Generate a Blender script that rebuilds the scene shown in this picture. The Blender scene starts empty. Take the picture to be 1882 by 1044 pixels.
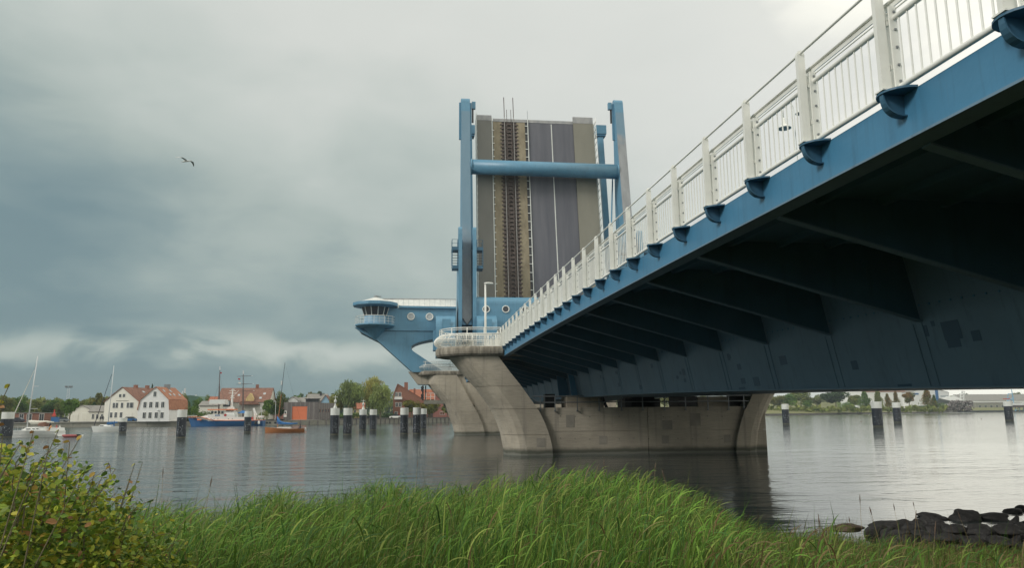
import bpy, bmesh, math, random
import numpy as np
from mathutils import Vector, Matrix
random.seed(7); RNG = np.random.default_rng(11)
scn = bpy.context.scene
col = scn.collection
WATER = 0.0
# ---------------------------------------------------------------- camera
IW, IH = 1882.0, 1044.0
FPX, YAW, PITCH, ROLL = 1382.22, .11809, .16974, -.00809
CAMZ = 3.1
FW = Vector((math.sin(YAW)*math.cos(PITCH), math.cos(YAW)*math.cos(PITCH), math.sin(PITCH)))
_rt = Vector((math.cos(YAW), -math.sin(YAW), 0)); _up = _rt.cross(FW)
CR = _rt*math.cos(ROLL) + _up*math.sin(ROLL)
CU = _up*math.cos(ROLL) - _rt*math.sin(ROLL)
cam_d = bpy.data.cameras.new('camera'); cam = bpy.data.objects.new('camera', cam_d); col.objects.link(cam)
cam_d.sensor_width = 36.0; cam_d.lens = 36.0*FPX/IW; cam_d.clip_start = 0.05; cam_d.clip_end = 6000
m = Matrix(((CR.x, CU.x, -FW.x, 0), (CR.y, CU.y, -FW.y, 0), (CR.z, CU.z, -FW.z, CAMZ), (0, 0, 0, 1)))
cam.matrix_world = m
scn.camera = cam
scn.view_settings.view_transform = 'Standard'; scn.view_settings.look = 'None'
scn.view_settings.gamma = 1; scn.view_settings.use_curve_mapping = False
scn.view_settings.exposure = 0.40
scn.cycles.max_bounces = 6; scn.cycles.caustics_reflective = False; scn.cycles.caustics_refractive = False

def lin(c):
    return tuple((v/255/12.92 if v/255 <= .04045 else ((v/255+.055)/1.055)**2.4) for v in c[:3]) + (1,)
def smooth(a, b, x):
    t = min(1, max(0, (x-a)/(b-a))); return t*t*(3-2*t)

# ---------------------------------------------------------------- world: overcast sky
SUN_EL, SUN_AZ = math.radians(31), math.radians(-112)      # azimuth clockwise from +Y
world = bpy.data.worlds.new('World'); scn.world = world; world.use_nodes = True
nt = world.node_tree; nt.nodes.clear()
def N(t, **k):
    n = nt.nodes.new(t)
    for a, b in k.items(): setattr(n, a, b)
    return n
def M(op, a, b=None, c=None, clamp=False):
    n = N('ShaderNodeMath', operation=op); n.use_clamp = clamp
    for i, v in enumerate((a, b, c)):
        if v is None: continue
        if isinstance(v, (int, float)): n.inputs[i].default_value = v
        else: nt.links.new(v, n.inputs[i])
    return n.outputs[0]
def MR(v, a, b, c=0, d=1):
    n = N('ShaderNodeMapRange', interpolation_type='SMOOTHSTEP'); nt.links.new(v, n.inputs[0])
    for i, q in enumerate((a, b, c, d)): n.inputs[i+1].default_value = q
    return n.outputs[0]
tc = N('ShaderNodeTexCoord'); sep = N('ShaderNodeSeparateXYZ'); nt.links.new(tc.outputs['Generated'], sep.inputs[0])
sx, sy, sz = sep.outputs
zp = M('ADD', M('MAXIMUM', sz, 0.0), 0.17)
cu, cv = M('DIVIDE', sx, zp), M('DIVIDE', sy, zp)
comb = N('ShaderNodeCombineXYZ'); nt.links.new(cu, comb.inputs[0]); nt.links.new(cv, comb.inputs[1])
def noise(scale, detail, dist, vec, rough=.5, off=(0, 0, 0), stretch=(1, 1, 1)):
    mp = N('ShaderNodeMapping'); mp.inputs['Location'].default_value = off; mp.inputs['Scale'].default_value = stretch
    nt.links.new(vec, mp.inputs[0])
    n = N('ShaderNodeTexNoise'); nt.links.new(mp.outputs[0], n.inputs['Vector'])
    n.inputs['Scale'].default_value = scale; n.inputs['Detail'].default_value = detail
    n.inputs['Distortion'].default_value = dist; n.inputs['Roughness'].default_value = rough
    return n.outputs[0]
n1 = noise(.55, 4, .25, comb.outputs[0], .48, (3.1, 1.7, 0), (.8, .8, 1))
n2 = noise(1.5, 6, .3, comb.outputs[0], .55, (0.4, 5.2, 0), (.65, 1.0, 1))
n3 = noise(6.5, 5, .35, tc.outputs['Generated'], .5, (2.3, .4, 1.1), (1, 1, 2.2))
nA = noise(3.2, 3.5, .2, tc.outputs['Generated'], .45, (.7, 1.2, .3), (1, 1, 1.7))
t = M('ADD', M('ADD', M('MULTIPLY', sx, .75), M('MULTIPLY_ADD', sz, 1.75, -.10)), M('MULTIPLY', M('SUBTRACT', n1, .5), .35))
t = M('ADD', t, M('ADD', M('MULTIPLY', MR(sx, .25, .62), .62), M('MULTIPLY', M('MAXIMUM', M('MULTIPLY', sy, -1.0), 0.0), .9)))
t = M('ADD', t, M('MULTIPLY', M('SUBTRACT', n3, .5), .50))
t = M('ADD', t, M('MULTIPLY', MR(sz, .26, .50), .20))
t = M('ADD', t, M('MULTIPLY', M('SUBTRACT', nA, .5), .55))
t = M('ADD', t, M('MULTIPLY', M('SUBTRACT', n2, .5), .22))
t = M('ADD', t, M('MULTIPLY', M('MULTIPLY', MR(sx, .34, .58), MR(sz, .40, .22)), M('MULTIPLY', MR(sy, .1, .4), .95)))
# ragged lighter band low over the horizon, under the dark shelf cloud
low = MR(M('ADD', sz, M('MULTIPLY', M('SUBTRACT', n3, .5), .10)), .118, .085, 0, 1)
low = M('MULTIPLY', low, MR(sx, .35, -.25, .15, 1.0))
low = M('MULTIPLY', low, MR(M('ADD', sz, M('MULTIPLY', M('SUBTRACT', n3, .5), .05)), .035, .085, .0, 1))
t = M('ADD', t, M('MULTIPLY', low, M('MULTIPLY', MR(n3, .36, .62, .15, 1.2), .46)))
ramp = N('ShaderNodeValToRGB'); nt.links.new(MR(t, -.5, 1.0) if False else M('MULTIPLY_ADD', t, 1/2.6, .5/2.6, clamp=True), ramp.inputs[0])
stops = [(-.45, (108, 130, 135)), (-.14, (116, 139, 144)), (.04, (140, 158, 158)), (.22, (169, 181, 176)), (.48, (191, 199, 193)), (.85, (213, 216, 210)), (1.25, (221, 223, 217)), (1.6, (227, 228, 221)), (2.05, (288, 284, 268))]
cr = ramp.color_ramp
while len(cr.elements) < len(stops): cr.elements.new(.5)
_g = 2**-scn.view_settings.exposure/.965          # stops are written as they should display
for e, (p, c) in zip(cr.elements, stops): e.position = (p+.5)/2.6; e.color = tuple(v*_g for v in lin(c)[:3])+(1,)
sky = N('ShaderNodeTexSky', sky_type='NISHITA'); sky.sun_disc = False
sky.sun_elevation = SUN_EL; sky.sun_rotation = SUN_AZ
bg1 = N('ShaderNodeBackground'); nt.links.new(sky.outputs[0], bg1.inputs[0]); bg1.inputs[1].default_value = 0.1
bg2 = N('ShaderNodeBackground'); nt.links.new(ramp.outputs[0], bg2.inputs[0]); bg2.inputs[1].default_value = 1.0
mx = N('ShaderNodeMixShader'); mx.inputs[0].default_value = .95
nt.links.new(bg1.outputs[0], mx.inputs[1]); nt.links.new(bg2.outputs[0], mx.inputs[2])
wo = N('ShaderNodeOutputWorld'); nt.links.new(mx.outputs[0], wo.inputs[0])
sd = bpy.data.lights.new('sun', 'SUN'); sd.energy = 1.5; sd.angle = math.radians(14); sd.color = (1, .96, .9)
sun = bpy.data.objects.new('sun', sd); col.objects.link(sun)
sdir = Vector((math.sin(SUN_AZ)*math.cos(SUN_EL), math.cos(SUN_AZ)*math.cos(SUN_EL), math.sin(SUN_EL)))
sun.rotation_euler = sdir.to_track_quat('Z', 'Y').to_euler()

# ---------------------------------------------------------------- materials
def mat(name, c, rough=.6, var=.12, scale=3.0, bump=0.0, bscale=None, metal=0.0, c2=None, stretch=(1, 1, 1), spec=.5, detail=6, attr=None, trans=0.0, world_co=False, grime=0.0):
    """painted / mineral surface: base colour broken up by noise, fine bump"""
    mt = bpy.data.materials.new(name); mt.use_nodes = True; t_ = mt.node_tree; t_.nodes.clear()
    L = t_.links.new
    out = t_.nodes.new('ShaderNodeOutputMaterial'); p = t_.nodes.new('ShaderNodeBsdfPrincipled')
    p.inputs['Roughness'].default_value = rough; p.inputs['Metallic'].default_value = metal
    p.inputs['Specular IOR Level'].default_value = spec
    if world_co:
        g = t_.nodes.new('ShaderNodeNewGeometry'); src = g.outputs['Position']
    else:
        g = t_.nodes.new('ShaderNodeTexCoord'); src = g.outputs['Object']
    mp = t_.nodes.new('ShaderNodeMapping'); mp.inputs['Scale'].default_value = stretch; L(src, mp.inputs[0])
    nz = t_.nodes.new('ShaderNodeTexNoise'); nz.inputs['Scale'].default_value = scale; nz.inputs['Detail'].default_value = detail
    nz.inputs['Roughness'].default_value = .62
    L(mp.outputs[0], nz.inputs['Vector'])
    rp = t_.nodes.new('ShaderNodeValToRGB')
    a = tuple(max(0, v*(1-var)) for v in c[:3]); b = tuple(min(1, v*(1+var)) for v in c[:3]) if c2 is None else c2[:3]
    rp.color_ramp.elements[0].position = .3; rp.color_ramp.elements[0].color = a+(1,)
    rp.color_ramp.elements[1].position = .72; rp.color_ramp.elements[1].color = tuple(b)+(1,)
    L(nz.outputs[0], rp.inputs[0]); base = rp.outputs[0]
    if grime:                                       # rain streaks and dull patches in the paint
        def nn(sc, st, d):
            m2 = t_.nodes.new('ShaderNodeMapping'); m2.inputs['Scale'].default_value = st
            g2 = t_.nodes.new('ShaderNodeNewGeometry'); L(g2.outputs['Position'], m2.inputs[0])
            q = t_.nodes.new('ShaderNodeTexNoise'); q.inputs['Scale'].default_value = sc; q.inputs['Detail'].default_value = d; q.inputs['Roughness'].default_value = .65; L(m2.outputs[0], q.inputs['Vector']); return q.outputs[0]
        for sc, st, d, lo, hi, cc, k in ((1.0, (5, 5, .35), 5, .54, .74, tuple(v*.45+.012 for v in c[:3])+(1,), grime), (.45, (1, 1, 1), 6, .50, .70, tuple(v*.8+.055 for v in c[:3])+(1,), grime*.8), (1.0, (3, 3, .22), 4, .66, .76, (.12, .065, .035, 1), grime*.55)):
            mr_ = t_.nodes.new('ShaderNodeMapRange'); L(nn(sc, st, d), mr_.inputs[0]); mr_.inputs[1].default_value = lo; mr_.inputs[2].default_value = hi; mr_.inputs[3].default_value = 0; mr_.inputs[4].default_value = k
            mm = t_.nodes.new('ShaderNodeMix'); mm.data_type = 'RGBA'; L(mr_.outputs[0], mm.inputs[0]); L(base, mm.inputs[6]); mm.inputs[7].default_value = cc; base = mm.outputs[2]
    if attr:
        at_ = t_.nodes.new('ShaderNodeAttribute'); at_.attribute_name = attr
        mm = t_.nodes.new('ShaderNodeMix'); mm.data_type = 'RGBA'; mm.blend_type = 'MULTIPLY'; mm.inputs[0].default_value = 1
        L(at_.outputs[0], mm.inputs[6]); L(base, mm.inputs[7]); base = mm.outputs[2]
    L(base, p.inputs['Base Color'])
    if bump:
        n2_ = t_.nodes.new('ShaderNodeTexNoise'); n2_.inputs['Scale'].default_value = bscale or scale*6; n2_.inputs['Detail'].default_value = 5
        L(mp.outputs[0], n2_.inputs['Vector'])
        bp = t_.nodes.new('ShaderNodeBump'); bp.inputs['Strength'].default_value = bump; bp.inputs['Distance'].default_value = .05
        L(n2_.outputs[0], bp.inputs['Height']); L(bp.outputs[0], p.inputs['Normal'])
    if trans:
        tr = t_.nodes.new('ShaderNodeBsdfTranslucent'); L(base, tr.inputs[0])
        ms = t_.nodes.new('ShaderNodeMixShader'); ms.inputs[0].default_value = trans
        L(p.outputs[0], ms.inputs[1]); L(tr.outputs[0], ms.inputs[2]); L(ms.outputs[0], out.inputs[0])
    else: L(p.outputs[0], out.inputs[0])
    return mt

MT = {}
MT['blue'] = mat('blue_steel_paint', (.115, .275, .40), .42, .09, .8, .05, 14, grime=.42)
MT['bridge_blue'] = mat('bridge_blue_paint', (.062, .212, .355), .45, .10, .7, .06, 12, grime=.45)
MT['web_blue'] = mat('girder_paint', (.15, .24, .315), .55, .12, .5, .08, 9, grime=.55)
MT['under'] = mat('shaded_soffit_blue', (.052, .138, .20), .55, .15, .8, .06, 12, grime=.4)  # shade under the deck is put into this darker blue
MT['dark_blue'] = mat('dark_blue_paint_and_shade', (.042, .125, .20), .5, .12, 1.2, .05, 12, grime=.4)  # access platforms' own colour; on the post brackets it holds painted shade
MT['patch_blue'] = mat('touch_up_paint', (.05, .11, .17), .5, .06, 1)
MT['white'] = mat('white_rail_paint', (.78, .78, .72), .4, .05, 2.5, .04, 20, c2=(.84, .84, .79), grime=.22)
MT['white_wall'] = mat('white_render', (.74, .74, .72), .8, .05, .9)
MT['cream'] = mat('cream_render', (.70, .68, .60), .8, .05, .9)
MT['dirty'] = mat('weathered_grey_paint', (.30, .31, .32), .7, .22, 1.1, .15, 12, c2=(.42, .41, .40), stretch=(1, 1, .35))
MT['grey_metal'] = mat('galvanised_steel', (.22, .24, .25), .45, .15, 4, metal=.5)
MT['dark_metal'] = mat('dark_steel', (.035, .037, .042), .5, .2, 3)
MT['rail_steel'] = mat('rail_steel', (.30, .29, .28), .35, .15, 3, metal=.6)
MT['rust'] = mat('rusty_sleeper_steel', (.10, .078, .072), .8, .3, 3, .2, c2=(.16, .125, .11))
MT['asphalt'] = mat('asphalt', (.115, .118, .140), .85, .16, .35, .1, 30, c2=(.15, .15, .17), stretch=(2.5, 1, .12))
MT['walkway'] = mat('grey_walkway_coating', (.205, .20, .18), .8, .10, .4, .1, 20, stretch=(1, 1, .4))
MT['walkway2'] = mat('beige_walkway_coating', (.225, .215, .175), .8, .10, .4, .1, 20, stretch=(1, 1, .4))
MT['ballast'] = mat('stained_track_bed', (.24, .20, .135), .9, .22, .5, .15, 12, c2=(.34, .29, .20), stretch=(2, 1, .8))
MT['concrete'] = None
MT['timber2'] = mat('weathered_timber_light', (.19, .17, .16), .9, .3, 2.5, .2, c2=(.27, .25, .24), stretch=(6, 6, .5))
MT['patchc'] = mat('repaired_concrete', (.28, .26, .22), .9, .12, 1.5, c2=(.34, .31, .26))
MT['red_roof'] = mat('red_clay_tiles', (.28, .085, .045), .8, .22, 1.2, .3, 8, c2=(.40, .15, .08))
MT['brown_roof'] = mat('brown_clay_tiles', (.19, .09, .06), .8, .22, 1.2, .3, 8, c2=(.27, .14, .10))
MT['orange_roof'] = mat('orange_clay_tiles', (.33, .13, .07), .8, .2, 1.2, .3, 8, c2=(.45, .21, .12))
MT['grey_roof'] = mat('grey_fibre_roof', (.23, .22, .20), .8, .15, .8)
MT['brick'] = mat('red_brick', (.22, .09, .06), .85, .25, 4, .2, c2=(.32, .15, .10))
MT['pink'] = mat('pink_render', (.46, .20, .17), .85, .1, 1)
MT['yellow'] = mat('yellow_render', (.55, .42, .20), .85, .08, 1)
MT['pale_blue'] = mat('pale_blue_boards', (.30, .48, .62), .8, .06, 1)
MT['glass'] = mat('dark_window_glass', (.03, .035, .045), .08, .2, 1, spec=.8)
MT['grey_glass'] = mat('sky_bright_glass', (.42, .45, .46), .1, .1, 1, spec=.9)  # pale base colour stands in for bright sky in the panes
MT['timber'] = mat('weathered_timber', (.12, .105, .10), .9, .3, 2.5, .2, c2=(.21, .19, .185), stretch=(6, 6, .5))
MT['orange'] = mat('orange_door_paint', (.62, .17, .075), .6, .06, 1)
MT['orange_flat'] = mat('orange_ship_paint', (.80, .26, .12), .5, .05, 1)
MT['pile'] = mat('black_pile_coating', (.020, .025, .035), .45, .3, 1.3, .1)
MT['pile_white'] = mat('pile_white_paint', (.62, .64, .60), .6, .1, 1.5, c2=(.74, .75, .71), stretch=(1, 1, .3))
MT['scuff'] = mat('worn_white_scuffs', (.28, .30, .32), .8, .3, 6)
MT['algae'] = mat('algae_band', (.10, .10, .075), .8, .3, 5)
MT['quay'] = mat('quay_concrete', (.25, .24, .20), .85, .18, 1.2)
MT['ship_blue'] = mat('ship_blue_paint', (.025, .115, .29), .35, .06, 1)
MT['gelcoat'] = mat('white_gelcoat', (.74, .75, .72), .25, .04, 1)
MT['wood'] = mat('varnished_wood', (.34, .125, .04), .35, .2, 3, c2=(.46, .19, .075), stretch=(.4, 3, 6))
MT['cover_blue'] = mat('blue_sail_cover', (.04, .17, .42), .7, .12, 4)
MT['cover_white'] = mat('white_sail_cover', (.66, .64, .56), .8, .12, 5)
MT['red'] = mat('red_paint', (.52, .05, .04), .5, .1, 2)
MT['dinghy_red'] = mat('faded_red_rubber', (.30, .07, .07), .7, .15, 4)
MT['black'] = mat('black_rubber', (.02, .02, .022), .6, .2, 3)
MT['mast'] = mat('mast_aluminium', (.60, .62, .62), .4, .05, 2)
MT['mast_brown'] = mat('dark_wooden_mast', (.10, .075, .07), .6, .2, 2)
MT['bark'] = mat('bark', (.16, .14, .085), .9, .3, 3, .4)
MT['skin'] = mat('skin', (.50, .32, .24), .6, .05, 4)
MT['cloth_dark'] = mat('dark_clothing', (.035, .035, .05), .9, .2, 5)
MT['cloth_red'] = mat('red_jacket', (.42, .05, .05), .9, .1, 5)
MT['cloth_orange'] = mat('orange_jacket', (.62, .28, .08), .9, .1, 5)
MT['cloth_white'] = mat('white_shirt', (.62, .62, .6), .9, .1, 5)
MT['feather'] = mat('grey_white_plumage', (.62, .63, .60), .9, .15, 12)
MT['steel_blue_far'] = mat('light_blue_crane_paint', (.20, .42, .60), .6, .08, 2)
MT['grassland'] = mat('rough_meadow', (.135, .15, .045), .95, .3, .08, .3, 2, c2=(.21, .20, .075), world_co=True)
MT['rock'] = mat('dark_wet_boulder', (.035, .034, .036), .7, .35, 5, .9, 16, c2=(.065, .062, .058))
MT['rock_brown'] = mat('brown_boulder', (.13, .085, .06), .7, .3, 2.2, .6, 9, c2=(.20, .14, .10))
MT['soil'] = mat('bank_soil', (.045, .045, .022), .95, .4, .8, .5, 6, c2=(.09, .085, .04), world_co=True)
MT['pavement'] = mat('quay_paving', (.28, .27, .24), .9, .15, .3, world_co=True)
MT['reed'] = mat('reed_blade', (1, 1, 1), .6, .10, 3, attr='tint', trans=.34, spec=.18)
MT['leaf'] = mat('bush_leaf', (1, 1, 1), .5, .10, 6, attr='tint', trans=.3, spec=.3)
MT['crown'] = mat('tree_foliage', (1, 1, 1), .75, .15, .5, attr='tint', trans=.22, spec=.2)

def concrete():
    mt = bpy.data.materials.new('board_marked_concrete'); mt.use_nodes = True; t_ = mt.node_tree; t_.nodes.clear(); L = t_.links.new
    out = t_.nodes.new('ShaderNodeOutputMaterial'); p = t_.nodes.new('ShaderNodeBsdfPrincipled'); p.inputs['Roughness'].default_value = .85
    g = t_.nodes.new('ShaderNodeNewGeometry')
    def nz(sc, st, d=6, r=.6):
        mp = t_.nodes.new('ShaderNodeMapping'); mp.inputs['Scale'].default_value = st; L(g.outputs['Position'], mp.inputs[0])
        n = t_.nodes.new('ShaderNodeTexNoise'); n.inputs['Scale'].default_value = sc; n.inputs['Detail'].default_value = d; n.inputs['Roughness'].default_value = r
        L(mp.outputs[0], n.inputs['Vector']); return n.outputs[0]
    def mixc(f, a, b, typ='MIX'):
        m_ = t_.nodes.new('ShaderNodeMix'); m_.data_type = 'RGBA'; m_.blend_type = typ
        if isinstance(f, float): m_.inputs[0].default_value = f
        else: L(f, m_.inputs[0])
        for i, q in ((6, a), (7, b)):
            if isinstance(q, tuple): m_.inputs[i].default_value = q
            else: L(q, m_.inputs[i])
        return m_.outputs[2]
    def rmp(v, a, b, lo=0., hi=1.):
        n = t_.nodes.new('ShaderNodeMapRange'); L(v, n.inputs[0]); n.interpolation_type = 'SMOOTHSTEP'
        for i, q in enumerate((a, b, lo, hi)): n.inputs[i+1].default_value = q
        return n.outputs[0]
    blotch = nz(.35, (1, 1, 1), 5)
    base = mixc(rmp(blotch, .32, .7), (.38, .335, .265, 1), (.50, .445, .355, 1))
    streak = nz(1.0, (2.6, 2.6, .12), 5)                       # run-off streaks
    base = mixc(rmp(streak, .52, .74, 0, .6), base, (.20, .185, .165, 1))
    grain = nz(1.0, (1.2, 1.2, 14), 3)                         # board marks
    base = mixc(rmp(grain, .40, .75, 0, .45), base, (.25, .23, .20, 1))
    fine = nz(22, (1, 1, 1), 3)
    base = mixc(rmp(fine, .55, .8, 0, .35), base, (.22, .205, .18, 1))
    sp = t_.nodes.new('ShaderNodeSeparateXYZ'); L(g.outputs['Position'], sp.inputs[0])
    w = t_.nodes.new('ShaderNodeMath'); w.operation = 'MULTIPLY_ADD'; L(nz(.8, (1, 1, 1)), w.inputs[0]); w.inputs[1].default_value = .35; L(sp.outputs[2], w.inputs[2])
    base = mixc(rmp(w.outputs[0], .80, .42, 0, .9), base, (.060, .068, .050, 1))   # tide line
    base = mixc(rmp(w.outputs[0], .36, .26, 0, .6), base, (.22, .22, .19, 1))
    L(base, p.inputs['Base Color'])
    bp = t_.nodes.new('ShaderNodeBump'); bp.inputs['Strength'].default_value = .25; bp.inputs['Distance'].default_value = .03
    L(grain, bp.inputs['Height']); L(bp.outputs[0], p.inputs['Normal']); L(p.outputs[0], out.inputs[0])
    return mt
MT['concrete'] = concrete()
MT['lip'] = mat('stained_platform_concrete', (.15, .13, .10), .9, .4, 1.3, .3, 12, c2=(.42, .38, .31), stretch=(1.6, 1.6, .5), world_co=True)

def water_mat():
    mt = bpy.data.materials.new('river_water'); mt.use_nodes = True; t_ = mt.node_tree; t_.nodes.clear(); L = t_.links.new
    out = t_.nodes.new('ShaderNodeOutputMaterial'); p = t_.nodes.new('ShaderNodeBsdfPrincipled')
    p.inputs['Base Color'].default_value = (.036, .050, .050, 1); p.inputs['Roughness'].default_value = .09; p.inputs['IOR'].default_value = 1.48
    g = t_.nodes.new('ShaderNodeNewGeometry')
    def nz(sc, st, d, r=.5, dist=0):
        mp = t_.nodes.new('ShaderNodeMapping'); mp.inputs['Scale'].default_value = st; mp.inputs['Rotation'].default_value = (0, 0, -.12); L(g.outputs['Position'], mp.inputs[0])
        n = t_.nodes.new('ShaderNodeTexNoise'); n.inputs['Scale'].default_value = sc; n.inputs['Detail'].default_value = d; n.inputs['Roughness'].default_value = r
        n.inputs['Distortion'].default_value = dist
        L(mp.outputs[0], n.inputs['Vector']); return n.outputs[0]
    def add(a, b, fa, fb):
        q = t_.nodes.new('ShaderNodeMath'); q.operation = 'MULTIPLY'; L(a, q.inputs[0]); q.inputs[1].default_value = fa
        w = t_.nodes.new('ShaderNodeMath'); w.operation = 'MULTIPLY_ADD'; L(b, w.inputs[0]); w.inputs[1].default_value = fb; L(q.outputs[0], w.inputs[2]); return w.outputs[0]
    h = add(nz(.42, (.55, 1.25, 1), 3, .5, .4), nz(2.0, (.6, 1.3, 1), 4, .55), 1.0, .22)
    # gust patches: rougher ripples in places
    gust = nz(.02, (.5, 1.6, 1), 2)
    mr = t_.nodes.new('ShaderNodeMapRange'); L(gust, mr.inputs[0]); mr.inputs[1].default_value = .42; mr.inputs[2].default_value = .58; mr.inputs[3].default_value = .35; mr.inputs[4].default_value = 1.0
    bp = t_.nodes.new('ShaderNodeBump'); L(mr.outputs[0], bp.inputs['Strength'])
    sp = t_.nodes.new('ShaderNodeSeparateXYZ'); L(g.outputs['Position'], sp.inputs[0])          # wind-ruffled to the left, calm in the lee at the right
    wr = t_.nodes.new('ShaderNodeMapRange'); wr.interpolation_type = 'SMOOTHSTEP'; L(sp.outputs[0], wr.inputs[0]); wr.inputs[1].default_value = -25; wr.inputs[2].default_value = 14; wr.inputs[3].default_value = .30; wr.inputs[4].default_value = .09
    L(wr.outputs[0], bp.inputs['Distance'])
    L(h, bp.inputs['Height']); L(bp.outputs[0], p.inputs['Normal']); L(p.outputs[0], out.inputs[0])
    return mt
MT['water'] = water_mat()

# thin river air: one closed box of even haze round camera and scene
def haze_box():
    mt = bpy.data.materials.new('river_haze'); mt.use_nodes = True; t_ = mt.node_tree; t_.nodes.clear()
    out = t_.nodes.new('ShaderNodeOutputMaterial'); v = t_.nodes.new('ShaderNodeVolumePrincipled')
    v.inputs['Color'].default_value = (.66, .78, .84, 1); v.inputs['Density'].default_value = .00022; v.inputs['Anisotropy'].default_value = .2
    t_.links.new(v.outputs[0], out.inputs['Volume'])
    bm = bmesh.new(); bmesh.ops.create_cube(bm, size=1); me = bpy.data.meshes.new('haze'); bm.to_mesh(me); bm.free(); me.materials.append(mt)
    o = bpy.data.objects.new('haze', me); col.objects.link(o); o.scale = (3300, 1900, 75); o.location = (0, 670, 33.5); o['kind'] = 'stuff'; o['label'] = 'thin even haze over the river and town'
    return o
HAZE = True
# ---------------------------------------------------------------- helpers
def at(px, py, Y):
    """world point on the vertical plane at distance Y along the bridge"""
    d = FW*FPX + CR*(px-IW/2) - CU*(py-IH/2); k = Y/d.y
    return Vector((d.x*k, Y, d.z*k + CAMZ))
def atz(px, py, z=0.0):
    d = FW*FPX + CR*(px-IW/2) - CU*(py-IH/2); k = (z-CAMZ)/d.z
    return Vector((d.x*k, d.y*k, z))
def onplane(px, py, Y0, z0, k):
    d = FW*FPX + CR*(px-IW/2) - CU*(py-IH/2); s = (Y0 + k*(CAMZ-z0))/(d.y-k*d.z)
    return Vector((d.x*s, d.y*s, d.z*s + CAMZ))
def wloc(o):
    v = Vector((0, 0, 0))
    while o: v = v + o.location; o = o.parent
    return v
def tag(o, label=None, cat=None, group=None, kind=None):
    if label: o['label'] = label
    if cat: o['category'] = cat
    if group: o['group'] = group
    if kind: o['kind'] = kind
    return o
def thing(name, label, cat, loc=(0, 0, 0), group=None):
    o = bpy.data.objects.new(name, None); o.empty_display_size = .3; col.objects.link(o); o.location = loc
    return tag(o, label, cat, group)
class MB:
    def __init__(s): s.v = []; s.f = []
    def face(s, pts):
        i = len(s.v); s.v += [tuple(p) for p in pts]; s.f.append(tuple(range(i, i+len(pts)))); return s
    def box(s, a, b):
        (x0, y0, z0), (x1, y1, z1) = a, b
        if x0 > x1: x0, x1 = x1, x0
        if y0 > y1: y0, y1 = y1, y0
        if z0 > z1: z0, z1 = z1, z0
        return s.hexa([(x0, y0, z0), (x1, y0, z0), (x1, y1, z0), (x0, y1, z0)], [(x0, y0, z1), (x1, y0, z1), (x1, y1, z1), (x0, y1, z1)])
    def hexa(s, lo, hi):
        i = len(s.v); n = len(lo); s.v += [tuple(p) for p in lo] + [tuple(p) for p in hi]
        s.f.append(tuple(i+k for k in reversed(range(n)))); s.f.append(tuple(i+n+k for k in range(n)))
        for k in range(n): s.f.append((i+k, i+(k+1) % n, i+n+(k+1) % n, i+n+k))
        return s
    def prism_y(s, poly, y0, y1):        # poly: (x,z) extruded along Y
        return s.hexa([(x, y1, z) for x, z in poly], [(x, y0, z) for x, z in poly])
    def prism_x(s, poly, x0, x1):        # poly: (y,z)
        return s.hexa([(x0, y, z) for y, z in poly], [(x1, y, z) for y, z in poly])
    def prism_z(s, poly, z0, z1):
        return s.hexa([(x, y, z0) for x, y in poly], [(x, y, z1) for x, y in poly])
    def loft(s, rings, cap=True, close=True):
        i = len(s.v); n = len(rings[0])
        for r in rings: s.v += [tuple(p) for p in r]
        for a in range(len(rings)-1):
            for k in range(n if close else n-1):
                k2 = (k+1) % n
                s.f.append((i+a*n+k, i+a*n+k2, i+(a+1)*n+k2, i+(a+1)*n+k))
        if cap: s.f.append(tuple(i+k for k in reversed(range(n)))); s.f.append(tuple(i+(len(rings)-1)*n+k for k in range(n)))
        return s
    def tube(s, path, r, n=6, cap=True):
        path = [Vector(p) for p in path]; rr = r if isinstance(r, (list, tuple)) else [r]*len(path); rings = []
        ref = None
        for i, p in enumerate(path):
            d = (path[min(i+1, len(path)-1)] - path[max(i-1, 0)]).normalized()
            if ref is None: ref = Vector((0, 0, 1)) if abs(d.z) < .9 else Vector((1, 0, 0))
            u = (ref - d*ref.dot(d)).normalized(); w = d.cross(u); ref = u
            rings.append([p + (u*math.cos(a)+w*math.sin(a))*rr[i] for a in (2*math.pi*k/n for k in range(n))])
        return s.loft(rings, cap)
    def lathe(s, prof, c, n=16, a0=0.0, sx=1.0, sy=1.0):  # prof (r,z) about vertical axis at c
        rings = [[(c[0]+r*sx*math.cos(a0+2*math.pi*k/n), c[1]+r*sy*math.sin(a0+2*math.pi*k/n), c[2]+z) for k in range(n)] for r, z in prof]
        return s.loft(rings)
    def build(s, name, m_, parent=None, smooth_=False, label=None, at0=None):
        me = bpy.data.meshes.new(name); o = bpy.data.objects.new(name, me); col.objects.link(o)
        if parent: o.parent = parent; off = wloc(parent)
        elif at0 is not None: o.location = at0; off = Vector(at0)
        else: off = Vector((0, 0, 0))
        me.from_pydata([(x-off.x, y-off.y, z-off.z) for x, y, z in s.v], [], s.f)
        bm = bmesh.new(); bm.from_mesh(me); bmesh.ops.recalc_face_normals(bm, faces=bm.faces); bm.to_mesh(me); bm.free()
        me.materials.append(MT[m_] if isinstance(m_, str) else m_)
        if smooth_: me.shade_smooth()
        if label: o['label'] = label
        return o
def inst(src, name, parent, loc, rot=None, scale=None, label=None):
    """a part that shares its mesh with an alike part"""
    o = bpy.data.objects.new(name, src.data if hasattr(src, 'data') else src); col.objects.link(o)
    if parent: o.parent = parent; o.location = Vector(loc) - wloc(parent)
    else: o.location = loc
    if rot: o.rotation_euler = rot
    if scale: o.scale = scale
    if label: o['label'] = label
    return o
def mesh_of(mb, name, m_):
    o = mb.build(name, m_); me = o.data; bpy.data.objects.remove(o); return me
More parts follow.
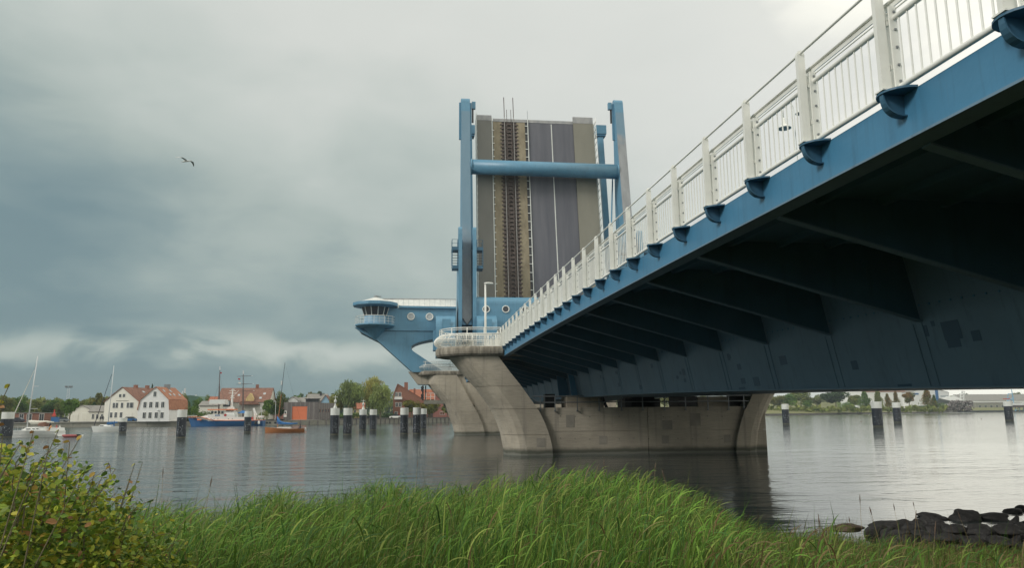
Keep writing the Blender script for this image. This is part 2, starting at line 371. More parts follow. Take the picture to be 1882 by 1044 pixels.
def copy_tree(o, parent=None):
    c = o.copy(); col.objects.link(c); c.parent = parent
    for ch in list(o.children): copy_tree(ch, c)
    return c
# ================================================================ fixed road bridge
def zb(Y):
    y = min(Y, 67.0); return CAMZ + 3.69162 + 1.71255*(y/50) - .63337*(y/50)**2
YS = [-14+4.0*i for i in range(int((106+14)/4)+1)]
FX = 6.0
bridge = thing('road_bridge', 'long blue steel road bridge passing overhead from the upper right to the piers', 'bridge', (6, 56, 0))
def sweep(prof, ys, name, m_, parent, **k):
    mb = MB(); mb.loft([[(x, Y, zb(Y)+z) for x, z in prof] for Y in ys]); return mb.build(name, m_, parent, **k)
sweep([(FX, -.03), (FX+.035, -.03), (FX+.035, -.60), (FX, -.60)], YS, 'fascia_plate', 'bridge_blue', bridge)
sweep([(FX-.03, -.603), (FX+.34, -.603), (FX+.34, -.635), (FX-.03, -.635)], YS, 'edge_flange', 'web_blue', bridge, label='grey blue lower flange of the fascia')
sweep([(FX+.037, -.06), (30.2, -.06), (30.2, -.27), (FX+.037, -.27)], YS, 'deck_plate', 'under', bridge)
sweep([(30.24, -.02), (30.30, -.02), (30.30, -.62), (30.24, -.62)], YS, 'fascia_plate', 'bridge_blue', bridge)
for x in (7.1, 8.3, 9.5):
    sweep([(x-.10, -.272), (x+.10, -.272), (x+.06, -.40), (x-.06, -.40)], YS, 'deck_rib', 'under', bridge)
WT, WBX, WBZ = 11.32, 12.02, -3.66
sweep([(WBX-.12, WBZ), (20.4, WBZ), (20.4, WBZ-.04), (WBX-.12, WBZ-.04)], YS, 'bottom_flange', 'web_blue', bridge)
sweep([(20.2, WBZ+.003), (20.9, -.273), (20.86, -.273), (20.16, WBZ+.003)], YS, 'girder_web', 'web_blue', bridge)
CB = [8.42+4.02*j for j in range(-4, 25)]
pan = None
for j in range(len(CB)-1):
    y0, y1 = CB[j]+.003, CB[j+1]-.003
    mb = MB(); mb.loft([[(WT, Y, zb(Y)-.273), (WT+.02, Y, zb(Y)-.273), (WBX+.02, Y, zb(Y)+WBZ+.003), (WBX, Y, zb(Y)+WBZ+.003)] for Y in (y0, (y0+y1)/2, y1)])
    mb.build('web_panel', 'web_blue', bridge)
def webx(Y, z):       # X of the web surface
    f = (zb(Y)-.273 - z)/((zb(Y)-.273)-(zb(Y)+WBZ)); return WT+(WBX-WT)*f
for j, Y in enumerate(CB):
    z = zb(Y); mb = MB()
    X1 = 11.68; prof = [(FX+.04, z-.275), (X1-.36, z-.275), (X1, z-2.10), (FX+.30, z-.62), (FX+.04, z-.60)]
    mb.prism_y(prof, Y-.010, Y+.010)
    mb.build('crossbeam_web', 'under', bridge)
    mb = MB(); dx, dz = X1-(FX+.30), -2.10+.64; L_ = math.hypot(dx, dz); nx, nz = dz/L_, -dx/L_
    a, b = (FX+.30, z-.645), (X1+.0, z-2.115)
    mb.hexa([(a[0], Y-.09, a[1]-.03), (b[0], Y-.09, b[1]-.03), (b[0], Y+.09, b[1]-.03), (a[0], Y+.09, a[1]-.03)],
            [(a[0], Y-.09, a[1]), (b[0], Y-.09, b[1]), (b[0], Y+.09, b[1]), (a[0], Y+.09, a[1])])
    mb.build('crossbeam_flange', 'web_blue', bridge)
    mb = MB()                                                   # pair of shallow stiffeners down the web
    for dy in (-.0, .32):
        for (za, zc) in ((z-2.16, z+WBZ+.01),):
            xa, xc = webx(Y, za)-.003, webx(Y, zc)-.003
            mb.hexa([(xc-.014, Y+dy-.02, zc), (xc, Y+dy-.02, zc), (xc, Y+dy+.02, zc), (xc-.014, Y+dy+.02, zc)],
                    [(xa-.014, Y+dy-.02, za), (xa, Y+dy-.02, za), (xa, Y+dy+.02, za), (xa-.014, Y+dy+.02, za)])
    mb.build('web_stiffener', 'web_blue', bridge)
# bolt line high on the web
mb = MB()
for i in range(140):
    Y = 7+i*.36; z = zb(Y)-1.75; x = webx(Y, z)
    mb.box((x-.02, Y-.02, z-.025), (x-.002, Y+.02, z+.015))
tag(mb.build('rivet_line', 'bridge_blue', bridge), kind='stuff')
# big bearing stiffener ahead of the pier
for Yd, w in ((61.6, .9), (58.2, .5)):
    mb = MB(); z = zb(Yd); mb.prism_y([(WT-.6*w, z-.3), (WT+.1, z-.3), (WBX, z+WBZ+.02), (WBX-w, z+WBZ+.02)], Yd-.06, Yd+.06); mb.build('bearing_stiffener', 'bridge_blue', bridge)
# darker touched-up paint patches on the web
def onweb(px, py):
    Y = 15.0
    for _ in range(12):
        p = at(px, py, Y); xw = webx(Y, p.z); Y *= xw/max(p.x, .1)
    return Y, at(px, py, Y).z
for (x0, y0, x1, y1) in ((1732, 589, 1766, 625), (1741, 622, 1766, 639), (1786, 607, 1803, 627), (1696, 598, 1706, 619), (1433, 654, 1446, 671),
                         (1565, 663, 1577, 680), (1337, 650, 1341, 663), (1362, 695, 1370, 706), (1355, 669, 1362, 680), (1385, 693, 1396, 710),
                         (1358, 712, 1370, 716), (1650, 706, 1676, 711), (1243, 691, 1247, 697), (1254, 678, 1259, 690), (1257, 696, 1261, 703),
                         (1249, 683, 1252, 689), (1196, 669, 1200, 677), (1175, 708, 1180, 716), (1131, 682, 1135, 688), (1136, 704, 1140, 711),
                         (1108, 693, 1110, 699), (1103, 690, 1105, 696), (1215, 644, 1219, 648), (1337, 652, 1343, 660), (1711, 590, 1718, 600)):
    (ya, za), (yb, zc) = onweb((x0+x1)/2, y0), onweb((x0+x1)/2, y1)
    yl, yr = onweb(x0, (y0+y1)/2)[0], onweb(x1, (y0+y1)/2)[0]
    e = .006; mb = MB(); pts = [(yl, za), (yr, za), (yr, zc), (yl, zc)]
    mb.hexa([(webx(y, z)-e, y, z) for y, z in pts], [(webx(y, z)-e+.004, y, z) for y, z in pts]); mb.build('paint_patch', 'patch_blue', bridge)
# post brackets: half disc plate with curved gusset
def bracket_mesh():
    mb = MB(); R = .30; n = 12; c = .22
    arc = [(c-R*math.sin(math.pi*k/n)*1.05, -R*math.cos(math.pi*k/n)) for k in range(n+1)]
    mb.prism_z(arc, -.035, -.008)
    q = [(c-.28*max(0, math.cos(a))**.8, -.035-.27*math.sin(a)**.9) for a in (math.pi/2*k/8 for k in range(9))]
    mb.prism_y([(c, -.036)]+q, -.012, .012)
    rings = []
    for k in range(9):
        a = math.pi/2*k/8; ux, uz = -math.cos(a), -math.sin(a)
        x, z = c-.28*max(0, math.cos(a))**.8, -.036-.27*math.sin(a)**.9; w = .035+.03*math.sin(a)
        rings.append([(x, -w, z), (x, w, z), (x+ux*.018, w, z+uz*.018), (x+ux*.018, -w, z+uz*.018)])
    mb.loft(rings); return mesh_of(mb, 'post_bracket', 'dark_blue')  # same paint as the bridge, darkened to put the brackets' shade into the colour
BR = bracket_mesh()
PY = [4.35+2.0*i for i in range(0, 51)]
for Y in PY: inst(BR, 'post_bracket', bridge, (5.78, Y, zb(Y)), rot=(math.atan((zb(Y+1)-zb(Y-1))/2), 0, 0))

rail = thing('bridge_railing', 'tall white steel railing with posts and balusters along the near edge of the blue bridge', 'railing', (5.78, 4.35, zb(4.35)))
def post_mesh():
    mb = MB(); n = 6
    mb.prism_y([(-.070, 0), (.060, 0), (.050, 1.44)] + [(-.010+.060*math.cos(a), 1.44+.07*math.sin(a)) for a in (math.pi*k/6 for k in range(1, 6))] + [(-.070, 1.44)], -.035, .035)
    mb.box((-.10, -.09, 0), (.10, .09, .02))
    return mesh_of(mb, 'railing_post', 'white')
PM = post_mesh()
mb = MB()
for s in (-1, 1): mb.box((.080, s*.075-.012, .04), (.185, s*.075+.012, 1.14))
mb.box((.074, -.04, .3), (.10, .04, .36)); mb.box((.074, -.04, .9), (.10, .04, .96))
FLM = mesh_of(mb, 'panel_flange', 'white')
mb = MB()
for s in (-1,):
    for z in (.12, .34, .58, .82, 1.06): mb.lathe([(0, 0), (.016, 0), (.016, .014), (0, .014)], (0, 0, 0), 6) if False else mb.box((.13, -.104, z-.014), (.158, -.088, z+.014))
BLM = mesh_of(mb, 'bolt_row', 'grey_metal')
BAR = mesh_of(MB().tube([(0, 0, 0), (0, 0, .93)], .0135, 6), 'baluster', 'white')
for Y in PY:
    p = inst(PM, 'railing_post', rail, (5.78, Y, zb(Y)))
    q = inst(FLM, 'panel_flange', p, (5.78, Y, zb(Y)))
    if Y < 30: tag(inst(BLM, 'bolt_row', p, (5.78, Y, zb(Y))), kind='stuff')
farb = MB()
for Y in PY[:-1]:
    for k in range(1, 12):
        y = Y+2.0*k/12
        if Y < 55: inst(BAR, 'baluster', rail, (5.93, y, zb(y)+.06))
        else: farb.box((5.92, y-.012, zb(y)+.06), (5.94, y+.012, zb(y)+.98))
tag(farb.build('far_balusters', 'white', rail), kind='stuff')
def rtube(x, z, r, name, n=8):
    MB().tube([(x, Y, zb(Y)+z) for Y in PY], r, n).build(name, 'white', rail, smooth_=True)
rtube(5.765, 1.455, .021, 'top_rail'); rtube(5.93, .985, .038, 'upper_rail'); rtube(5.93, .055, .038, 'lower_rail')
MB().loft([[(5.955, Y, zb(Y)+1.165), (5.975, Y, zb(Y)+1.165), (5.975, Y, zb(Y)+1.245), (5.955, Y, zb(Y)+1.245)] for Y in PY]).build('flat_rail', 'white', rail)
rtube(5.94, 1.255, .018, 'conduit_rail', 6); rtube(5.955, 1.115, .012, 'conduit_rail', 6)
# railing on the far side of the deck (seen in small gaps)
rail2 = thing('bridge_railing', 'white railing on the far side of the bridge deck, glimpsed through the near balusters', 'railing', (30.1, 4.35, zb(4.35)))
mb = MB()
for Y in PY: mb.box((30.05, Y-.04, zb(Y)), (30.15, Y+.04, zb(Y)+1.4))
mb.build('railing_post', 'white', rail2)
for z in (.1, 1., 1.4): MB().tube([(30.1, Y, zb(Y)+z) for Y in PY], .03, 5).build('rail_tube', 'white', rail2)

# gooseneck lamps standing on the deck
def gooseneck(px, py, Y, label):
    b = at(px, py, Y); base = zb(Y)-.06
    t_ = thing('gooseneck_lamp', label, 'street lamp', (b.x+.42, Y, base), 'hooped bell lamps on the bridge deck')
    path = [(b.x+.42, Y, base), (b.x+.42, Y, b.z+.75)] + [(b.x+.21+.21*math.cos(a), Y, b.z+.75+.28*math.sin(a)) for a in (math.pi*k/8 for k in range(1, 8))] + [(b.x, Y, b.z+.75), (b.x, Y, b.z+.4)]
    MB().tube(path, .022, 6).build('pole', 'white', t_, smooth_=True)
    MB().lathe([(.03, .42), (.06, .36), (.075, .18), (.13, .12), (.245, .04), (.25, 0), (.235, 0.0), (.11, .10), (0, .11)], (b.x, Y, b.z), 16).build('bell_shade', 'white', t_, smooth_=True)
    MB().lathe([(.21, -.012), (.21, .004), (0, .004)][::-1], (b.x, Y, b.z+.003), 16).build('reflector', 'grey_metal', t_)
gooseneck(1441.5, 236, 25, 'nearer hooped bell lamp seen through the white balusters')
gooseneck(1472, 208.5, 31, 'farther hooped bell lamp half hidden behind a railing post')

# ================================================================ concrete piers
def interp(curve, z):
    c = sorted(curve, key=lambda p: p[1])
    if z <= c[0][1]: return c[0][0]
    for (x0, z0), (x1, z1) in zip(c, c[1:]):
        if z <= z1: return x0+(x1-x0)*(z-z0)/(z1-z0)
    (x0, z0), (x1, z1) = c[-2], c[-1]; return x1+(x1-x0)/(z1-z0)*(z-z1)
def section(xl, xr, y0, y1, side, a=1.5, inset=0.0):
    """plan section of a leg: square on one side, rounded nose on the other"""
    yc, b = (y0+y1)/2, (y1-y0)/2-inset; pts = []
    n = 10
    if side < 0:
        for k in range(n+1):
            t_ = math.pi/2 + math.pi*k/n; pts.append((xl+inset+a+a*math.cos(t_), yc+b*math.sin(t_)))
        pts += [(xr-inset, yc-b), (xr-inset, yc+b)]
    else:
        for k in range(n+1):
            t_ = -math.pi/2 + math.pi*k/n; pts.append((xr-inset-a+a*math.cos(t_), yc+b*math.sin(t_)))
        pts += [(xl+inset, yc+b), (xl+inset, yc-b)]
    return pts
def leg(parent, cl, cr_, y0, y1, seams, side):
    for inset, lv, gap in ((0.0, seams, .015), (.045, [seams[0], seams[-1]], 0)):
        for za, zc in zip(lv, lv[1:]):
            zs = [zc+gap+(za-zc-2*gap)*k/6 for k in range(7)] if inset == 0 else [zc+(za-zc)*k/20 for k in range(21)]
            rings = [[(x, y, z) for x, y in section(interp(cl, z), interp(cr_, z), y0, y1, side, inset=inset)] for z in zs]
            MB().loft(rings).build('concrete_lift' if inset == 0 else 'leg_core', 'concrete', parent)
def edge(pts, Y): return [(at(x, y, Y).x, at(x, y, Y).z) for x, y in pts]
def lip_path(cx, yn, yf, xr, n=20):
    yc, b = (yn+yf)/2, (yf-yn)/2
    pts = [Vector((xr, yn, 0)), Vector(((xr+cx)/2, yn, 0))]
    pts += [Vector((cx+b*math.cos(t_), yc+b*math.sin(t_), 0)) for t_ in (-math.pi/2-math.pi*k/n for k in range(n+1))]
    pts += [Vector(((xr+cx)/2, yf, 0)), Vector((xr, yf, 0))]
    return pts
def resample(pts, step):
    out = [pts[0]]; acc = 0
    for a, b in zip(pts, pts[1:]):
        d = (b-a).length; s_ = step-acc
        while s_ < d: out.append(a+(b-a)*s_/d); s_ += step
        acc = d-(s_-step)
    return out
def nrm(pts, i):
    d = (pts[min(i+1, len(pts)-1)]-pts[max(i-1, 0)]).normalized(); return Vector((-d.y, d.x, 0))   # outward normal
def platform(parent, cx, yn, yf, xr, z0, z1, seg):
    pts = resample(lip_path(cx, yn+.35, yf-.35, xr), .25)
    h = z1-z0; prof = [(-.5, 0), (0.02, 0), (.2, .06*h), (.32, .25*h), (.35, .5*h), (.33, .8*h), (.27, h), (-.5, h)]
    per = int(seg/.25); i = 0
    while i < len(pts)-1:
        sub = range(i, min(i+per, len(pts)-1)+1); rings = []
        for k in sub:
            nn = nrm(pts, k); nn = nn if nn.length else Vector((0, -1, 0))
            p = pts[k]
            if k == sub[0] and k > 0: p = p+(pts[k+1]-pts[k]).normalized()*.012
            if k == sub[-1] and k < len(pts)-1: p = p-(pts[k]-pts[k-1]).normalized()*.012
            rings.append([(p.x+nn.x*o, p.y+nn.y*o, z0+z) for o, z in prof])
        MB().loft(rings).build('platform_edge_stone', 'lip', parent, smooth_=False); i += per
    core = [(p.x+.1*0, p.y) for p in resample(lip_path(cx, yn+.5, yf-.5, xr+24), .5)]
    MB().prism_z(core, z0+.02, z1-.012).build('platform_slab', 'concrete', parent)
def balcony(label, cx, yn, yf, xr, z0):
    t_ = thing('balcony_railing', label, 'railing', (cx, (yn+yf)/2, z0), 'white basket railings on the pier platforms')
    pts = resample(lip_path(cx, yn+.30, yf-.30, xr), .115); n = len(pts)
    def bulge(i):
        return smooth(0, 1, min(1, max(0, (cx+1.0-pts[i].x)/2.2)))
    def prof(B): return [(0, .04)] + [(B*math.sin(math.pi*k/8)*.42, .04+.92*k/8) for k in range(1, 8)] + [(0, .96)]
    meshes = {}
    for i in range(n):
        B = round(bulge(i)*5)/5; 
        if B not in meshes: meshes[B] = mesh_of(MB().tube([(o, 0, z) for o, z in prof(B)], .019, 4), 'baluster', 'white')
        nn = nrm(pts, i); inst(meshes[B], 'baluster', t_, (pts[i].x, pts[i].y, z0), rot=(0, 0, math.atan2(nn.y, nn.x)))
    def ring(off, z, r, name):
        MB().tube([(pts[i].x+nrm(pts, i).x*off*bulge(i), pts[i].y+nrm(pts, i).y*off*bulge(i), z0+z) for i in range(0, n, 2)], r, 6).build(name, 'white', t_, smooth_=True)
    ring(0, .04, .03, 'base_rail'); ring(0, .97, .04, 'basket_rim'); ring(.39, .62, .022, 'middle_rail'); ring(.2, .84, .018, 'middle_rail')
    ring(0, 1.42, .032, 'handrail'); ring(0, 1.28, .022, 'lower_handrail')
    for i in range(0, n, max(1, n//9)):
        nn = nrm(pts, i); B = bulge(i)
        path = [(pts[i].x+nn.x*(o*1.05), pts[i].y+nn.y*(o*1.05), z0+z) for o, z in prof(B)] + [(pts[i].x, pts[i].y, z0+1.42)]
        MB().tube(path, .035, 5).build('rail_post', 'white', t_, smooth_=True)
    return t_
# ---- near pier
pier1 = thing('bridge_pier', 'nearer concrete pier in the river carrying the blue bridge, with flared end and rounded platform', 'pier', (15.8, 58.3, 0))
N1, F1 = 55.8, 60.8
L1 = edge([(824, 656), (851, 688), (874.5, 713), (900, 748), (912, 771), (921, 797), (926, 823), (928, 842)], 57.6)
R1 = edge([(916, 655), (939, 686), (958.5, 710), (979, 739), (991, 755.5), (1001, 776), (1009, 797), (1014.6, 817.6), (1017, 842)], N1)
zt = at(860, 655, N1).z
leg(pier1, L1, R1, N1, F1, [zt+.05, at(940, 710, N1).z, at(960, 752, N1).z, at(960, 800, N1).z, -.6], -1)
L2 = edge([(1384, 712), (1382, 731), (1368, 756), (1360.5, 782), (1355, 807), (1353, 840)], N1)
R2 = edge([(1438, 710), (1431, 719), (1419, 741), (1409, 769), (1402.6, 794), (1400.5, 825), (1400, 834)], N1+1.2)
leg(pier1, L2, R2, N1, F1, [at(1400, 712, N1).z+1.2, at(1380, 748, N1).z, at(1380, 793, N1).z, -.6], 1)
wt = at(1180, 748.5, 56.1).z
zm = at(1180, 792, 56.1).z
for (xa, xb) in ((8.0, 16.86), (16.90, 26.2)):
    MB().box((xa, 56.1, -.6), (xb, 60.5, zm-.012)).build('wall_block', 'concrete', pier1)
    MB().box((xa, 56.1, zm+.012), (xb, 60.5, wt)).build('wall_block', 'concrete', pier1)
MB().box((8.2, 56.2, -.6), (26, 60.4, wt-.05)).build('wall_core', 'concrete', pier1)
for (x0, y0, x1, y1) in ((1101, 802, 1116, 817), (1216, 801, 1230, 816), (1268, 760, 1288, 783), (1217, 773, 1236, 790), (1330, 800, 1343, 814), (985, 805, 1001, 822), (1040, 763, 1056, 786)):
    a, b = at(x0, y0, 56.1), at(x1, y1, 56.1); yy = 56.1 if x0 > 1010 else 55.8
    MB().box((a.x, yy-.012, b.z), (b.x, yy+.03, a.z)).build('patch_panel', 'patchc', pier1, label='square of patched darker concrete')
mb = MB()
for py in (765, 806):
    for px in range(1030, 1345, 27): a = at(px, py+(px % 5)*.4, 56.1); mb.box((a.x-.045, 56.09, a.z-.045), (a.x+.045, 56.12, a.z+.045))
tag(mb.build('tie_hole_plugs', 'quay', pier1), kind='stuff')
# bearing plinths on top of the wall
for (x0, y0, x1, y1, mk, nm) in ((1042, 727, 1110, 750, 'concrete', 'plinth'), (1149, 733, 1214, 750, 'dark_metal', 'bearing'), (1160, 724, 1203, 734, 'dark_metal', 'bearing'),
                             (1247, 729, 1282, 750, 'dark_metal', 'bearing'), (1282, 729, 1338, 750, 'concrete', 'plinth'), (1340, 729, 1382, 747, 'dark_metal', 'bearing')):
    a, b = at(x0, y0, 57.2), at(x1, y1, 57.2)
    MB().box((a.x, 57.2, wt+.002), (b.x, 59.6, a.z)).build(nm, mk, pier1)
MB().box((9.6, 59.4, wt), (10.4, 60.2, wt+1.1)).build('bearing', 'dark_metal', pier1)
MB().hexa([(13.9, 57, wt), (14.1, 57, wt), (14.1, 57.3, wt), (13.9, 57.3, wt)], [(13.5, 57, wt+1.), (13.65, 57, wt+1.), (13.65, 57.3, wt+1.), (13.5, 57.3, wt+1.)]).build('drain_pipe', 'dark_metal', pier1)
pz = at(920, 636.5, 55.5).z
platform(pier1, 3.75, 55.45, 61.1, 5.86, zt+.02, pz, 1.9)
balcony('white basket railing round the rounded platform of the nearer pier', 3.75, 55.45, 61.1, 5.75, pz)
# service railing along the pier wall
r0, r1 = at(976, 729, 55.95), at(1384, 726, 55.95)
sr = thing('service_railing', 'grey two-rail service railing along the top of the nearer pier wall, under the girder', 'railing', (r0.x, 55.95, r0.z))
zt_, zl_ = r0.z, at(1100, 739, 55.95).z
MB().tube([(r0.x+.55, 55.95, zl_-.02), (r0.x-.02, 55.95, zt_-.14), (r0.x+.05, 55.95, zt_), (r1.x-.05, 55.95, zt_), (r1.x, 55.95, zt_-.1), (r1.x-.2, 55.95, zl_)], .045, 6).build('top_rail', 'grey_metal', sr)
MB().tube([(r0.x+.55, 55.95, zl_-.02), (r1.x-.2, 55.95, zl_)], .040, 6).build('middle_rail', 'grey_metal', sr)
pm_ = None
for px in (993, 1020, 1061, 1101, 1142, 1181, 1221, 1260, 1301, 1339, 1367):
    x = at(px, 740, 55.95).x; o = MB().box((x-.035, 55.92, wt-.25), (x+.035, 55.98, zt_)).box((x-.07, 55.93, wt-.27), (x+.07, 56.09, wt-.2)).build('rail_post', 'grey_metal', sr)
# pontoon light post in the water left of the pier
lb = atz(770, 830); tag(MB().tube([(lb.x, lb.y, -.5), (lb.x, lb.y, at(768, 812, lb.y).z)], [.02, .012], 5).build('marker_stake', 'pile_white'), 'thin pale stake standing in the water left of the nearer pier', 'stake')
# ---- far pier
pier2 = thing('bridge_pier', 'farther concrete pier carrying the blue control tower and raised leaf, behind the nearer pier', 'pier', (16, 113, 0))
N2, F2 = 110.4, 115.4
L3 = edge([(783, 690), (786, 706.6), (795, 719), (805, 730), (814, 742), (821.5, 757.6), (826.6, 769), (831.6, 780.6), (835, 795), (835.5, 803)], N2+1.6)
R3 = edge([(840, 690), (861.5, 731), (877, 758), (887, 780), (892.6, 803)], N2)
leg(pier2, L3, R3, N2, F2, [at(800, 689, N2).z, at(800, 709, N2).z, at(800, 736, N2).z, at(850, 757.5, N2).z, at(850, 779.5, N2).z, -.6], -1)
w2 = at(1130, 728, N2).z
for za, zc in ((-.6, at(850, 779.5, N2).z), (at(850, 779.5, N2).z, w2-2.0), (w2-2.0, w2-.1)):
    MB().box((7.5, N2+.3, za+.012), (28.6, F2-.3, zc-.012)).build('wall_block', 'concrete', pier2)
MB().prism_y(edge([(828, 688), (850, 731), (852, 745), (960, 745), (960, 688)], N2), N2+.35, F2-.35).build('haunch', 'concrete', pier2)
a = edge([(750.4, 683.6), (767.6, 706.6), (795, 707), (838, 707), (850, 684)], N2+1.5)
MB().prism_y(a, N2+1.2, F2-.6).build('cantilever_slab', 'concrete', pier2)
pz2 = at(900, 682, N2).z
platform(pier2, at(785, 683, N2).x+.9, N2-.1, F2+.5, 5.9, at(800, 690.5, N2).z, pz2, 2.3)
balcony('white basket railing on the platform of the farther pier, below the blue strut', at(785, 683, N2).x+.9, N2-.1, F2+.5, 5.8, pz2)
e = at(788, 738, 112); f = at(836, 742, 112)
wk = thing('gauge_walkway', 'small concrete walkway with pink-white rails sticking out of the farther pier', 'walkway', (e.x, 112, e.z))
MB().box((at(779, 738, 112).x, 111.4, at(780, 743, 112).z), (f.x, 112.8, at(780, 736, 112).z)).build('walkway_slab', 'quay', wk)
mb = MB(); za, zc, zd = at(790, 736, 112).z, at(790, 723, 112).z, at(790, 730, 112).z
for px in (783, 791.5, 799): x = at(px, 730, 112).x; mb.box((x-.04, 111.5, za), (x+.04, 111.58, zc))
mb.tube([(at(782, 723, 112).x, 111.54, zc), (at(797, 723, 112).x, 111.54, zc), (at(799.5, 725, 112).x, 111.54, zc-.15), (at(799.5, 730, 112).x, 111.54, zd)], .04, 5)
mb.tube([(at(782, 730, 112).x, 111.54, zd), (at(799, 730, 112).x, 111.54, zd)], .03, 5); mb.build('walkway_rail', 'pile_white', wk)
sg = thing('signal_mast', 'black river traffic signal with hooded lamps hanging left of the farther pier', 'signal', (at(778, 735, 112).x, 112, za))
MB().box((at(775.8, 709, 112).x, 111.8, za), (at(778.8, 709, 112).x, 112.1, at(777, 709, 112).z)).build('signal_board', 'dark_metal', sg)
MB().tube([(at(782.3, 736, 112).x, 112.1, za), (at(782.3, 709, 112).x, 112.1, at(782, 709, 112).z)], .09, 6).build('mast', 'dark_metal', sg)
for py in (713, 717.5, 727, 731.5):
    c = at(776.3, py, 111.6); MB().tube([(c.x, 111.8, c.z), (c.x, 111.15, c.z)], [.2, .24], 8).build('signal_hood', 'dark_metal', sg)

# ================================================================ control house on the strut
YC = 110.9
house = thing('bridge_control_house', 'blue control house on a sloping strut with a glazed lookout cabin at its left end', 'control house', (at(758, 683, YC).x, YC+2, at(758, 683, YC).z))
def pp(lst, Y=YC): return [(at(x, y, Y).x, at(x, y, Y).z) for x, y in lst]
MB().prism_y(pp([(700, 566), (838.5, 566), (838.5, 608.5), (700, 608)]), YC, YC+5).build('gallery_box', 'blue', house)
mb = MB(); mb.prism_y(pp([(660, 608.6), (840, 609), (840, 617), (798, 623), (775, 627.5), (763, 631.5), (756.5, 636), (755.5, 641), (760, 646), (812, 681), (812, 684), (758, 684), (694, 626)]), YC+.15, YC+4.8)
mb.build('strut', 'blue', house)
MB().prism_y(pp([(733, 562.5), (838.5, 564.5), (838.5, 567.8), (733, 566.2)]), YC-.35, YC+5.3).build('eaves_band', 'blue', house)
for k in range(14):
    xa, xb = 703+k*9.65, 703+(k+1)*9.65-.35
    lo = [at(xa, 563.3, YC-.1), at(xb, 563.3, YC-.1)]; hi = [at(xa, 550.3, YC+2.4), at(xb, 550.3, YC+2.4)]
    q = [lo[0], lo[1], hi[1], hi[0]]
    MB().hexa([(p.x, p.y, p.z-.05) for p in q], [(p.x, p.y, p.z) for p in q]).build('roof_panel', 'pile_white', house)
MB().box((at(703, 550, YC+2.4).x, YC+2.3, at(703, 551, YC+2.4).z), (at(838, 550, YC+2.4).x, YC+3.4, at(703, 548.6, YC+2.4).z)).build('ridge_cap', 'dirty', house)
def porthole(parent, px, py, Y, r, glass):
    c = at(px, py, Y); n = 20
    MB().tube([(c.x+r*math.cos(2*math.pi*k/n), Y-.06, c.z+r*math.sin(2*math.pi*k/n)) for k in range(n+1)], r*.16, 6, cap=False).build('porthole_ring', 'white', parent, smooth_=True)
    MB().prism_y([(c.x+r*math.cos(2*math.pi*k/n), c.z+r*math.sin(2*math.pi*k/n)) for k in range(n)], Y-.05, Y-.006).build('porthole_glass', glass, parent)
porthole(house, 755.3, 582, YC, .50, 'grey_glass'); porthole(house, 789.5, 582.5, YC, .50, 'grey_glass')
# lookout cabin
cc = at(690, 580, YC+.3); CX, CY = cc.x, cc.y
def Z(py): return at(690, py, CY).z
def Rw(px): return abs(at(px, 580, CY).x-CX)
NS = 12
def ringpts(r, z, a0=math.pi/NS): return [(CX+r*math.cos(a0+2*math.pi*k/NS), CY+r*math.sin(a0+2*math.pi*k/NS), z) for k in range(NS)]
MB().loft([ringpts(Rw(648), Z(563)), ringpts(Rw(648), Z(558.5)), ringpts(Rw(660), Z(555.5)), ringpts(.3, Z(547)) ]).build('cabin_roof', 'pile_white', house)
MB().loft([ringpts(Rw(664), Z(564.5)), ringpts(Rw(647.6), Z(563.2)), ringpts(Rw(647.6), Z(558.2)), ringpts(Rw(649), Z(557.8))]).build('cabin_eaves', 'blue', house)
MB().loft([ringpts(Rw(668), Z(562)), ringpts(Rw(649), Z(562.3)), ringpts(Rw(647.9), Z(564)), ringpts(Rw(664), Z(566))], cap=False).build('cabin_soffit', 'blue', house)
rt_, rb_ = Rw(664), Rw(669.5); zt2, zb2 = Z(564.2), Z(582)
for k in range(NS):
    a0, a1 = math.pi/NS+2*math.pi*k/NS, math.pi/NS+2*math.pi*(k+1)/NS
    def P_(r, a, z): return (CX+r*math.cos(a), CY+r*math.sin(a), z)
    MB().hexa([P_(rb_-.06, a0, zb2), P_(rb_-.06, a1, zb2), P_(rt_-.06, a1, zt2), P_(rt_-.06, a0, zt2)], [P_(rb_, a0, zb2), P_(rb_, a1, zb2), P_(rt_, a1, zt2), P_(rt_, a0, zt2)]).build('window_pane', 'glass', house)
    MB().tube([P_(rb_+.03, a0, zb2), P_(rt_+.03, a0, zt2)], .055, 4).build('mullion', 'white', house)
MB().loft([ringpts(rb_+.02, Z(598)), ringpts(rb_+.02, zb2)]).build('cabin_wall', 'pale_blue', house)
MB().loft([ringpts(.15, Z(625)), ringpts(Rw(667), Z(603)), ringpts(Rw(667), Z(600.2))]).build('cabin_cone', 'blue', house)
MB().loft([ringpts(Rw(660), Z(604)), ringpts(Rw(652.8), Z(600)), ringpts(Rw(652.8), Z(597.8))]).build('cabin_balcony', 'blue', house)
MB().hexa([(CX-3.0, CY+.6, Z(601)), (CX+2.2, CY+.6, Z(601)), (CX+2.2, CY+2.4, Z(601)), (CX-3., CY+2.4, Z(601))], [(CX-.9, CY+.6, Z(620)), (CX+1.4, CY+.6, Z(624)), (CX+1.4, CY+2.4, Z(624)), (CX-.9, CY+2.4, Z(620))]).build('balcony_bracket', 'blue', house)
mb = MB(); RR = Rw(653.2)
for z, r in ((Z(583.5), .035), (Z(588.5), .022), (Z(593), .022)): mb.tube(ringpts(RR, z, 0)+[ringpts(RR, z, 0)[0]], r, 4, cap=False)
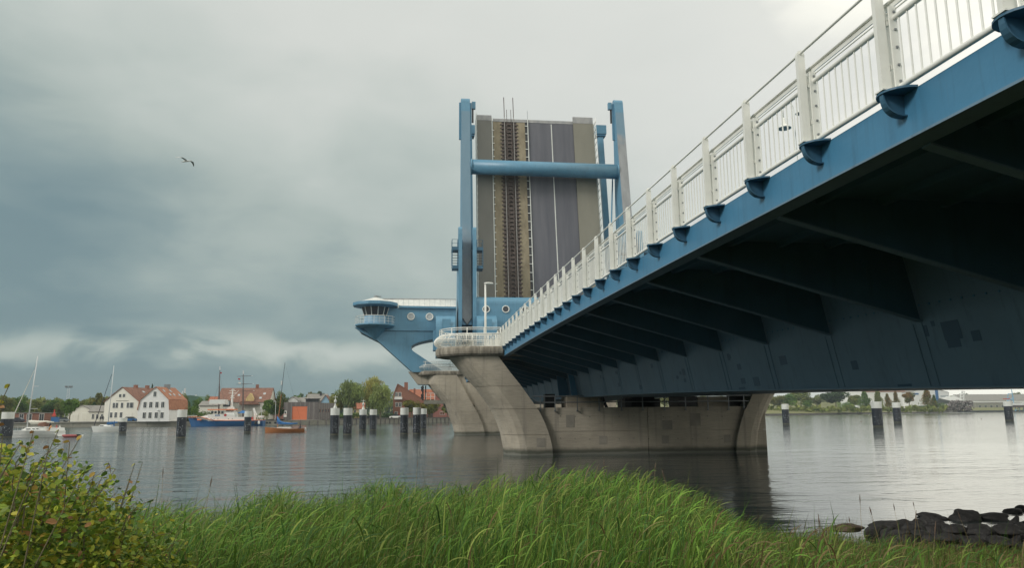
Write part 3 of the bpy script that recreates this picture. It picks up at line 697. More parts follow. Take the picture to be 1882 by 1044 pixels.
for k in range(24):
    a_ = 2*math.pi*k/24; rr_ = RR*math.cos(math.pi/NS)/math.cos((a_ % (2*math.pi/NS))-math.pi/NS); mb.tube([(CX+rr_*math.cos(a_), CY+rr_*math.sin(a_), Z(598)), (CX+rr_*math.cos(a_), CY+rr_*math.sin(a_), Z(583.5))], .028 if k % 2 == 0 else .016, 4)
mb.build('cabin_railing', 'white', house)
mb = MB(); mb.lathe([(.3, 0), (.35, .1), (.2, .35), (0, .4)], (CX, CY, Z(547.5)), 8); mb.tube([(CX+.3, CY, Z(547)), (CX+.3, CY, Z(543))], .03, 4); mb.box((CX+.35, CY-.1, Z(546)), (CX+.8, CY+.1, Z(544.5)))
mb.build('roof_antenna', 'grey_metal', house)
# right-hand gallery over the road
gal = thing('machine_gallery', 'blue gallery with two portholes right of the left pylon, in front of the raised leaf', 'gallery', (at(876, 600, YC).x, YC, at(876, 607, YC).z))
zt3, zb3 = at(930, 544.5, YC).z, at(930, 606, YC).z; xa, xb = at(874.5, 570, YC).x, 32.4
prof = [(YC, zb3), (YC, zt3-1.1)] + [(YC+1.1-1.1*math.cos(a), zt3-1.1+1.1*math.sin(a)) for a in (math.pi/2*k/5 for k in range(1, 6))] + [(YC+2.4, zt3), (YC+2.4, zb3)]
MB().prism_x(prof, xa, xb).build('gallery_shell', 'blue', gal)
porthole(gal, 893.5, 568.5, YC, .50, 'glass'); porthole(gal, 929.5, 568.5, YC, .50, 'glass'); porthole(gal, 965.5, 569.5, YC, .50, 'glass')
# rounded housings either side of the pylon
def housing(px0, px1, py0, py1, nm, Y0, label):
    z1_, z0_ = at(px0, py0, Y0).z, at(px0, py1, Y0).z; h = z1_-z0_; x0, x1 = at(px0, py0, Y0).x, at(px1, py0, Y0).x
    t_ = thing('drive_housing', label, 'housing', ((x0+x1)/2, Y0, z0_))
    R = 2.3
    pr_ = [(Y0+.5, z0_), (Y0, z0_+.8), (Y0, z1_-R)] + [(Y0+R-R*math.cos(a), z1_-R+R*math.sin(a)) for a in (math.pi/2*k/8 for k in range(1, 9))] + [(Y0+R+.6, z1_), (Y0+R+.6, z0_)]
    MB().prism_x(pr_, x0, x1).build('shell', 'blue', t_)
    zz = at(px0, 591, Y0).z
    MB().box((x0+.9, Y0-.02, zz-1.0), (x0+2.1, Y0+.02, zz+.35)).build('access_hatch', 'blue', t_)
    if nm: MB().box((x0-.38, Y0+.4, z1_-5.2), (x0-.003, Y0+2.6, z1_-2.3)).build('side_flange', 'blue', t_)
HY = 107.6
housing(801.5, 837, 577, 657, True, HY, 'light blue round-topped housing left of the left pylon base')
housing(877.5, 914, 577, 640, False, HY, 'light blue round-topped housing right of the left pylon base, behind the lamp')

# ================================================================ rocker beams, pylons, tie
BY0, BZ0, BK = 111.7, CAMZ+13, .15
def by(z): return BY0+BK*(z-BZ0)
def beam_face_mat(name, z0, z1, off):
    mt = mat(name, (.30, .31, .32), .6, .2, 1.1, .1, 12, stretch=(1, 1, .35)); t_ = mt.node_tree; L = t_.links.new
    p = [n for n in t_.nodes if n.type == 'BSDF_PRINCIPLED'][0]; old = p.inputs['Base Color'].links[0].from_socket
    g = t_.nodes.new('ShaderNodeNewGeometry'); s_ = t_.nodes.new('ShaderNodeSeparateXYZ'); L(g.outputs['Position'], s_.inputs[0])
    n = t_.nodes.new('ShaderNodeTexNoise'); n.inputs['Scale'].default_value = .5; n.inputs['Detail'].default_value = 5; L(g.outputs['Position'], n.inputs['Vector'])
    a_ = t_.nodes.new('ShaderNodeMath'); a_.operation = 'MULTIPLY_ADD'; L(n.outputs[0], a_.inputs[0]); a_.inputs[1].default_value = 10; L(s_.outputs[2], a_.inputs[2])
    r = t_.nodes.new('ShaderNodeMapRange'); r.interpolation_type = 'SMOOTHSTEP'; L(a_.outputs[0], r.inputs[0]); r.inputs[1].default_value = z0+5; r.inputs[2].default_value = z1+5; r.inputs[3].default_value = 0; r.inputs[4].default_value = .8
    mm = t_.nodes.new('ShaderNodeMix'); mm.data_type = 'RGBA'; L(r.outputs[0], mm.inputs[0]); L(old, mm.inputs[6]); mm.inputs[7].default_value = (.13, .26, .36, 1); L(mm.outputs[2], p.inputs['Base Color'])
    return mt
MT['beamL'] = beam_face_mat('left_beam_worn_face', 22, 34, 0); MT['beamR'] = beam_face_mat('right_beam_worn_face', 46, 50, 0)
lifter = thing('rocker_frame', 'tall blue rocker beams joined by a thick blue tube before the raised leaf', 'lifting frame', (19, 113, 30))
ztop = onplane(856, 178, BY0, BZ0, BK).z; zpiv = onplane(856, 452, BY0, BZ0, BK).z
zpr = onplane(1132, 181, BY0, BZ0, BK).z
for x0, x1, zt4, fm in ((5.72, 7.18, ztop, 'beamL'), (31.65, 33.12, zpr, 'beamR')):
    def dep(z): return 1.7+3.4*smooth(0, 1, 1-abs(z-zpiv)/(zt4-zpiv)) if z > zpiv else 5.1-2.2*(zpiv-z)/(zpiv-BZ0)
    zs = [BZ0+(zt4-1.0-BZ0)*k/12 for k in range(13)]
    rings = [[(x0, by(z)+.02, z), (x1, by(z)+.02, z), (x1, by(z)+dep(z), z), (x0, by(z)+dep(z), z)] for z in zs]
    z = zs[-1]; D = dep(z)
    for k in range(1, 6):
        a_ = math.pi/2*k/6; rings.append([(x0, by(z)+.02+D/2*(1-math.cos(a_)), z+1.0*math.sin(a_)), (x1, by(z)+.02+D/2*(1-math.cos(a_)), z+1.0*math.sin(a_)), (x1, by(z)+D-D/2*(1-math.cos(a_)), z+1.0*math.sin(a_)), (x0, by(z)+D-D/2*(1-math.cos(a_)), z+1.0*math.sin(a_))])
    MB().loft(rings).build('rocker_beam', 'blue', lifter)
    q = MB(); zz = [BZ0+.9, zt4-2.6]
    q.loft([[(x0+.02, by(z)-.01, z), (x1-.02, by(z)-.01, z), (x1-.02, by(z)+.015, z), (x0+.02, by(z)+.015, z)] for z in zz]); q.build('worn_top_face', fm, lifter)
    xm = (x0+x1)/2
    MB().prism_y([(x0+.02, BZ0+.9-.01), (xm, BZ0-.1), (x1-.02, BZ0+.9-.01)], by(BZ0)-.06, by(BZ0)+.019).build('beam_toe', 'dirty', lifter)
    MB().tube([(x0+.05, by(BZ0)-.10, BZ0+1.0), (xm, by(BZ0)-.10, BZ0-.05), (x1-.05, by(BZ0)-.10, BZ0+1.0)], .05, 4).build('toe_flange', 'dark_metal', lifter)
    sgn = 1 if x0 < 20 else -1
    for s_, xx in ((1, x1), (-1, x0)):       # link plates and rope heads beside the beam head
        if x0 > 20 and s_ == 1: continue
        zh = zt4-.8
        MB().prism_x([(by(zh)+.5, zh), (by(zh)+1.0, zh), (by(zh)+.9, zh-6.4), (by(zh)+.5, zh-6.4)], xx+s_*.02, xx+s_*.30).build('link_plate', 'blue' if s_ < 0 or x0 < 20 else 'blue', lifter)
        if (x0 < 20) == (s_ > 0):
            MB().tube([(xx+s_*.5, by(zh)+.7, zh+.2), (xx+s_*.5, by(zh)+.7, zh-3.4)], .15, 6).build('hanger_rod', 'dark_metal', lifter)
            MB().box((xx+s_*.35, by(zh)+.4, zh-1.), (xx+s_*.95, by(zh)+1.0, zh+.2)).build('hanger_block', 'blue', lifter)
zc_ = onplane(1000, 307.5, BY0, BZ0, BK).z; R_ = (onplane(1000, 295, BY0, BZ0, BK).z-onplane(1000, 320.5, BY0, BZ0, BK).z)/2
MB().tube([(7.19, by(zc_)+1.1, zc_+.12), (31.64, by(zc_)+1.1, zc_-.0)], R_*.98, 24).build('cross_tube', 'blue', lifter, smooth_=True)
for x_ in (7.35, 31.5): MB().tube([(x_-.12, by(zc_)+1.1, zc_+(.12 if x_ < 9 else 0)), (x_+.12, by(zc_)+1.1, zc_+(.12 if x_ < 9 else 0))], R_*1.05, 24).build('tube_collar', 'blue', lifter)
def pylon(x0, x1, label):
    t_ = thing('pylon', label, 'pylon', ((x0+x1)/2, 113, 9), 'blue pylons carrying the rocker beams')
    zT = at(842, 414, 111).z; zL = at(842, 640, 111).z-.5
    for s_, xa in ((-1, x0-.62), (1, x1+.08)):
        pr_ = [(110.7, zL), (110.7, at(842, 470, 111).z), (111.0, zT-1.2)] + [(112.0-1.0*math.cos(a), zT-1.0+1.0*math.sin(a)) for a in (math.pi*k/6 for k in range(1, 6))] + [(113.0, zT-1.2), (116.5, at(842, 470, 111).z), (118, zL)]
        MB().prism_x(pr_, xa, xa+.54).build('pylon_plate', 'blue', t_)
        zz = at(842, 446, 111).z
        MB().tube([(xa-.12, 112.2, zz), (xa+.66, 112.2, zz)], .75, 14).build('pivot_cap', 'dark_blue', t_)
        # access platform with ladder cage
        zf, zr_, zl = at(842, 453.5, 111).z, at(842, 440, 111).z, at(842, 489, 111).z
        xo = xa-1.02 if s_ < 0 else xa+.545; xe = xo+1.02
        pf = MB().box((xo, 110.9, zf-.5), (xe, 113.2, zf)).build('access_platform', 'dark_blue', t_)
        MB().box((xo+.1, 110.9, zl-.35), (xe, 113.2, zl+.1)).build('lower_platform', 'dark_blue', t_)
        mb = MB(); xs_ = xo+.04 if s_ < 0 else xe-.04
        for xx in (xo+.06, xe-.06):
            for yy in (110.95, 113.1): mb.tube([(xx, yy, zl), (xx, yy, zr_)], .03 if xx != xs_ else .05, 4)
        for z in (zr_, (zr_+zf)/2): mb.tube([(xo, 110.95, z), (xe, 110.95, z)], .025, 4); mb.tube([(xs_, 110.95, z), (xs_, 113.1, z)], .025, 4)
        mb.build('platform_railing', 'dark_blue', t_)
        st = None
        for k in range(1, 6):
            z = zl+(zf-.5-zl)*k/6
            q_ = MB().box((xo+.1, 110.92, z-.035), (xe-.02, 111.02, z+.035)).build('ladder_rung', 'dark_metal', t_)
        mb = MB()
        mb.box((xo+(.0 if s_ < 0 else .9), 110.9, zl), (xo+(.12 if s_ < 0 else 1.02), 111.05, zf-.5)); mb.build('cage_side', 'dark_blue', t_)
    MB().box((x0-.1, 115.6, zL), (x1+.1, 116.2, at(842, 560, 111).z)).build('web_plate', 'blue', t_)
    return t_
pylon(5.72, 7.18, 'left blue pylon with ladder platforms flanking the left rocker beam')
pylon(31.65, 33.12, 'right blue pylon mostly hidden behind the bridge railing')

# ================================================================ raised leaf
LK = .15; LY0, LZ0 = 113.6, 8.1
un = Vector((0, LK, 1)).normalized(); nn_ = Vector((0, -1, LK)).normalized(); LO = Vector((0, LY0, LZ0))
def lp(X, s, h): v = LO+un*s+nn_*h; return (X, v.y, v.z)
def lpx(px, py):
    p = onplane(px, py, LY0, LZ0, LK); return p.x, (p-LO).dot(un)
def lbox(mb, xa, xb, s0, s1, h0, h1):
    return mb.hexa([lp(xa, s0, h0), lp(xb, s0, h0), lp(xb, s1, h0), lp(xa, s1, h0)], [lp(xa, s0, h1), lp(xb, s0, h1), lp(xb, s1, h1), lp(xa, s1, h1)])
leaf = thing('bascule_leaf', 'raised bridge leaf standing upright, showing asphalt lane, footways and railway track', 'bridge leaf', (18.3, LY0, LZ0))
ST = lpx(980, 221)[1]; SW = lpx(890, 213)[1]
def X_(px): return lpx(px, 225)[0]
X = dict(wl=X_(876.3), wr=X_(903.2), k1=X_(906), b1=X_(921.5), r1=X_(949), b2=X_(964.3), g=X_(970), a=X_(1052.3), e=X_(1088.6))
lbox(MB(), X['wl']+.1, X['e']-.1, 0, ST-.3, -1.6, -.02).build('leaf_girder', 'web_blue', leaf)
lbox(MB(), X['wl'], X['wr'], 0, SW, .02, .32).build('footway_slab', 'walkway', leaf)
lbox(MB(), X['a']+.02, X['e'], 0, lpx(1070, 217)[1], .02, .32).build('footway_slab', 'walkway2', leaf)
lbox(MB(), X['wl'], X['wr'], SW-1.0, SW-.004, .322, .345).build('end_strip', 'dirty', leaf)
lbox(MB(), X['a']+.02, X['e'], lpx(1070, 217)[1]-1.2, lpx(1070, 217)[1]-.01, .322, .345).build('end_strip', 'dirty', leaf)
lbox(MB(), X['k1'], X['b1'], 0, ST, .0, .10).build('track_bed', 'ballast', leaf)
lbox(MB(), X['r1'], X['b2'], 0, ST, .0, .10).build('track_bed', 'ballast', leaf)
lbox(MB(), X['b1']+.01, X['r1']-.01, 0, ST, -.02, .02).build('track_trough', 'rust', leaf)
lbox(MB(), X['b2'], X['g'], 0, ST, -.02, .03).build('grating_bed', 'dark_metal', leaf)
lbox(MB(), X['g']+.02, X['a'], 0, ST-.55, .0, .12).build('asphalt_lane', 'asphalt', leaf)
lbox(MB(), X['k1'], X['a'], ST-.55, ST, .122, .16).build('end_strip', 'dirty', leaf)
xc = X_(1012.6); lbox(MB(), xc-.075, xc+.075, 0, ST-.7, .121, .129).build('lane_line', 'pile_white', leaf)
lbox(MB(), X['wr']+.01, X['wr']+.13, 0, SW-.5, .0, .38).build('kerb_strip', 'white', leaf)
xr1, xr2 = X_(926.8), X_(943.6)
bl = mesh_of(MB().box((-.28, -.12, -.10), (.28, .12, .10)), 'rail_fastening', 'rust'); RX = math.atan(LK)
for xr_ in (xr1, xr2):
    lbox(MB(), xr_-.05, xr_+.05, 0, ST+.3, .02, .22).build('running_rail', 'rail_steel', leaf)
    MB().tube([lp(xr_, ST+.2, .15), lp(xr_, ST+1.6, .15), lp(xr_-.06, ST+4.0, .45)], .07, 5).build('rail_end', 'rust', leaf)
for xr_ in (xr1+.42, xr2-.42):
    lbox(MB(), xr_-.035, xr_+.035, 0, ST+1.8, .02, .20).build('guard_rail', 'rust', leaf)
ns = 62
for k in range(ns):
    s_ = .4+k*(ST-.8)/ns
    for x_ in (xr1-.45, xr1+.85, xr2-.85, xr2+.45):
        v = lp(x_, s_, .10); inst(bl, 'rail_fastening', leaf, v, rot=(-RX, 0, 0))
rung = mesh_of(MB().box((-(X['g']-X['b2'])/2, -.05, -.06), ((X['g']-X['b2'])/2, .05, .06)), 'kerb_bracket', 'pile_white')
for k in range(30):
    v = lp((X['g']+X['b2'])/2, 1+k*(ST-1.5)/29.5, .13); inst(rung, 'kerb_bracket', leaf, v, rot=(-RX, 0, 0))
lbox(MB(), X['g']-.12, X['g']-.0, 0, ST+.0, .10, .30).build('kerb_strip', 'pile_white', leaf)
MB().tube([lp(X['g']-.06, ST, .2), lp(X['g']-.06, ST+1.7, .2)], .05, 4).build('guide_pin', 'grey_metal', leaf)
tick = mesh_of(MB().box((-.16, -.05, -.05), (.16, .05, .05)), 'edge_clip', 'white')
for k in range(34):
    inst(tick, 'edge_clip', leaf, lp(X['wr']+.26, 1.5+k*(SW-3)/34, .2), rot=(-RX, 0, 0))
# edge railings of the leaf seen end-on
for xx, s_ in ((X['wl']-.12, -1), (X['e']+.14, 1)):
    mb = MB()
    for h, r in ((.35, .04), (1.0, .03), (1.55, .04)): mb.tube([lp(xx+s_*.05, 0, h), lp(xx+s_*.05, SW-.3, h)], r, 4)
    k = 0
    while k*1.25 < SW-1: lbox(mb, xx-.04, xx+.04, k*1.25, k*1.25+.10, .0, 1.6); k += 1
    mb.build('edge_railing', 'white', leaf)
    st_, px_ = None, None
lbox(MB(), X['e']+.02, X['e']+.26, 0, ST-.3, -.2, .02).build('edge_girder', 'pile_white', leaf)
lbox(MB(), X['wl']-.24, X['wl']-.02, 0, ST-.3, -.2, .02).build('edge_girder', 'pile_white', leaf)
# suspension arms beside the leaf
for (pxa, pxb, lab) in ((1095, 1114.8, 'blue hanger arm with a square head on the right side of the raised leaf'), (863, 873, 'blue hanger arm with a square head, mostly hidden behind the left rocker beam')):
    Yh = 123.0; a, b = at(pxa, 229, Yh), at(pxb, 249, Yh)
    if pxa < 900: a.x = b.x-1.8
    t_ = thing('hanger_arm', lab, 'hanger arm', ((a.x+b.x)/2, Yh, b.z), 'hanger arms beside the raised leaf')
    MB().box((a.x, Yh, b.z+.35), (b.x, Yh+1.8, a.z)).build('arm_head', 'blue', t_)
    MB().box((a.x+.1, Yh+.1, b.z), (b.x-.1, Yh+1.7, b.z+.348)).build('head_flange', 'bridge_blue', t_)
    xm = (a.x+b.x)/2; z1_ = b.z; z0_ = 12
    MB().loft([[(xm-.52, Yh+.3-LK*(z1_-z), z), (xm+.42, Yh+.3-LK*(z1_-z), z), (xm+.42, Yh+1.3-LK*(z1_-z), z), (xm-.52, Yh+1.3-LK*(z1_-z), z)] for z in (z0_, z1_-.002)]).build('arm', 'blue', t_)
a, b = at(1126, 322, 119), at(1123.5, 420, 116); tag(MB().tube([a, b, at(1121, 520, 113)], .12, 6).build('tie_rod', 'blue'), 'thin blue rod between the hanger arm and the right rocker beam', 'rod')
# street lamp on the deck behind the near pier
lt = at(892, 522, 62); lampY = 62
lamp = thing('street_lamp', 'white street lamp with a flat oval head on the nearer pier platform', 'street lamp', (lt.x, lampY, pz))
MB().tube([(lt.x, lampY, pz-.6), (lt.x, lampY, lt.z)], [.11, .07], 8).build('pole', 'white', lamp, smooth_=True)
MB().lathe([(0, -.07), (.15, -.06), (.33, 0), (.28, .08), (0, .13)], (lt.x+.28, lampY, lt.z+.03), 14, sx=1.25, sy=.8).build('lamp_head', 'white', lamp, smooth_=True)
# ================================================================ water and land
mb = MB(); mb.face([(-1500, -60, 0), (1500, -60, 0), (1500, 1500, 0), (-1500, 1500, 0)]); tag(mb.build('water', 'water'), kind='structure')
def shore_y(x):        # distance of the near shoreline
    return 15.0 + 3.2*smooth(5, 12, x) + 1.5*math.sin(x*.35) + (-3.0*smooth(-4, -14, x)) + .04*max(0, x-12)
def ground_z(x, y):
    s = shore_y(x)
    z = 1.35 - 1.35*smooth(2.5, s, y) - .9*smooth(s, s+6, y)
    return z + .06*math.sin(x*1.3+y*.7)*math.cos(y*1.1)
xs_ = [-400, -150, -60]+[-40+1.0*i for i in range(91)]+[70, 150, 400]; ys_ = [-250, -80, -30]+[-20+1.0*i for i in range(48)]
vv, ff = [], []
for y in ys_:
    for x in xs_: vv.append((x, y, ground_z(x, y)))
nx = len(xs_)
for j in range(len(ys_)-1):
    for i in range(nx-1): ff.append((j*nx+i, j*nx+i+1, (j+1)*nx+i+1, (j+1)*nx+i))
mb = MB(); mb.v = vv; mb.f = ff; tag(mb.build('near_bank', 'soil', smooth_=True), kind='structure')
GZ = 1.4
ql = [(-500, 793), (-200, 789.5), (0, 787), (200, 785), (340, 783.6), (520, 781.5), (600, 780.3), (700, 778.3), (840, 776)]
qp = [atz(x, y) for x, y in ql]
qr = [atz(x, y) for x, y in [(1000, 771), (1200, 767.3), (1413, 764), (1640, 760.3), (1760, 758.6), (1882, 757.3), (2100, 755)]]
mb = MB(); line = qp+[qr[0]]
for a, b in zip(line, line[1:]):
    mb.face([(a.x, a.y+.3, GZ), (b.x, b.y+.3, GZ), (b.x*1.0+60, 1450, GZ), (a.x-600, 1450, GZ)])
tag(mb.build('far_bank', 'pavement'), kind='structure')
mb = MB()
prof = [(0, 1.1), (14, 2.3), (45, 4.4), (120, 5.6), (400, 6), (700, 8)]
rows = [[Vector((p.x-d*.02, p.y+d, z)) for p in qr] for d, z in prof]
for r0_, r1_ in zip(rows, rows[1:]):
    for k in range(len(qr)-1): mb.face([r0_[k], r0_[k+1], r1_[k+1], r1_[k]])
tag(mb.build('meadow', 'grassland', smooth_=False), kind='structure')
# hills behind the town
mb = MB(); hr = []
for Y_, f_ in ((700, 0), (800, .7), (900, 1.0), (1100, .9)):
    hr.append([(x, Y_, GZ+f_*(13+9*math.exp(-((x+90)/130)**2)+3*math.sin(x*.02)) if f_ else GZ) for x in range(-700, 700, 50)])
for r0_, r1_ in zip(hr, hr[1:]):
    for k in range(len(r0_)-1): mb.face([r0_[k], r0_[k+1], r1_[k+1], r1_[k]])
tag(mb.build('hill', 'grassland', smooth_=True), kind='structure')

# quay walls
def wall_run(name, label, pts, m_, h, thick=.6, cap=None, pile_step=None, pile_m='timber'):
    t_ = thing(name, label, 'quay wall', (pts[0].x, pts[0].y, 0))
    for a, b in zip(pts, pts[1:]):
        n_ = max(1, int((b-a).length/9)); d = (b-a)/n_; w = Vector((-d.y, d.x, 0)).normalized()*thick; e_ = d.normalized()*.04
        for k in range(n_):
            p, q = a+d*k+e_, a+d*(k+1)-e_
            MB().hexa([(p.x, p.y, -.5), (q.x, q.y, -.5), (q.x+w.x, q.y+w.y, -.5), (p.x+w.x, p.y+w.y, -.5)], [(p.x, p.y, h), (q.x, q.y, h), (q.x+w.x, q.y+w.y, h), (p.x+w.x, p.y+w.y, h)]).build('wall_section', m_, t_)
        if cap:
            g = Vector((w.x, w.y, 0)).normalized()*-.25
            MB().hexa([(a.x+g.x, a.y+g.y, h+.003), (b.x+g.x, b.y+g.y, h+.003), (b.x+w.x, b.y+w.y, h+.003), (a.x+w.x, a.y+w.y, h+.003)], [(a.x+g.x, a.y+g.y, h+.25), (b.x+g.x, b.y+g.y, h+.25), (b.x+w.x, b.y+w.y, h+.25), (a.x+w.x, a.y+w.y, h+.25)]).build('coping', cap, t_)
        if pile_step:
            n_ = int((b-a).length/pile_step); me = None
            for k in range(n_):
                p = a+(b-a)*k/n_
                if me is None: me = mesh_of(MB().tube([(0, -.2, -.6), (0, -.2, h-.15)], .16, 6), 'quay_pile', pile_m)
                inst(me, 'quay_pile', t_, (p.x, p.y, 0))
    return t_
wall_run('quay_wall', 'long pale concrete quay wall in front of the cream and white houses', qp[0:5], 'quay', GZ-.15, cap='pavement')
wall_run('quay_wall', 'quay edge behind the brown sailing boat, beside the timber boathouse', [qp[4], qp[5], qp[6]], 'quay', GZ-.1, pile_step=2.5)
wall_run('quay_wall', 'dark piled quay wall under the willows and the red brick house', [qp[6], qp[7], qp[8], qr[0]], 'quay', GZ+.1, cap='timber', pile_step=1.6)
wall_run('bank_edging', 'low dark timber edging along the grassy bank on the right', qr[0:5], 'timber', 1.0, thick=.5, pile_step=9)
wall_run('quay_wall', 'dark wharf edge in front of the shipyard at the far right', qr[4:], 'pile', 1.6, thick=1)

# ================================================================ houses
def house_at(name, label, cat, px, py, Y, az, w, d, prof, wall_m, roof_m, ridge='v', over=.3, gz=GZ, hip=0):
    """prof: list of (u,z) outline of the gable from left eave over the peak to right eave"""
    t_ = thing(name, label, cat); W_ = MB()
    if ridge == 'v':
        W_.prism_y([(0, 0)]+[(u, z-.02) for u, z in prof]+[(w, 0)], 0, d)
        for (u0, z0), (u1, z1) in zip(prof, prof[1:]):
            ex = over if (u0, z0) == prof[0] else 0; ex2 = over if (u1, z1) == prof[-1] else 0
            L_ = math.hypot(u1-u0, z1-z0); dx, dz = (u1-u0)/L_, (z1-z0)/L_
            a = (u0-dx*ex, z0-dz*ex); b = (u1+dx*ex2, z1+dz*ex2); n_ = (-dz*.16, dx*.16)
            MB().prism_y([a, b, (b[0]+n_[0], b[1]+n_[1]), (a[0]+n_[0], a[1]+n_[1])], -.25, d+.25-0).build('roof', roof_m, t_)
    else:
        pf = [(u*d/w, z) for u, z in prof]
        W_.prism_x([(0, 0)]+[(u, z-.02) for u, z in pf]+[(d, 0)], 0, w)
        for (u0, z0), (u1, z1) in zip(pf, pf[1:]):
            ex = over if (u0, z0) == pf[0] else 0; ex2 = over if (u1, z1) == pf[-1] else 0
            L_ = math.hypot(u1-u0, z1-z0); dx, dz = (u1-u0)/L_, (z1-z0)/L_
            a = (u0-dx*ex, z0-dz*ex); b = (u1+dx*ex2, z1+dz*ex2); n_ = (-dz*.16, dx*.16)
            MB().prism_x([a, b, (b[0]+n_[0], b[1]+n_[1]), (a[0]+n_[0], a[1]+n_[1])], -.25, w+.25).build('roof', roof_m, t_)
    W_.build('wall', wall_m, t_)
    p = at(px, py, Y); t_.location = (p.x, Y, gz); t_.rotation_euler = (0, 0, -math.radians(az))
    return t_
def win(t_, u, z, w, h, face='f', off=0, frame='white', glass='glass', name='window'):
    loc = t_.location.copy(); t_.location = (0, 0, 0)
    def bx(a0, a1, z0, z1, d0, d1):
        if face == 'f': return MB().box((a0, off-d1, z0), (a1, off-d0, z1))
        return MB().box((off+d0, a0, z0), (off+d1, a1, z1))
    f = bx(u-w/2-.1, u+w/2+.1, z-.1, z+h+.1, .012, .07).build(name, frame, t_)
    bx(u-w/2, u-.04, z, z+h, .072, .09).build('pane', glass, f); bx(u+.04, u+w/2, z, z+h, .072, .09).build('pane', glass, f)
    t_.location = loc; return f
def local(t_, fn):
    loc = t_.location.copy(); rot = t_.rotation_euler.copy(); t_.location = (0, 0, 0)
    r = fn(); t_.location = loc; return r
h1 = house_at('town_house', 'cream gabled house with a brown tiled roof and two chimneys on the quay', 'house', 189.6, 776, 238, 20, 11.6, 14, [(0, 5.9), (5.8, 10.0), (11.6, 5.9)], 'cream', 'brown_roof')
for u in (5.2, 6.5): win(h1, u, 7.1, .75, .95)
for u in (3.3, 4.3, 6.1, 8.1, 9.1, 9.6): win(h1, u, 4.0, .75, 1.5)
for u in (2.6, 4.2, 6.0): win(h1, u, 1.2, .8, 1.5)
local(h1, lambda: (MB().box((7.2, -.06, .05), (9.8, -.005, 2.5)).build('garage_door', 'cream', h1), MB().box((3.9, -.03, 5.95), (8.2, -.008, 6.15)).build('facade_lettering', 'quay', h1),
                   [MB().box((5.3, y, 9.6), (6.2, y+.9, 10.9)).build('chimney', 'brick', h1) for y in (5, 10)],
                   [MB().hexa([(7.5+k*.8, y, 8.98-k*.57), (8.2+k*.8, y, 8.48-k*.57), (8.2+k*.8, y+.8, 8.48-k*.57), (7.5+k*.8, y+.8, 8.98-k*.57)], [(7.6+k*.8, y, 9.1-k*.57), (8.3+k*.8, y, 8.6-k*.57), (8.3+k*.8, y+.8, 8.6-k*.57), (7.6+k*.8, y+.8, 9.1-k*.57)]).build('roof_window', 'grey_glass', h1) for k, y in ((0, 6), (0, 11))]))
h2 = house_at('town_house', 'white gambrel-gabled house with an orange tiled roof on the quay', 'house', 251.7, 776.3, 232, 8, 9.2, 11.5, [(0, 3.6), (.55, 6.2), (4.9, 9.9), (8.9, 6.2), (9.2, 3.6)], 'white_wall', 'orange_roof')
win(h2, 4.7, 7.2, .8, 1.4)
for u in (2.0, 3.7, 5.5, 7.2): win(h2, u, 4.0, .85, 1.6); win(h2, u, 1.0, .85, 1.6)
local(h2, lambda: ([MB().hexa([(5.9+dx, y, 9.12-dx*.925), (6.6+dx, y, 8.47-dx*.925), (6.6+dx, y+.8, 8.47-dx*.925), (5.9+dx, y+.8, 9.12-dx*.925)], [(6.02+dx, y, 9.26-dx*.925), (6.72+dx, y, 8.61-dx*.925), (6.72+dx, y+.8, 8.61-dx*.925), (6.02+dx, y+.8, 9.26-dx*.925)]).build('roof_window', 'grey_glass', h2) for dx, y in ((0, 1.5), (0, 5.5), (1.2, 3), (1.2, 5.5), (1.2, 9))],
                   MB().box((4.3, 6, 9.4), (5.6, 7.3, 10.9)).build('chimney', 'grey_metal', h2)))
win(h2, 8.5, .6, 1.2, 2.2, face='r', off=9.2)
def shed(name, label, px0, px1, pyb, pyt, Y, d, wall_m, roof_m='grey_roof', gz=GZ, cat='shed', az=0):
    a, b = at(px0, pyb, Y), at(px1, pyb, Y); h = at(px0, pyt, Y).z-gz; w = b.x-a.x
    return house_at(name, label, cat, px0, pyb, Y, az, w, d, [(0, h*.97), (w/2, h), (w, h*.97)], wall_m, roof_m, over=.2, gz=gz)
s1 = shed('brick_shed', 'low red brick workshop with dark doors behind the large white yacht', 26, 76, 778, 759.5, 262, 9, 'brick')
for u, w_ in ((2, 1.2), (4.4, 1.4), (8.1, 1.3)): win(s1, u, .1, w_, 2.4, name='door', glass='dark_metal')
_w = at(163, 777, 262).x-at(124, 777, 262).x; s2 = house_at('garage', 'pale grey gabled garage with white doors behind the round green tree', 'garage', 124, 777, 262, 0, _w, 10, [(0, 3.0), (_w*.62, 5.1), (_w, 3.9)], 'cream', 'grey_roof', over=.2)
win(s2, 5.5, .1, 2.6, 2.6, name='door', frame='white', glass='cream'); win(s2, 2, .1, 2, 2.2, name='door', glass='cream')
_w = at(190, 777, 258).x-at(162, 777, 258).x; s3 = house_at('outbuilding', 'low annex with a grey brown roof against the cream house', 'annex', 162, 777, 258, 0, _w, 8, [(0, 3.1), (_w/2, 5.0), (_w, 3.1)], 'cream', 'grey_roof', ridge='u')
for u in (1.3, 2.6, 4): win(s3, u, .8, .6, 1.5)
h3 = house_at('inn', 'large house with broad brown tiled roof and yellow dormer behind the service ship', 'house', 397, 772, 290, 0, 18.5, 13, [(0, 6.4), (9.2, 11.6), (18.5, 6.4)], 'cream', 'brown_roof', ridge='u')
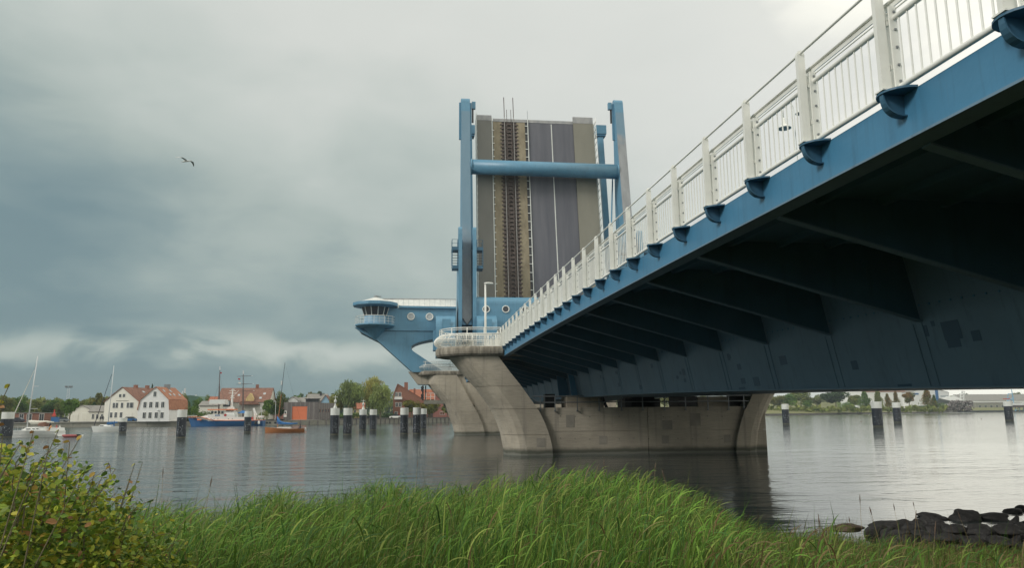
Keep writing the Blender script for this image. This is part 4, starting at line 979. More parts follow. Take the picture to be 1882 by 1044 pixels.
local(h3, lambda: (MB().prism_y([(10.2, 5.8), (10.2, 7.6), (11.6, 9.6), (13.0, 7.6), (13.0, 5.8)], -.3, 4).build('dormer', 'yellow', h3), MB().box((12.2, 6.0, 10.8), (13.2, 7.0, 13.0)).build('chimney', 'brick', h3),
                   [MB().hexa([(x, y, z), (x+.9, y, z), (x+.9, y+.8, z+.62), (x, y+.8, z+.62)], [(x, y, z+.2), (x+.9, y, z+.2), (x+.9, y+.8, z+.85), (x, y+.8, z+.85)]).build('roof_window', 'grey_glass', h3) for x, y, z in ((6.5, 2.6, 8.5), (15.6, 3.2, 9.), (14.6, 1.1, 7.4))],
                   MB().prism_y([(8.2, 5.4), (9.0, 6.7), (14.2, 6.7), (15.4, 5.4)], -2.2, 0).build('porch_roof', 'brown_roof', h3)))
h3b = house_at('side_wing', 'lower wing with a tan roof left of the large brown-roofed house', 'house', 364, 774, 280, 0, 7, 9, [(0, 5.0), (3.5, 6.6), (7, 4.8)], 'cream', 'grey_roof', ridge='u')
h3c = shed('glazed_pavilion', 'black framed glazed pavilion on a white base behind the ship bridge', 390, 419, 774, 736.5, 285, 7, 'dark_metal', cat='pavilion')
local(h3c, lambda: MB().box((-.2, -.3, 0), (6.3, -.02, 4.6)).build('base_wall', 'white_wall', h3c))
for u in (1, 2.4, 3.8, 5.1): win(h3c, u, 5.2, 1.0, 1.6, frame='dark_metal', glass='grey_glass')
h3d = house_at('cottage', 'small house with an orange roof peeping over the ship behind the white pavilion', 'house', 380.5, 774, 300, 0, 5.2, 7, [(0, 6.5), (2.6, 8.6), (5.2, 6.5)], 'cream', 'red_roof', ridge='u')
# green domed hall with small stacks
g0, g1, g2 = at(318, 745, 420), at(378, 745, 420), at(340, 727, 420)
gh = thing('arched_hall', 'dark green arched hall behind the white house roof, with pale stacks on it', 'hall', (g0.x, 420, GZ))
W_ = g1.x-g0.x; H_ = g2.z-GZ
MB().prism_y([(g0.x, GZ)]+[(g0.x+W_/2-W_/2*math.cos(a)**1, GZ+H_*(.55+.45*math.sin(a))) for a in (math.pi*k/12 for k in range(13))]+[(g1.x, GZ)], 420, 450).build('arched_shell', mat('green_sheeting', (.05, .12, .07), .6, .1, 1), gh)
for px, y0, y1 in ((319.5, 716, 728), (340, 714, 729), (336, 719, 729), (360, 726, 733), (325, 723, 730)):
    p = at(px, y0, 424); q = at(px, y1+4, 424); MB().tube([(p.x, 424, q.z), (p.x, 424, p.z)], .45, 6).build('stack', 'mast', gh)
# timber boathouse with the orange door
bY = 252; e0 = at(520, 781, bY); e1 = at(583, 781, bY)
bh = thing('boathouse', 'grey timber boathouse with a large orange roller door standing on piles over the water', 'boathouse', (e0.x, bY, 0))
zt_ = at(550, 739.5, bY).z; zf = 1.3
w_ = e1.x-e0.x
mb = MB(); mb.box((e0.x+.1, bY+.14, zf), (e1.x, bY+12, zt_-.1)).build('wall_core', 'timber', bh)
nb = 34; pl = None
d0, d1 = at(536.5, 760, bY).x, at(564.5, 760, bY).x; dzt, dzb = at(550, 747.5, bY).z, at(550, 776.5, bY).z
for k in range(nb):
    xa = e0.x+w_*k/nb; xb = e0.x+w_*(k+1)/nb-.03; zlo = zf
    if d0-.1 < (xa+xb)/2 < d1+.1: zlo = dzt+.1
    off = (k*7 % 3)*.015
    MB().box((xa, bY-off, zlo), (xb, bY+.12, zt_+(k % 3)*.01)).build('board', ('timber', 'timber2', 'timber')[(k*5+k//3) % 3], bh)
MB().box((d0, bY+.05, dzb), (d1, bY+.13, dzt)).build('roller_door', 'orange', bh)
for s_, (xa, xb) in enumerate(((d0-.2, d0), (d1, d1+.2))): MB().box((xa, bY-.1, dzb-1.2), (xb, bY+.135, dzt+.15)).build('door_post', 'grey_metal', bh)
f1_ = at(613, 781, bY+9)
nb = 22
for k in range(nb):
    a = e1.lerp(Vector((f1_.x, bY+9, 0)), k/nb); b = e1.lerp(Vector((f1_.x, bY+9, 0)), (k+.93)/nb)
    MB().hexa([(a.x, a.y, zf), (b.x, b.y, zf), (b.x, b.y+.15, zf), (a.x, a.y+.15, zf)], [(a.x, a.y, zt_-.25), (b.x, b.y, zt_-.25), (b.x, b.y+.15, zt_-.25), (a.x, a.y+.15, zt_-.25)]).build('board', ('timber', 'timber', 'timber2')[k*7 % 3], bh)
MB().hexa([(e1.x, bY+.2, zf), (f1_.x, bY+9.2, zf), (f1_.x, bY+14, zf), (e1.x, bY+12, zf)], [(e1.x, bY+.2, zt_-.3), (f1_.x, bY+9.2, zt_-.3), (f1_.x, bY+14, zt_-.3), (e1.x, bY+12, zt_-.3)]).build('wing_wall', 'timber', bh)
for px in (586.5, 592, 597.5, 602.5, 607):
    t__ = (px-583)/30; p = e1.lerp(Vector((f1_.x, bY+9, 0)), t__); z0_, z1_ = at(px, 758, p.y).z, at(px, 752, p.y).z
    f_ = MB().box((p.x-.32, p.y-.13, z0_), (p.x+.32, p.y-.01, z1_)).build('window', 'brick', bh); MB().box((p.x-.22, p.y-.16, z0_+.12), (p.x+.22, p.y-.135, z1_-.12)).build('pane', 'glass', f_)
MB().box((at(560, 739, bY).x, bY+2, zt_-.1), (at(583, 739, bY).x, bY+6, at(570, 733.5, bY+2).z)).build('roof_box', 'dark_metal', bh)
MB().box((at(558.5, 739, bY).x, bY+1.6, at(570, 733.8, bY+2).z), (at(584.5, 739, bY).x, bY+6.4, at(570, 732.9, bY+2).z)).build('roof_box_cap', 'dark_metal', bh)
for px in (521, 527, 534, 568, 576, 584): x = at(px, 780, bY).x; MB().tube([(x, bY+.3, -.6), (x, bY+.3, zf+.05)], .25, 6).build('pile', 'timber', bh)
MB().box((at(566, 780, bY).x, bY+.4, .2), (at(590, 780, bY).x, bY+2, zf)).build('concrete_beam', 'quay', bh)
sgp = MB().box((at(521.5, 760, bY).x, bY-.12, at(524, 767, bY).z), (at(527, 760, bY).x, bY-.05, at(524, 755.5, bY).z)).build('notice_sign', 'white', bh)
MB().box((at(523, 760, bY).x, bY-.14, at(524, 760.5, bY).z), (at(525.8, 760, bY).x, bY-.122, at(524, 757, bY).z)).build('symbol', 'black', sgp)
MB().box((at(521.5, 760, bY).x, bY-.135, at(524, 762.2, bY).z), (at(527, 760, bY).x, bY-.121, at(524, 761.4, bY).z)).build('stripe', 'red', sgp)
# houses above the boathouse
hz = [('town_house', 'white gabled house just above the timber boathouse roof', 527, 546, 729.5, 737, 300, 'white_wall', 'grey_roof', 'v'),
      ('town_house', 'grey-roofed house right of the white gable above the boathouse', 545, 562, 731, 740, 305, 'white_wall', 'grey_roof', 'u'),
      ('town_house', 'house with a wide tan roof and dark chimney above the boathouse', 562, 598, 724.5, 737, 320, 'cream', 'grey_roof', 'u'),
      ('town_house', 'house with a pale blue gable beside the willows', 588, 606, 727, 740, 300, 'pale_blue', 'brown_roof', 'v'),
      ('town_house', 'yellow house glimpsed between the willows and the boathouse', 645, 668, 741, 752, 330, 'yellow', 'red_roof', 'u'),
      ('cottage', 'pink cottage glimpsed left of the boathouse behind the brown mast', 497, 521, 742, 750, 300, 'pink', 'red_roof', 'u')]
for nm, lb_, xa, xb, yp, ye, Y, wm, rm, rg in hz:
    a, b = at(xa, ye, Y), at(xb, ye, Y); zp_ = at(xa, yp, Y).z-GZ; w_ = b.x-a.x
    hh = house_at(nm, lb_, 'house', xa, 770, Y, 0, w_, 9, [(0, a.z-GZ), (w_/2, zp_), (w_, a.z-GZ)], wm, rm, ridge=rg)
    for u in (w_*.3, w_*.7): win(hh, u, max(1, (a.z-GZ)*.55), .8, 1.2)
    if 'tan' in lb_: local(hh, lambda: MB().box((w_*.62, 3, zp_-1.2), (w_*.72, 4, zp_+.6)).build('chimney', 'dark_metal', hh))
# red brick house
h5 = house_at('brick_house', 'red brick house with steep red roof, tall chimney and white balcony beside the willows', 'house', 722, 768, 292, 0, 13, 12, [(0, 8.5), (1.6, 12.8), (13, 6.0)][:3], 'brick', 'red_roof')
local(h5, lambda: (MB().box((4.0, 3, 9.5), (5.4, 4.4, 13.6)).build('chimney', 'brick', h5), MB().box((7.6, 4, 8), (8.3, 4.7, 11.3)).build('chimney', 'brick', h5),
                   MB().box((.5, -1.0, 7.0), (3.4, -.02, 7.9)).build('balcony', 'white_wall', h5)))
for u, z in ((1.2, 8.1), (2.5, 8.1), (1.4, 4.3), (2.7, 4.3), (1.2, .9), (3.6, .9)): win(h5, u, z, .9, 1.5)
h6 = house_at('town_house', 'house with a long orange red roof behind the brick house', 'house', 752, 768, 310, 0, 10, 12, [(0, 7.3), (5, 11.4), (10, 7.3)], 'brick', 'red_roof', ridge='u')
h6b = house_at('town_house', 'house with a pointed pinkish roof left of the farther pier, behind the signal mast', 'house', 783, 768, 318, 0, 9.5, 12, [(0, 7.2), (4.4, 11.4), (9.5, 6.4)], 'pink', 'red_roof')
h7 = shed('pink_building', 'low pink rendered building with a dark red door beside the farther pier', 784, 826, 768, 750.5, 296, 8, 'pink', cat='building')
win(h7, 1.3, .1, 2.2, 2.4, name='door', frame='brick', glass='rust'); win(h7, 6, 1.2, 1.6, 1.0, glass='brick')

# ---- shipyard on the right bank
def bank_z(d):
    for (d0, z0), (d1, z1) in zip(prof2, prof2[1:]):
        if d <= d1: return z0+(z1-z0)*(d-d0)/(d1-d0)
    return 8
prof2 = [(0, 1.1), (14, 2.3), (45, 4.4), (120, 5.6), (400, 6), (700, 8)]
Yh = 640
def rightshed(name, label, x0, x1, yb, ye, yp, Y, d, wm, rm, ridge, cat='hall', gz=4.0):
    a, b = at(x0, ye, Y), at(x1, ye, Y); zp_ = at(x0, yp, Y).z-gz; w_ = b.x-a.x
    return house_at(name, label, cat, x0, yb, Y, 0, w_, d, [(0, a.z-gz), (w_/2, zp_), (w_, a.z-gz)], wm, rm, ridge=ridge, gz=gz)
k1 = rightshed('factory_hall', 'long pale hall with a brownish roof behind the young trees on the right', 1590, 1678, 745, 721, 713.5, Yh, 40, 'white_wall', 'brown_roof', 'u')
k2 = rightshed('boat_hall', 'white gabled boat hall with a blue vertical stripe at the shipyard', 1673, 1746, 745, 722, 711, Yh-10, 60, 'white_wall', 'grey_roof', 'v')
a_ = at(1673, 740, Yh-10)
local(k2, lambda: [MB().box((at(p0, 740, Yh-10).x-a_.x, -.3, at(p0, q1, Yh-10).z-4), (at(p1, 740, Yh-10).x-a_.x, -.02, at(p0, q0, Yh-10).z-4)).build(n_, m_, k2)
                   for p0, p1, q0, q1, n_, m_ in ((1721, 1726, 715, 738, 'blue_stripe', 'ship_blue'), (1680, 1690, 723, 725.5, 'name_sign', 'ship_blue'), (1730, 1744, 727, 741, 'hall_door', 'grey_glass'))])
k3 = rightshed('long_shed', 'very long low shed with a dark grey roof at the far right of the shipyard', 1773, 1960, 745, 737, 725, 760, 30, 'white_wall', 'grey_roof', 'u', gz=3)
k4 = rightshed('workshop', 'grey workshop below the long dark roof at the shipyard', 1795, 1880, 752, 741, 740, 735, 8, 'quay', 'grey_roof', 'u', gz=2.5)
for u in range(6): win(k4, 4+u*6.5, 2, 2.4, 2.4)

# ================================================================ dolphins (mooring piles)
def dolphin(px, pyw, width, py_top, label, beacon=False, white=True, seed=0):
    c = atz(px, pyw); Y = c.y; sc_ = (at(px+1, pyw, Y)-at(px, pyw, Y)).x; r = width*sc_/2; zt_ = at(px, py_top, Y).z
    t_ = thing('mooring_pile', label, 'mooring pile', (c.x, c.y+r, 0), 'black and white mooring piles in the river')
    C_ = (c.x, c.y+r, 0); wl_ = zt_*.74
    MB().lathe([(r*.93, -.8), (r*.93, .28), (r, .32), (r, wl_)], C_, 20).build('pile_shaft', 'pile', t_, smooth_=False)
    MB().lathe([(r*.955, .05), (r*.955, .26)], C_, 20).build('tide_band', 'algae', t_)
    if white:
        MB().lathe([(r*1.02, wl_+.002), (r*1.02, zt_-.03), (r*.97, zt_)], C_, 20).build('white_cap', 'pile_white', t_)
        for k in range(3):
            a = 1.3+k*2.1; MB().tube([(C_[0]+r*.9*math.cos(a), C_[1]+r*.9*math.sin(a), zt_), (C_[0]+r*.9*math.cos(a), C_[1]+r*.9*math.sin(a), zt_+.12)], .04, 5).build('cap_lug', 'dark_metal', t_)
    rnd = random.Random(px)
    mb = MB()
    for _ in range(46):                                   # scuffed chafing marks of the mooring lines
        a = -math.pi/2+rnd.gauss(0, .65); z = rnd.uniform(.45, wl_*.62) if rnd.random() < .8 else rnd.uniform(.4, wl_); w, h = rnd.uniform(.03, .16), rnd.uniform(.02, .16)
        rr = r+.004; q = []
        for da, zz in ((-w/r/2, z+rnd.uniform(-.03, .03)), (w/r/2, z), (w/r/2*rnd.uniform(.3, 1), z+h), (-w/r/2, z+h*rnd.uniform(.4, 1))): q.append((C_[0]+rr*math.cos(a+da), C_[1]+rr*math.sin(a+da), zz))
        mb.face(q)
    tag(mb.build('scuff_marks', 'scuff', t_), kind='stuff')
    MB().tube([(C_[0]-r*.2, C_[1]-r-.05, .4), (C_[0]-r*.2, C_[1]-r-.05, wl_)], .035, 4).build('fender_rail', 'dark_metal', t_)
    if beacon:
        MB().lathe([(r*.45, 0), (r*.38, .12), (r*.14, .55), (r*.12, .8), (r*.3, .84), (r*.3, 1.15), (r*.1, 1.3), (.03, 1.35), (.03, 1.9)], (C_[0], C_[1], zt_), 10).build('beacon_light', 'pile_white', t_, smooth_=True)
        MB().tube([(C_[0]-.35, C_[1], zt_+1.62), (C_[0]+.35, C_[1], zt_+1.62)], .03, 4).build('beacon_arm', 'pile_white', t_)
    return t_
for a in ((5, 806, 22, 758, 'mooring pile at the left edge beside the bow of the large white yacht'),
          (222.5, 796.5, 13.5, 768.5, 'mooring pile with no white cap showing, in front of the small white sailing yacht'),
          (329.5, 807, 17.5, 753.5, 'mooring pile standing alone in front of the bow of the blue and white ship'),
          (453, 796, 13, 756.5, 'mooring pile in front of the stern of the blue and white ship'),
          (613.5, 801, 16.5, 750.5, 'mooring pile with a beacon on its cap, left of the nearer pair by the boathouse', True),
          (637.5, 801, 16.5, 750.5, 'plain mooring pile right of the nearer beacon pile', False),
          (666, 792, 13.5, 753, 'mooring pile with a smaller beacon, in front of the willows', True),
          (685, 792, 13, 753, 'plain mooring pile right of the farther beacon pile', False),
          (742.5, 799.5, 15, 750, 'left one of the mooring piles nearest the farther pier'),
          (766, 799.5, 15, 749.5, 'middle mooring pile by the farther pier, partly covering another'),
          (778.5, 791, 11, 751.5, 'mooring pile nearest the farther pier, half hidden behind its neighbour'),
          (1448, 780.5, 12, 743, 'mooring pile right of the nearer pier, leftmost on the bright water'),
          (1619.5, 785.5, 17, 738.5, 'largest mooring pile on the bright water under the bridge'),
          (1654.5, 777.5, 13, 740, 'smaller mooring pile just right of the largest one on the bright water'),
          (1861, 774, 13, 737.5, 'mooring pile at the far right in front of the shipyard')):
    dolphin(a[0], a[1], a[2], a[3], a[4], beacon=(a[5] if len(a) > 5 else False), white=True)

# ================================================================ boats
def hull(t_, x0, x1, Y, beam, sheer, m_, bow='l', draft=.3, n=14, name='hull', flare=.75, transom=.55, raked=.8):
    """hull along X from bow to stern; sheer(u) deck height"""
    rings = []; L_ = x1-x0
    for k in range(n+1):
        u = k/n; w = beam/2*(math.sin(min(1, u*1.9)*math.pi/2)**.75)*(1-(1-transom)*max(0, (u-.6)/.4)**2); w = max(w, .03)
        z = sheer(u)
        xo = x0+L_*u if bow == 'l' else x1-L_*u
        sgn = -1 if bow == 'l' else 1
        def px_(zf_): return xo + sgn*raked*zf_*(max(0, 1-u*3))
        rings.append([(px_(1), Y-w, z), (px_(.5), Y-w*(flare+.15), z*.5), (px_(0), Y-w*flare, 0), (px_(0), Y-w*.3, -draft), (px_(0), Y+w*.3, -draft), (px_(0), Y+w*flare, 0), (px_(.5), Y+w*(flare+.15), z*.5), (px_(1), Y+w, z)])
    return MB().loft(rings).build(name, m_, t_)
# --- blue and white service ship
sY = 226; s0, s1 = at(348, 783, sY), at(485, 783, sY); L_ = s1.x-s0.x
def sX(px): return at(px, 770, sY).x
def sZ(py, px=415): return at(px, py, sY).z
ship = thing('service_ship', 'blue and white harbour service ship with an orange-edged bridge, moored at the quay', 'ship', ((s0.x+s1.x)/2, sY, 0))
def sh(u): return max(.4, sZ(767)-(sZ(767)-sZ(773.6))*smooth(.24, .36, u))
hull(ship, s0.x+.6, s1.x, sY, 5.6, sh, 'ship_blue', 'l', raked=1.1, transom=.8)
def sbox(x0, x1, y0, y1, nm, m_, ya=-1.8, yb=1.8, par=None): return MB().box((sX(x0), sY+ya, sZ(y1)), (sX(x1), sY+yb, sZ(y0))).build(nm, m_, par or ship)
MB().loft([[(sX(x), sY-w-.03, sh((sX(x)-s0.x)/L_)+.0), (sX(x), sY+w+.03, sh((sX(x)-s0.x)/L_)), (sX(x), sY+w+.03, sh((sX(x)-s0.x)/L_)+.12), (sX(x), sY-w-.03, sh((sX(x)-s0.x)/L_)+.12)] for x, w in ((345, .3), (352, 1.3), (362, 2.0), (375, 2.5), (395, 2.8), (420, 2.8), (450, 2.8), (470, 2.7), (484.5, 2.3))]).build('rubbing_strake', 'orange_flat', ship)
MB().hexa([(sX(364), sY-2.0, sZ(768)), (sX(392), sY-2.2, sZ(774)), (sX(392), sY+2.2, sZ(774)), (sX(364), sY+2.0, sZ(768))], [(sX(366), sY-1.6, sZ(767)), (sX(388), sY-1.7, sZ(762)), (sX(388), sY+1.7, sZ(762)), (sX(366), sY+1.6, sZ(767))]).build('foredeck_house', 'gelcoat', ship)
dh = sbox(386, 434, 762, 774, 'deckhouse', 'gelcoat', -2.3, 2.3); sbox(386.5, 414.5, 753.8, 762.2, 'wheelhouse', 'gelcoat', -2.0, 2.0)
for x in (391, 396.8, 403.2, 409.2): sbox(x, x+4.4, 756, 760.6, 'wheelhouse_window', 'glass', -2.04, -2.0, dh)
sbox(384.5, 432.5, 752.2, 754.2, 'bridge_roof', 'orange_flat', -2.3, 2.3); sbox(414.5, 433, 757.5, 762, 'side_screen', 'gelcoat', -1.9, 1.9)
np_ = sbox(399, 407.5, 762.5, 765, 'name_plate', 'ship_blue', -2.34, -2.3); sbox(400.5, 406, 763.4, 764.2, 'plate_lettering', 'gelcoat', -2.36, -2.341, np_)
cr_c = (sX(417.5), sZ(763.2)); MB().prism_y([(cr_c[0]+.38*math.cos(a), cr_c[1]+.38*math.sin(a)) for a in (2*math.pi*k/12 for k in range(12))], sY-2.35, sY-2.301).build('round_emblem', 'cloth_red', ship)
for x in (391, 397, 404, 423, 430): sbox(x, x+1, 769.5, 771, 'porthole', 'glass', -2.33, -2.301)
sbox(366, 374, 769.5, 772.5, 'orange_patch', 'orange_flat', -1.98, -1.7)
mb = MB(); mz0, mz1 = sZ(757), sZ(714.5); mx_ = sX(425)
mb.tube([(mx_-.1, sY, sZ(753)), (mx_, sY, sZ(724))], [.42, .2], 8); mb.tube([(mx_, sY, sZ(724)), (mx_, sY, mz1)], [.18, .06], 6)
mb.build('mast', 'gelcoat', ship); mb = MB()
for py, w in ((716.5, .5), (719, .9), (723, 1.1), (728, .5)): mb.tube([(mx_-w, sY, sZ(py)), (mx_+w, sY, sZ(py))], .07, 4)
mb.tube([(mx_+.3, sY, sZ(728)), (mx_+1.7, sY, sZ(718))], .05, 4); mb.box((mx_-.5, sY-.3, sZ(732)), (mx_+.5, sY+.3, sZ(730.5))); mb.build('mast_yards', 'gelcoat', ship)
MB().hexa([(sX(415), sY-1.2, sZ(757)), (sX(431), sY-1.2, sZ(757)), (sX(431), sY+1.2, sZ(757)), (sX(415), sY+1.2, sZ(757))], [(sX(420), sY-.6, sZ(748)), (sX(428), sY-.6, sZ(748)), (sX(428), sY+.6, sZ(748)), (sX(420), sY+.6, sZ(748))]).build('mast_house', 'gelcoat', ship)
sbox(434, 462, 767, 774, 'bulwark', 'gelcoat', -2.4, 2.4)
hull(ship, sX(434), sX(463), sY-.6, 1.7, lambda u: .9, 'cover_blue', 'l', name='tender_hull')
td = ship.children[-1]; td.location.z += sZ(764)-.05
MB().hexa([(sX(437), sY-1.2, sZ(760)), (sX(460), sY-1.2, sZ(760)), (sX(460), sY+.1, sZ(760)), (sX(437), sY+.1, sZ(760))], [(sX(446), sY-.65, sZ(755)), (sX(451), sY-.65, sZ(756)), (sX(451), sY-.5, sZ(756)), (sX(446), sY-.5, sZ(755))]).build('tender_cover', 'cover_blue', ship)
mb = MB(); mb.tube([(sX(468), sY, sZ(774)), (sX(468), sY, sZ(760)), (sX(465), sY, sZ(751))], .3, 6); mb.tube([(sX(465), sY, sZ(751)), (sX(471), sY, sZ(764))], .2, 5); mb.build('deck_crane', 'gelcoat', ship)
mb = MB()
for x in range(345, 366, 3): mb.tube([(sX(x), sY-1.2, sZ(767)), (sX(x), sY-1.2, sZ(763.5))], .05, 4)
mb.tube([(sX(344), sY-1.2, sZ(763.5)), (sX(365), sY-1.4, sZ(764.2))], .05, 4)
for x in range(470, 486, 3): mb.tube([(sX(x), sY-2., sZ(773.6)), (sX(x), sY-2., sZ(767))], .05, 4)
mb.tube([(sX(470), sY-2, sZ(767)), (sX(485), sY-2., sZ(767))], .06, 4); mb.build('deck_railing', 'gelcoat', ship)
for x in (462, 474, 480): MB().lathe([(.1, -.5), (.3, -.3), (.3, .3), (.1, .5)], (sX(x), sY-2.85, sZ(777.5)), 8).build('fender', 'black' if x != 480 else 'gelcoat', ship)
sbox(464.5, 468.5, 767, 772, 'life_ring_board', 'red', -2.45, -2.405)
sbox(476, 484, 764.5, 768.5, 'aft_locker', 'gelcoat', -1.3, 1.3)
# --- varnished wooden sailing boat
wY = 139; wx0, wx1 = at(485.5, 792, wY), at(560, 793, wY)
wb = thing('wooden_sailboat', 'varnished wooden sailing boat with its sail down and blue cover, motoring past the boathouse', 'sailboat', ((wx0.x+wx1.x)/2, wY, 0))
hull(wb, wx0.x+.2, wx1.x, wY, 2.1, lambda u: .95-.34*math.sin(min(1, u*1.15)*math.pi*.5)+.12*max(0, u-.7), 'wood', 'l', raked=.12, transom=.45)
MB().box((at(510, 780, wY).x, wY-.5, .6), (at(535, 780, wY).x, wY+.5, .92)).build('coachroof', 'gelcoat', wb)
mt0, mt1 = at(509.5, 788, wY), at(523.7, 667, wY); mm_ = mt0.lerp(mt1, .52)
MB().tube([mt0, mm_], [.075, .06], 6).build('lower_mast', 'wood', wb); MB().tube([mm_, mt1], [.055, .03], 6).build('upper_mast', 'dark_metal', wb)
q0 = at(517.7, 704, wY); MB().box((q0.x-.12, wY-.1, q0.z-.35), (q0.x+.06, wY+.1, q0.z+.35)).build('radar_reflector', 'gelcoat', wb)
c_ = [at(510, 766, wY), at(513, 775.5, wY), at(520, 778.5, wY), at(535, 779.5, wY), at(547, 778.5, wY)]
MB().tube(c_, [.10, .26, .24, .16, .1], 7).build('sail_cover', 'cover_blue', wb, smooth_=True)
MB().hexa([(c_[0].x-.1, wY-.06, c_[0].z), (c_[1].x, wY-.06, c_[1].z), (c_[2].x, wY-.06, c_[2].z-.2), (c_[0].x-.05, wY-.06, c_[2].z-.1)], [(c_[0].x-.1, wY+.06, c_[0].z), (c_[1].x, wY+.06, c_[1].z), (c_[2].x, wY+.06, c_[2].z-.2), (c_[0].x-.05, wY+.06, c_[2].z-.1)]).build('cover_boot', 'cover_blue', wb)
MB().tube([at(484, 788, wY), at(518, 706, wY)], .012, 3).build('forestay', 'dark_metal', wb); MB().tube([at(556, 787, wY), at(523.6, 668, wY)], .010, 3).build('backstay', 'dark_metal', wb)
MB().box((wx1.x-.02, wY-.12, .25), (wx1.x+.25, wY+.12, .8)).build('outboard_motor', 'gelcoat', wb)
# --- large white yacht left
yY = 124; a, b = at(13, 800, yY), at(113, 803, yY)
ya_ = thing('sailing_yacht', 'large white sailing yacht with furled sail and crew at the stern, leftmost boat', 'yacht', ((a.x+b.x)/2, yY, 0))
hull(ya_, a.x+.3, b.x, yY, 3.0, lambda u: at(30, 791.3, yY).z-.12*u, 'gelcoat', 'l', raked=.5, transom=.85)
zdk = at(50, 791, yY).z
MB().hexa([(at(42, 790, yY).x, yY-.9, zdk-.1), (at(88, 790, yY).x, yY-1., zdk-.1), (at(88, 790, yY).x, yY+1., zdk-.1), (at(42, 790, yY).x, yY+.9, zdk-.1)], [(at(52, 790, yY).x, yY-.65, zdk+.42), (at(86, 790, yY).x, yY-.75, zdk+.5), (at(86, 790, yY).x, yY+.75, zdk+.5), (at(52, 790, yY).x, yY+.65, zdk+.42)]).build('coachroof', 'gelcoat', ya_)
for px in (53, 57, 65, 72): p = at(px, 790, yY); MB().box((p.x, yY-.93, zdk+.14), (p.x+.3, yY-.80, zdk+.24)).build('cabin_window', 'glass', ya_)
m0, m1 = at(49.5, 788, yY), at(69.2, 655, yY)
MB().tube([m0, m1], [.10, .06], 7).build('mast', 'mast', ya_, smooth_=True)
for t__, w in ((.27, 1.1), (.58, .8)):
    p = m0.lerp(m1, t__); MB().tube([(p.x-.05, yY, p.z), (p.x+w, yY, p.z)], .03, 4).build('spreader', 'mast', ya_)
MB().tube([at(15, 786, yY), at(63.5, 680, yY)], [.09, .03], 6).build('furled_jib', 'cover_white', ya_); MB().tube([at(63.5, 680, yY), m1], .015, 3).build('forestay', 'grey_metal', ya_)
MB().tube([at(53, 774, yY), at(58, 776.5, yY), at(72, 777, yY), at(86, 776, yY), at(99, 776.5, yY)], [.12, .32, .28, .2, .1], 8).build('furled_mainsail', 'cover_white', ya_, smooth_=True)
MB().hexa([(at(74, 779, yY).x, yY-.9, zdk+.7), (at(86, 779, yY).x, yY-.9, zdk+.5), (at(86, 779, yY).x, yY+.9, zdk+.5), (at(74, 779, yY).x, yY+.9, zdk+.7)], [(at(76, 779, yY).x, yY-.7, zdk+1.1), (at(86, 779, yY).x, yY-.8, zdk+1.2), (at(86, 779, yY).x, yY+.8, zdk+1.2), (at(76, 779, yY).x, yY+.7, zdk+1.1)]).build('sprayhood', 'brown_roof', ya_)
mb = MB()
for px in list(range(16, 112, 8)): p = at(px, 790, yY); mb.tube([(p.x, yY-1.2, zdk-.05), (p.x, yY-1.2, zdk+.55)], .02, 4)
mb.tube([(at(16, 790, yY).x, yY-1.2, zdk+.55), (at(111, 790, yY).x, yY-1.2, zdk+.5)], .012, 4); mb.build('guard_rail', 'mast', ya_)
MB().hexa([(b.x-1.2, yY-1.3, zdk-.2), (b.x+.1, yY-1.2, .1), (b.x+.1, yY+1.2, .1), (b.x-1.2, yY+1.3, zdk-.2)], [(b.x-1.1, yY-1.3, zdk+.35), (b.x-.2, yY-1.2, zdk+.3), (b.x-.2, yY+1.2, zdk+.3), (b.x-1.1, yY+1.3, zdk+.35)]).build('transom', 'gelcoat', ya_)
# --- dinghy
dY = 122; a, b = at(116, 802, dY), at(148, 803, dY)
dg = thing('dinghy', 'small faded red rubber dinghy with an outboard motor towed behind the large yacht', 'dinghy', ((a.x+b.x)/2, dY, 0))
for s_ in (-1, 1): MB().tube([(a.x, dY+s_*.15, .28), (a.x+.35, dY+s_*.5, .2), (a.x+1.9, dY+s_*.55, .18), (a.x+2.2, dY+s_*.55, .2)], [.12, .2, .2, .08], 8).build('tube', 'dinghy_red', dg, smooth_=True)
MB().box((a.x+.2, dY-.4, .05), (a.x+1.9, dY+.4, .14)).build('floor', 'black', dg); MB().box((a.x+1.85, dY-.4, .05), (a.x+1.95, dY+.4, .4)).build('transom', 'wood', dg)
mb = MB(); mb.box((a.x+2.0, dY-.15, .1), (a.x+2.5, dY+.15, .42)); mb.build('outboard_motor', 'black', dg); MB().box((a.x+2.5, dY-.12, .12), (a.x+2.85, dY+.12, .38)).build('motor_cowl', 'gelcoat', dg)
# --- small white yacht
vY = 160; a, b = at(170, 795.5, vY), at(228, 796, vY)
yv = thing('sailing_yacht', 'smaller white sailing yacht in front of the cream house, half behind a mooring pile', 'yacht', ((a.x+b.x)/2, vY, 0))
hull(yv, a.x+.2, b.x, vY, 2.3, lambda u: at(200, 784.3, vY).z+.1-.15*u, 'gelcoat', 'l', raked=.5, transom=.7)
zv = at(200, 784.3, vY).z
MB().hexa([(at(182, 784, vY).x, vY-.7, zv-.05), (at(206, 784, vY).x, vY-.8, zv-.05), (at(206, 784, vY).x, vY+.8, zv-.05), (at(182, 784, vY).x, vY+.7, zv-.05)], [(at(186, 784, vY).x, vY-.5, zv+.35), (at(205, 784, vY).x, vY-.6, zv+.42), (at(205, 784, vY).x, vY+.6, zv+.42), (at(186, 784, vY).x, vY+.5, zv+.35)]).build('coachroof', 'gelcoat', yv)
MB().box((at(186, 784, vY).x, vY-.76, zv+.1), (at(193, 784, vY).x, vY-.7, zv+.22)).build('cabin_window', 'glass', yv)
n0, n1 = at(198, 783, vY), at(209.5, 672, vY)
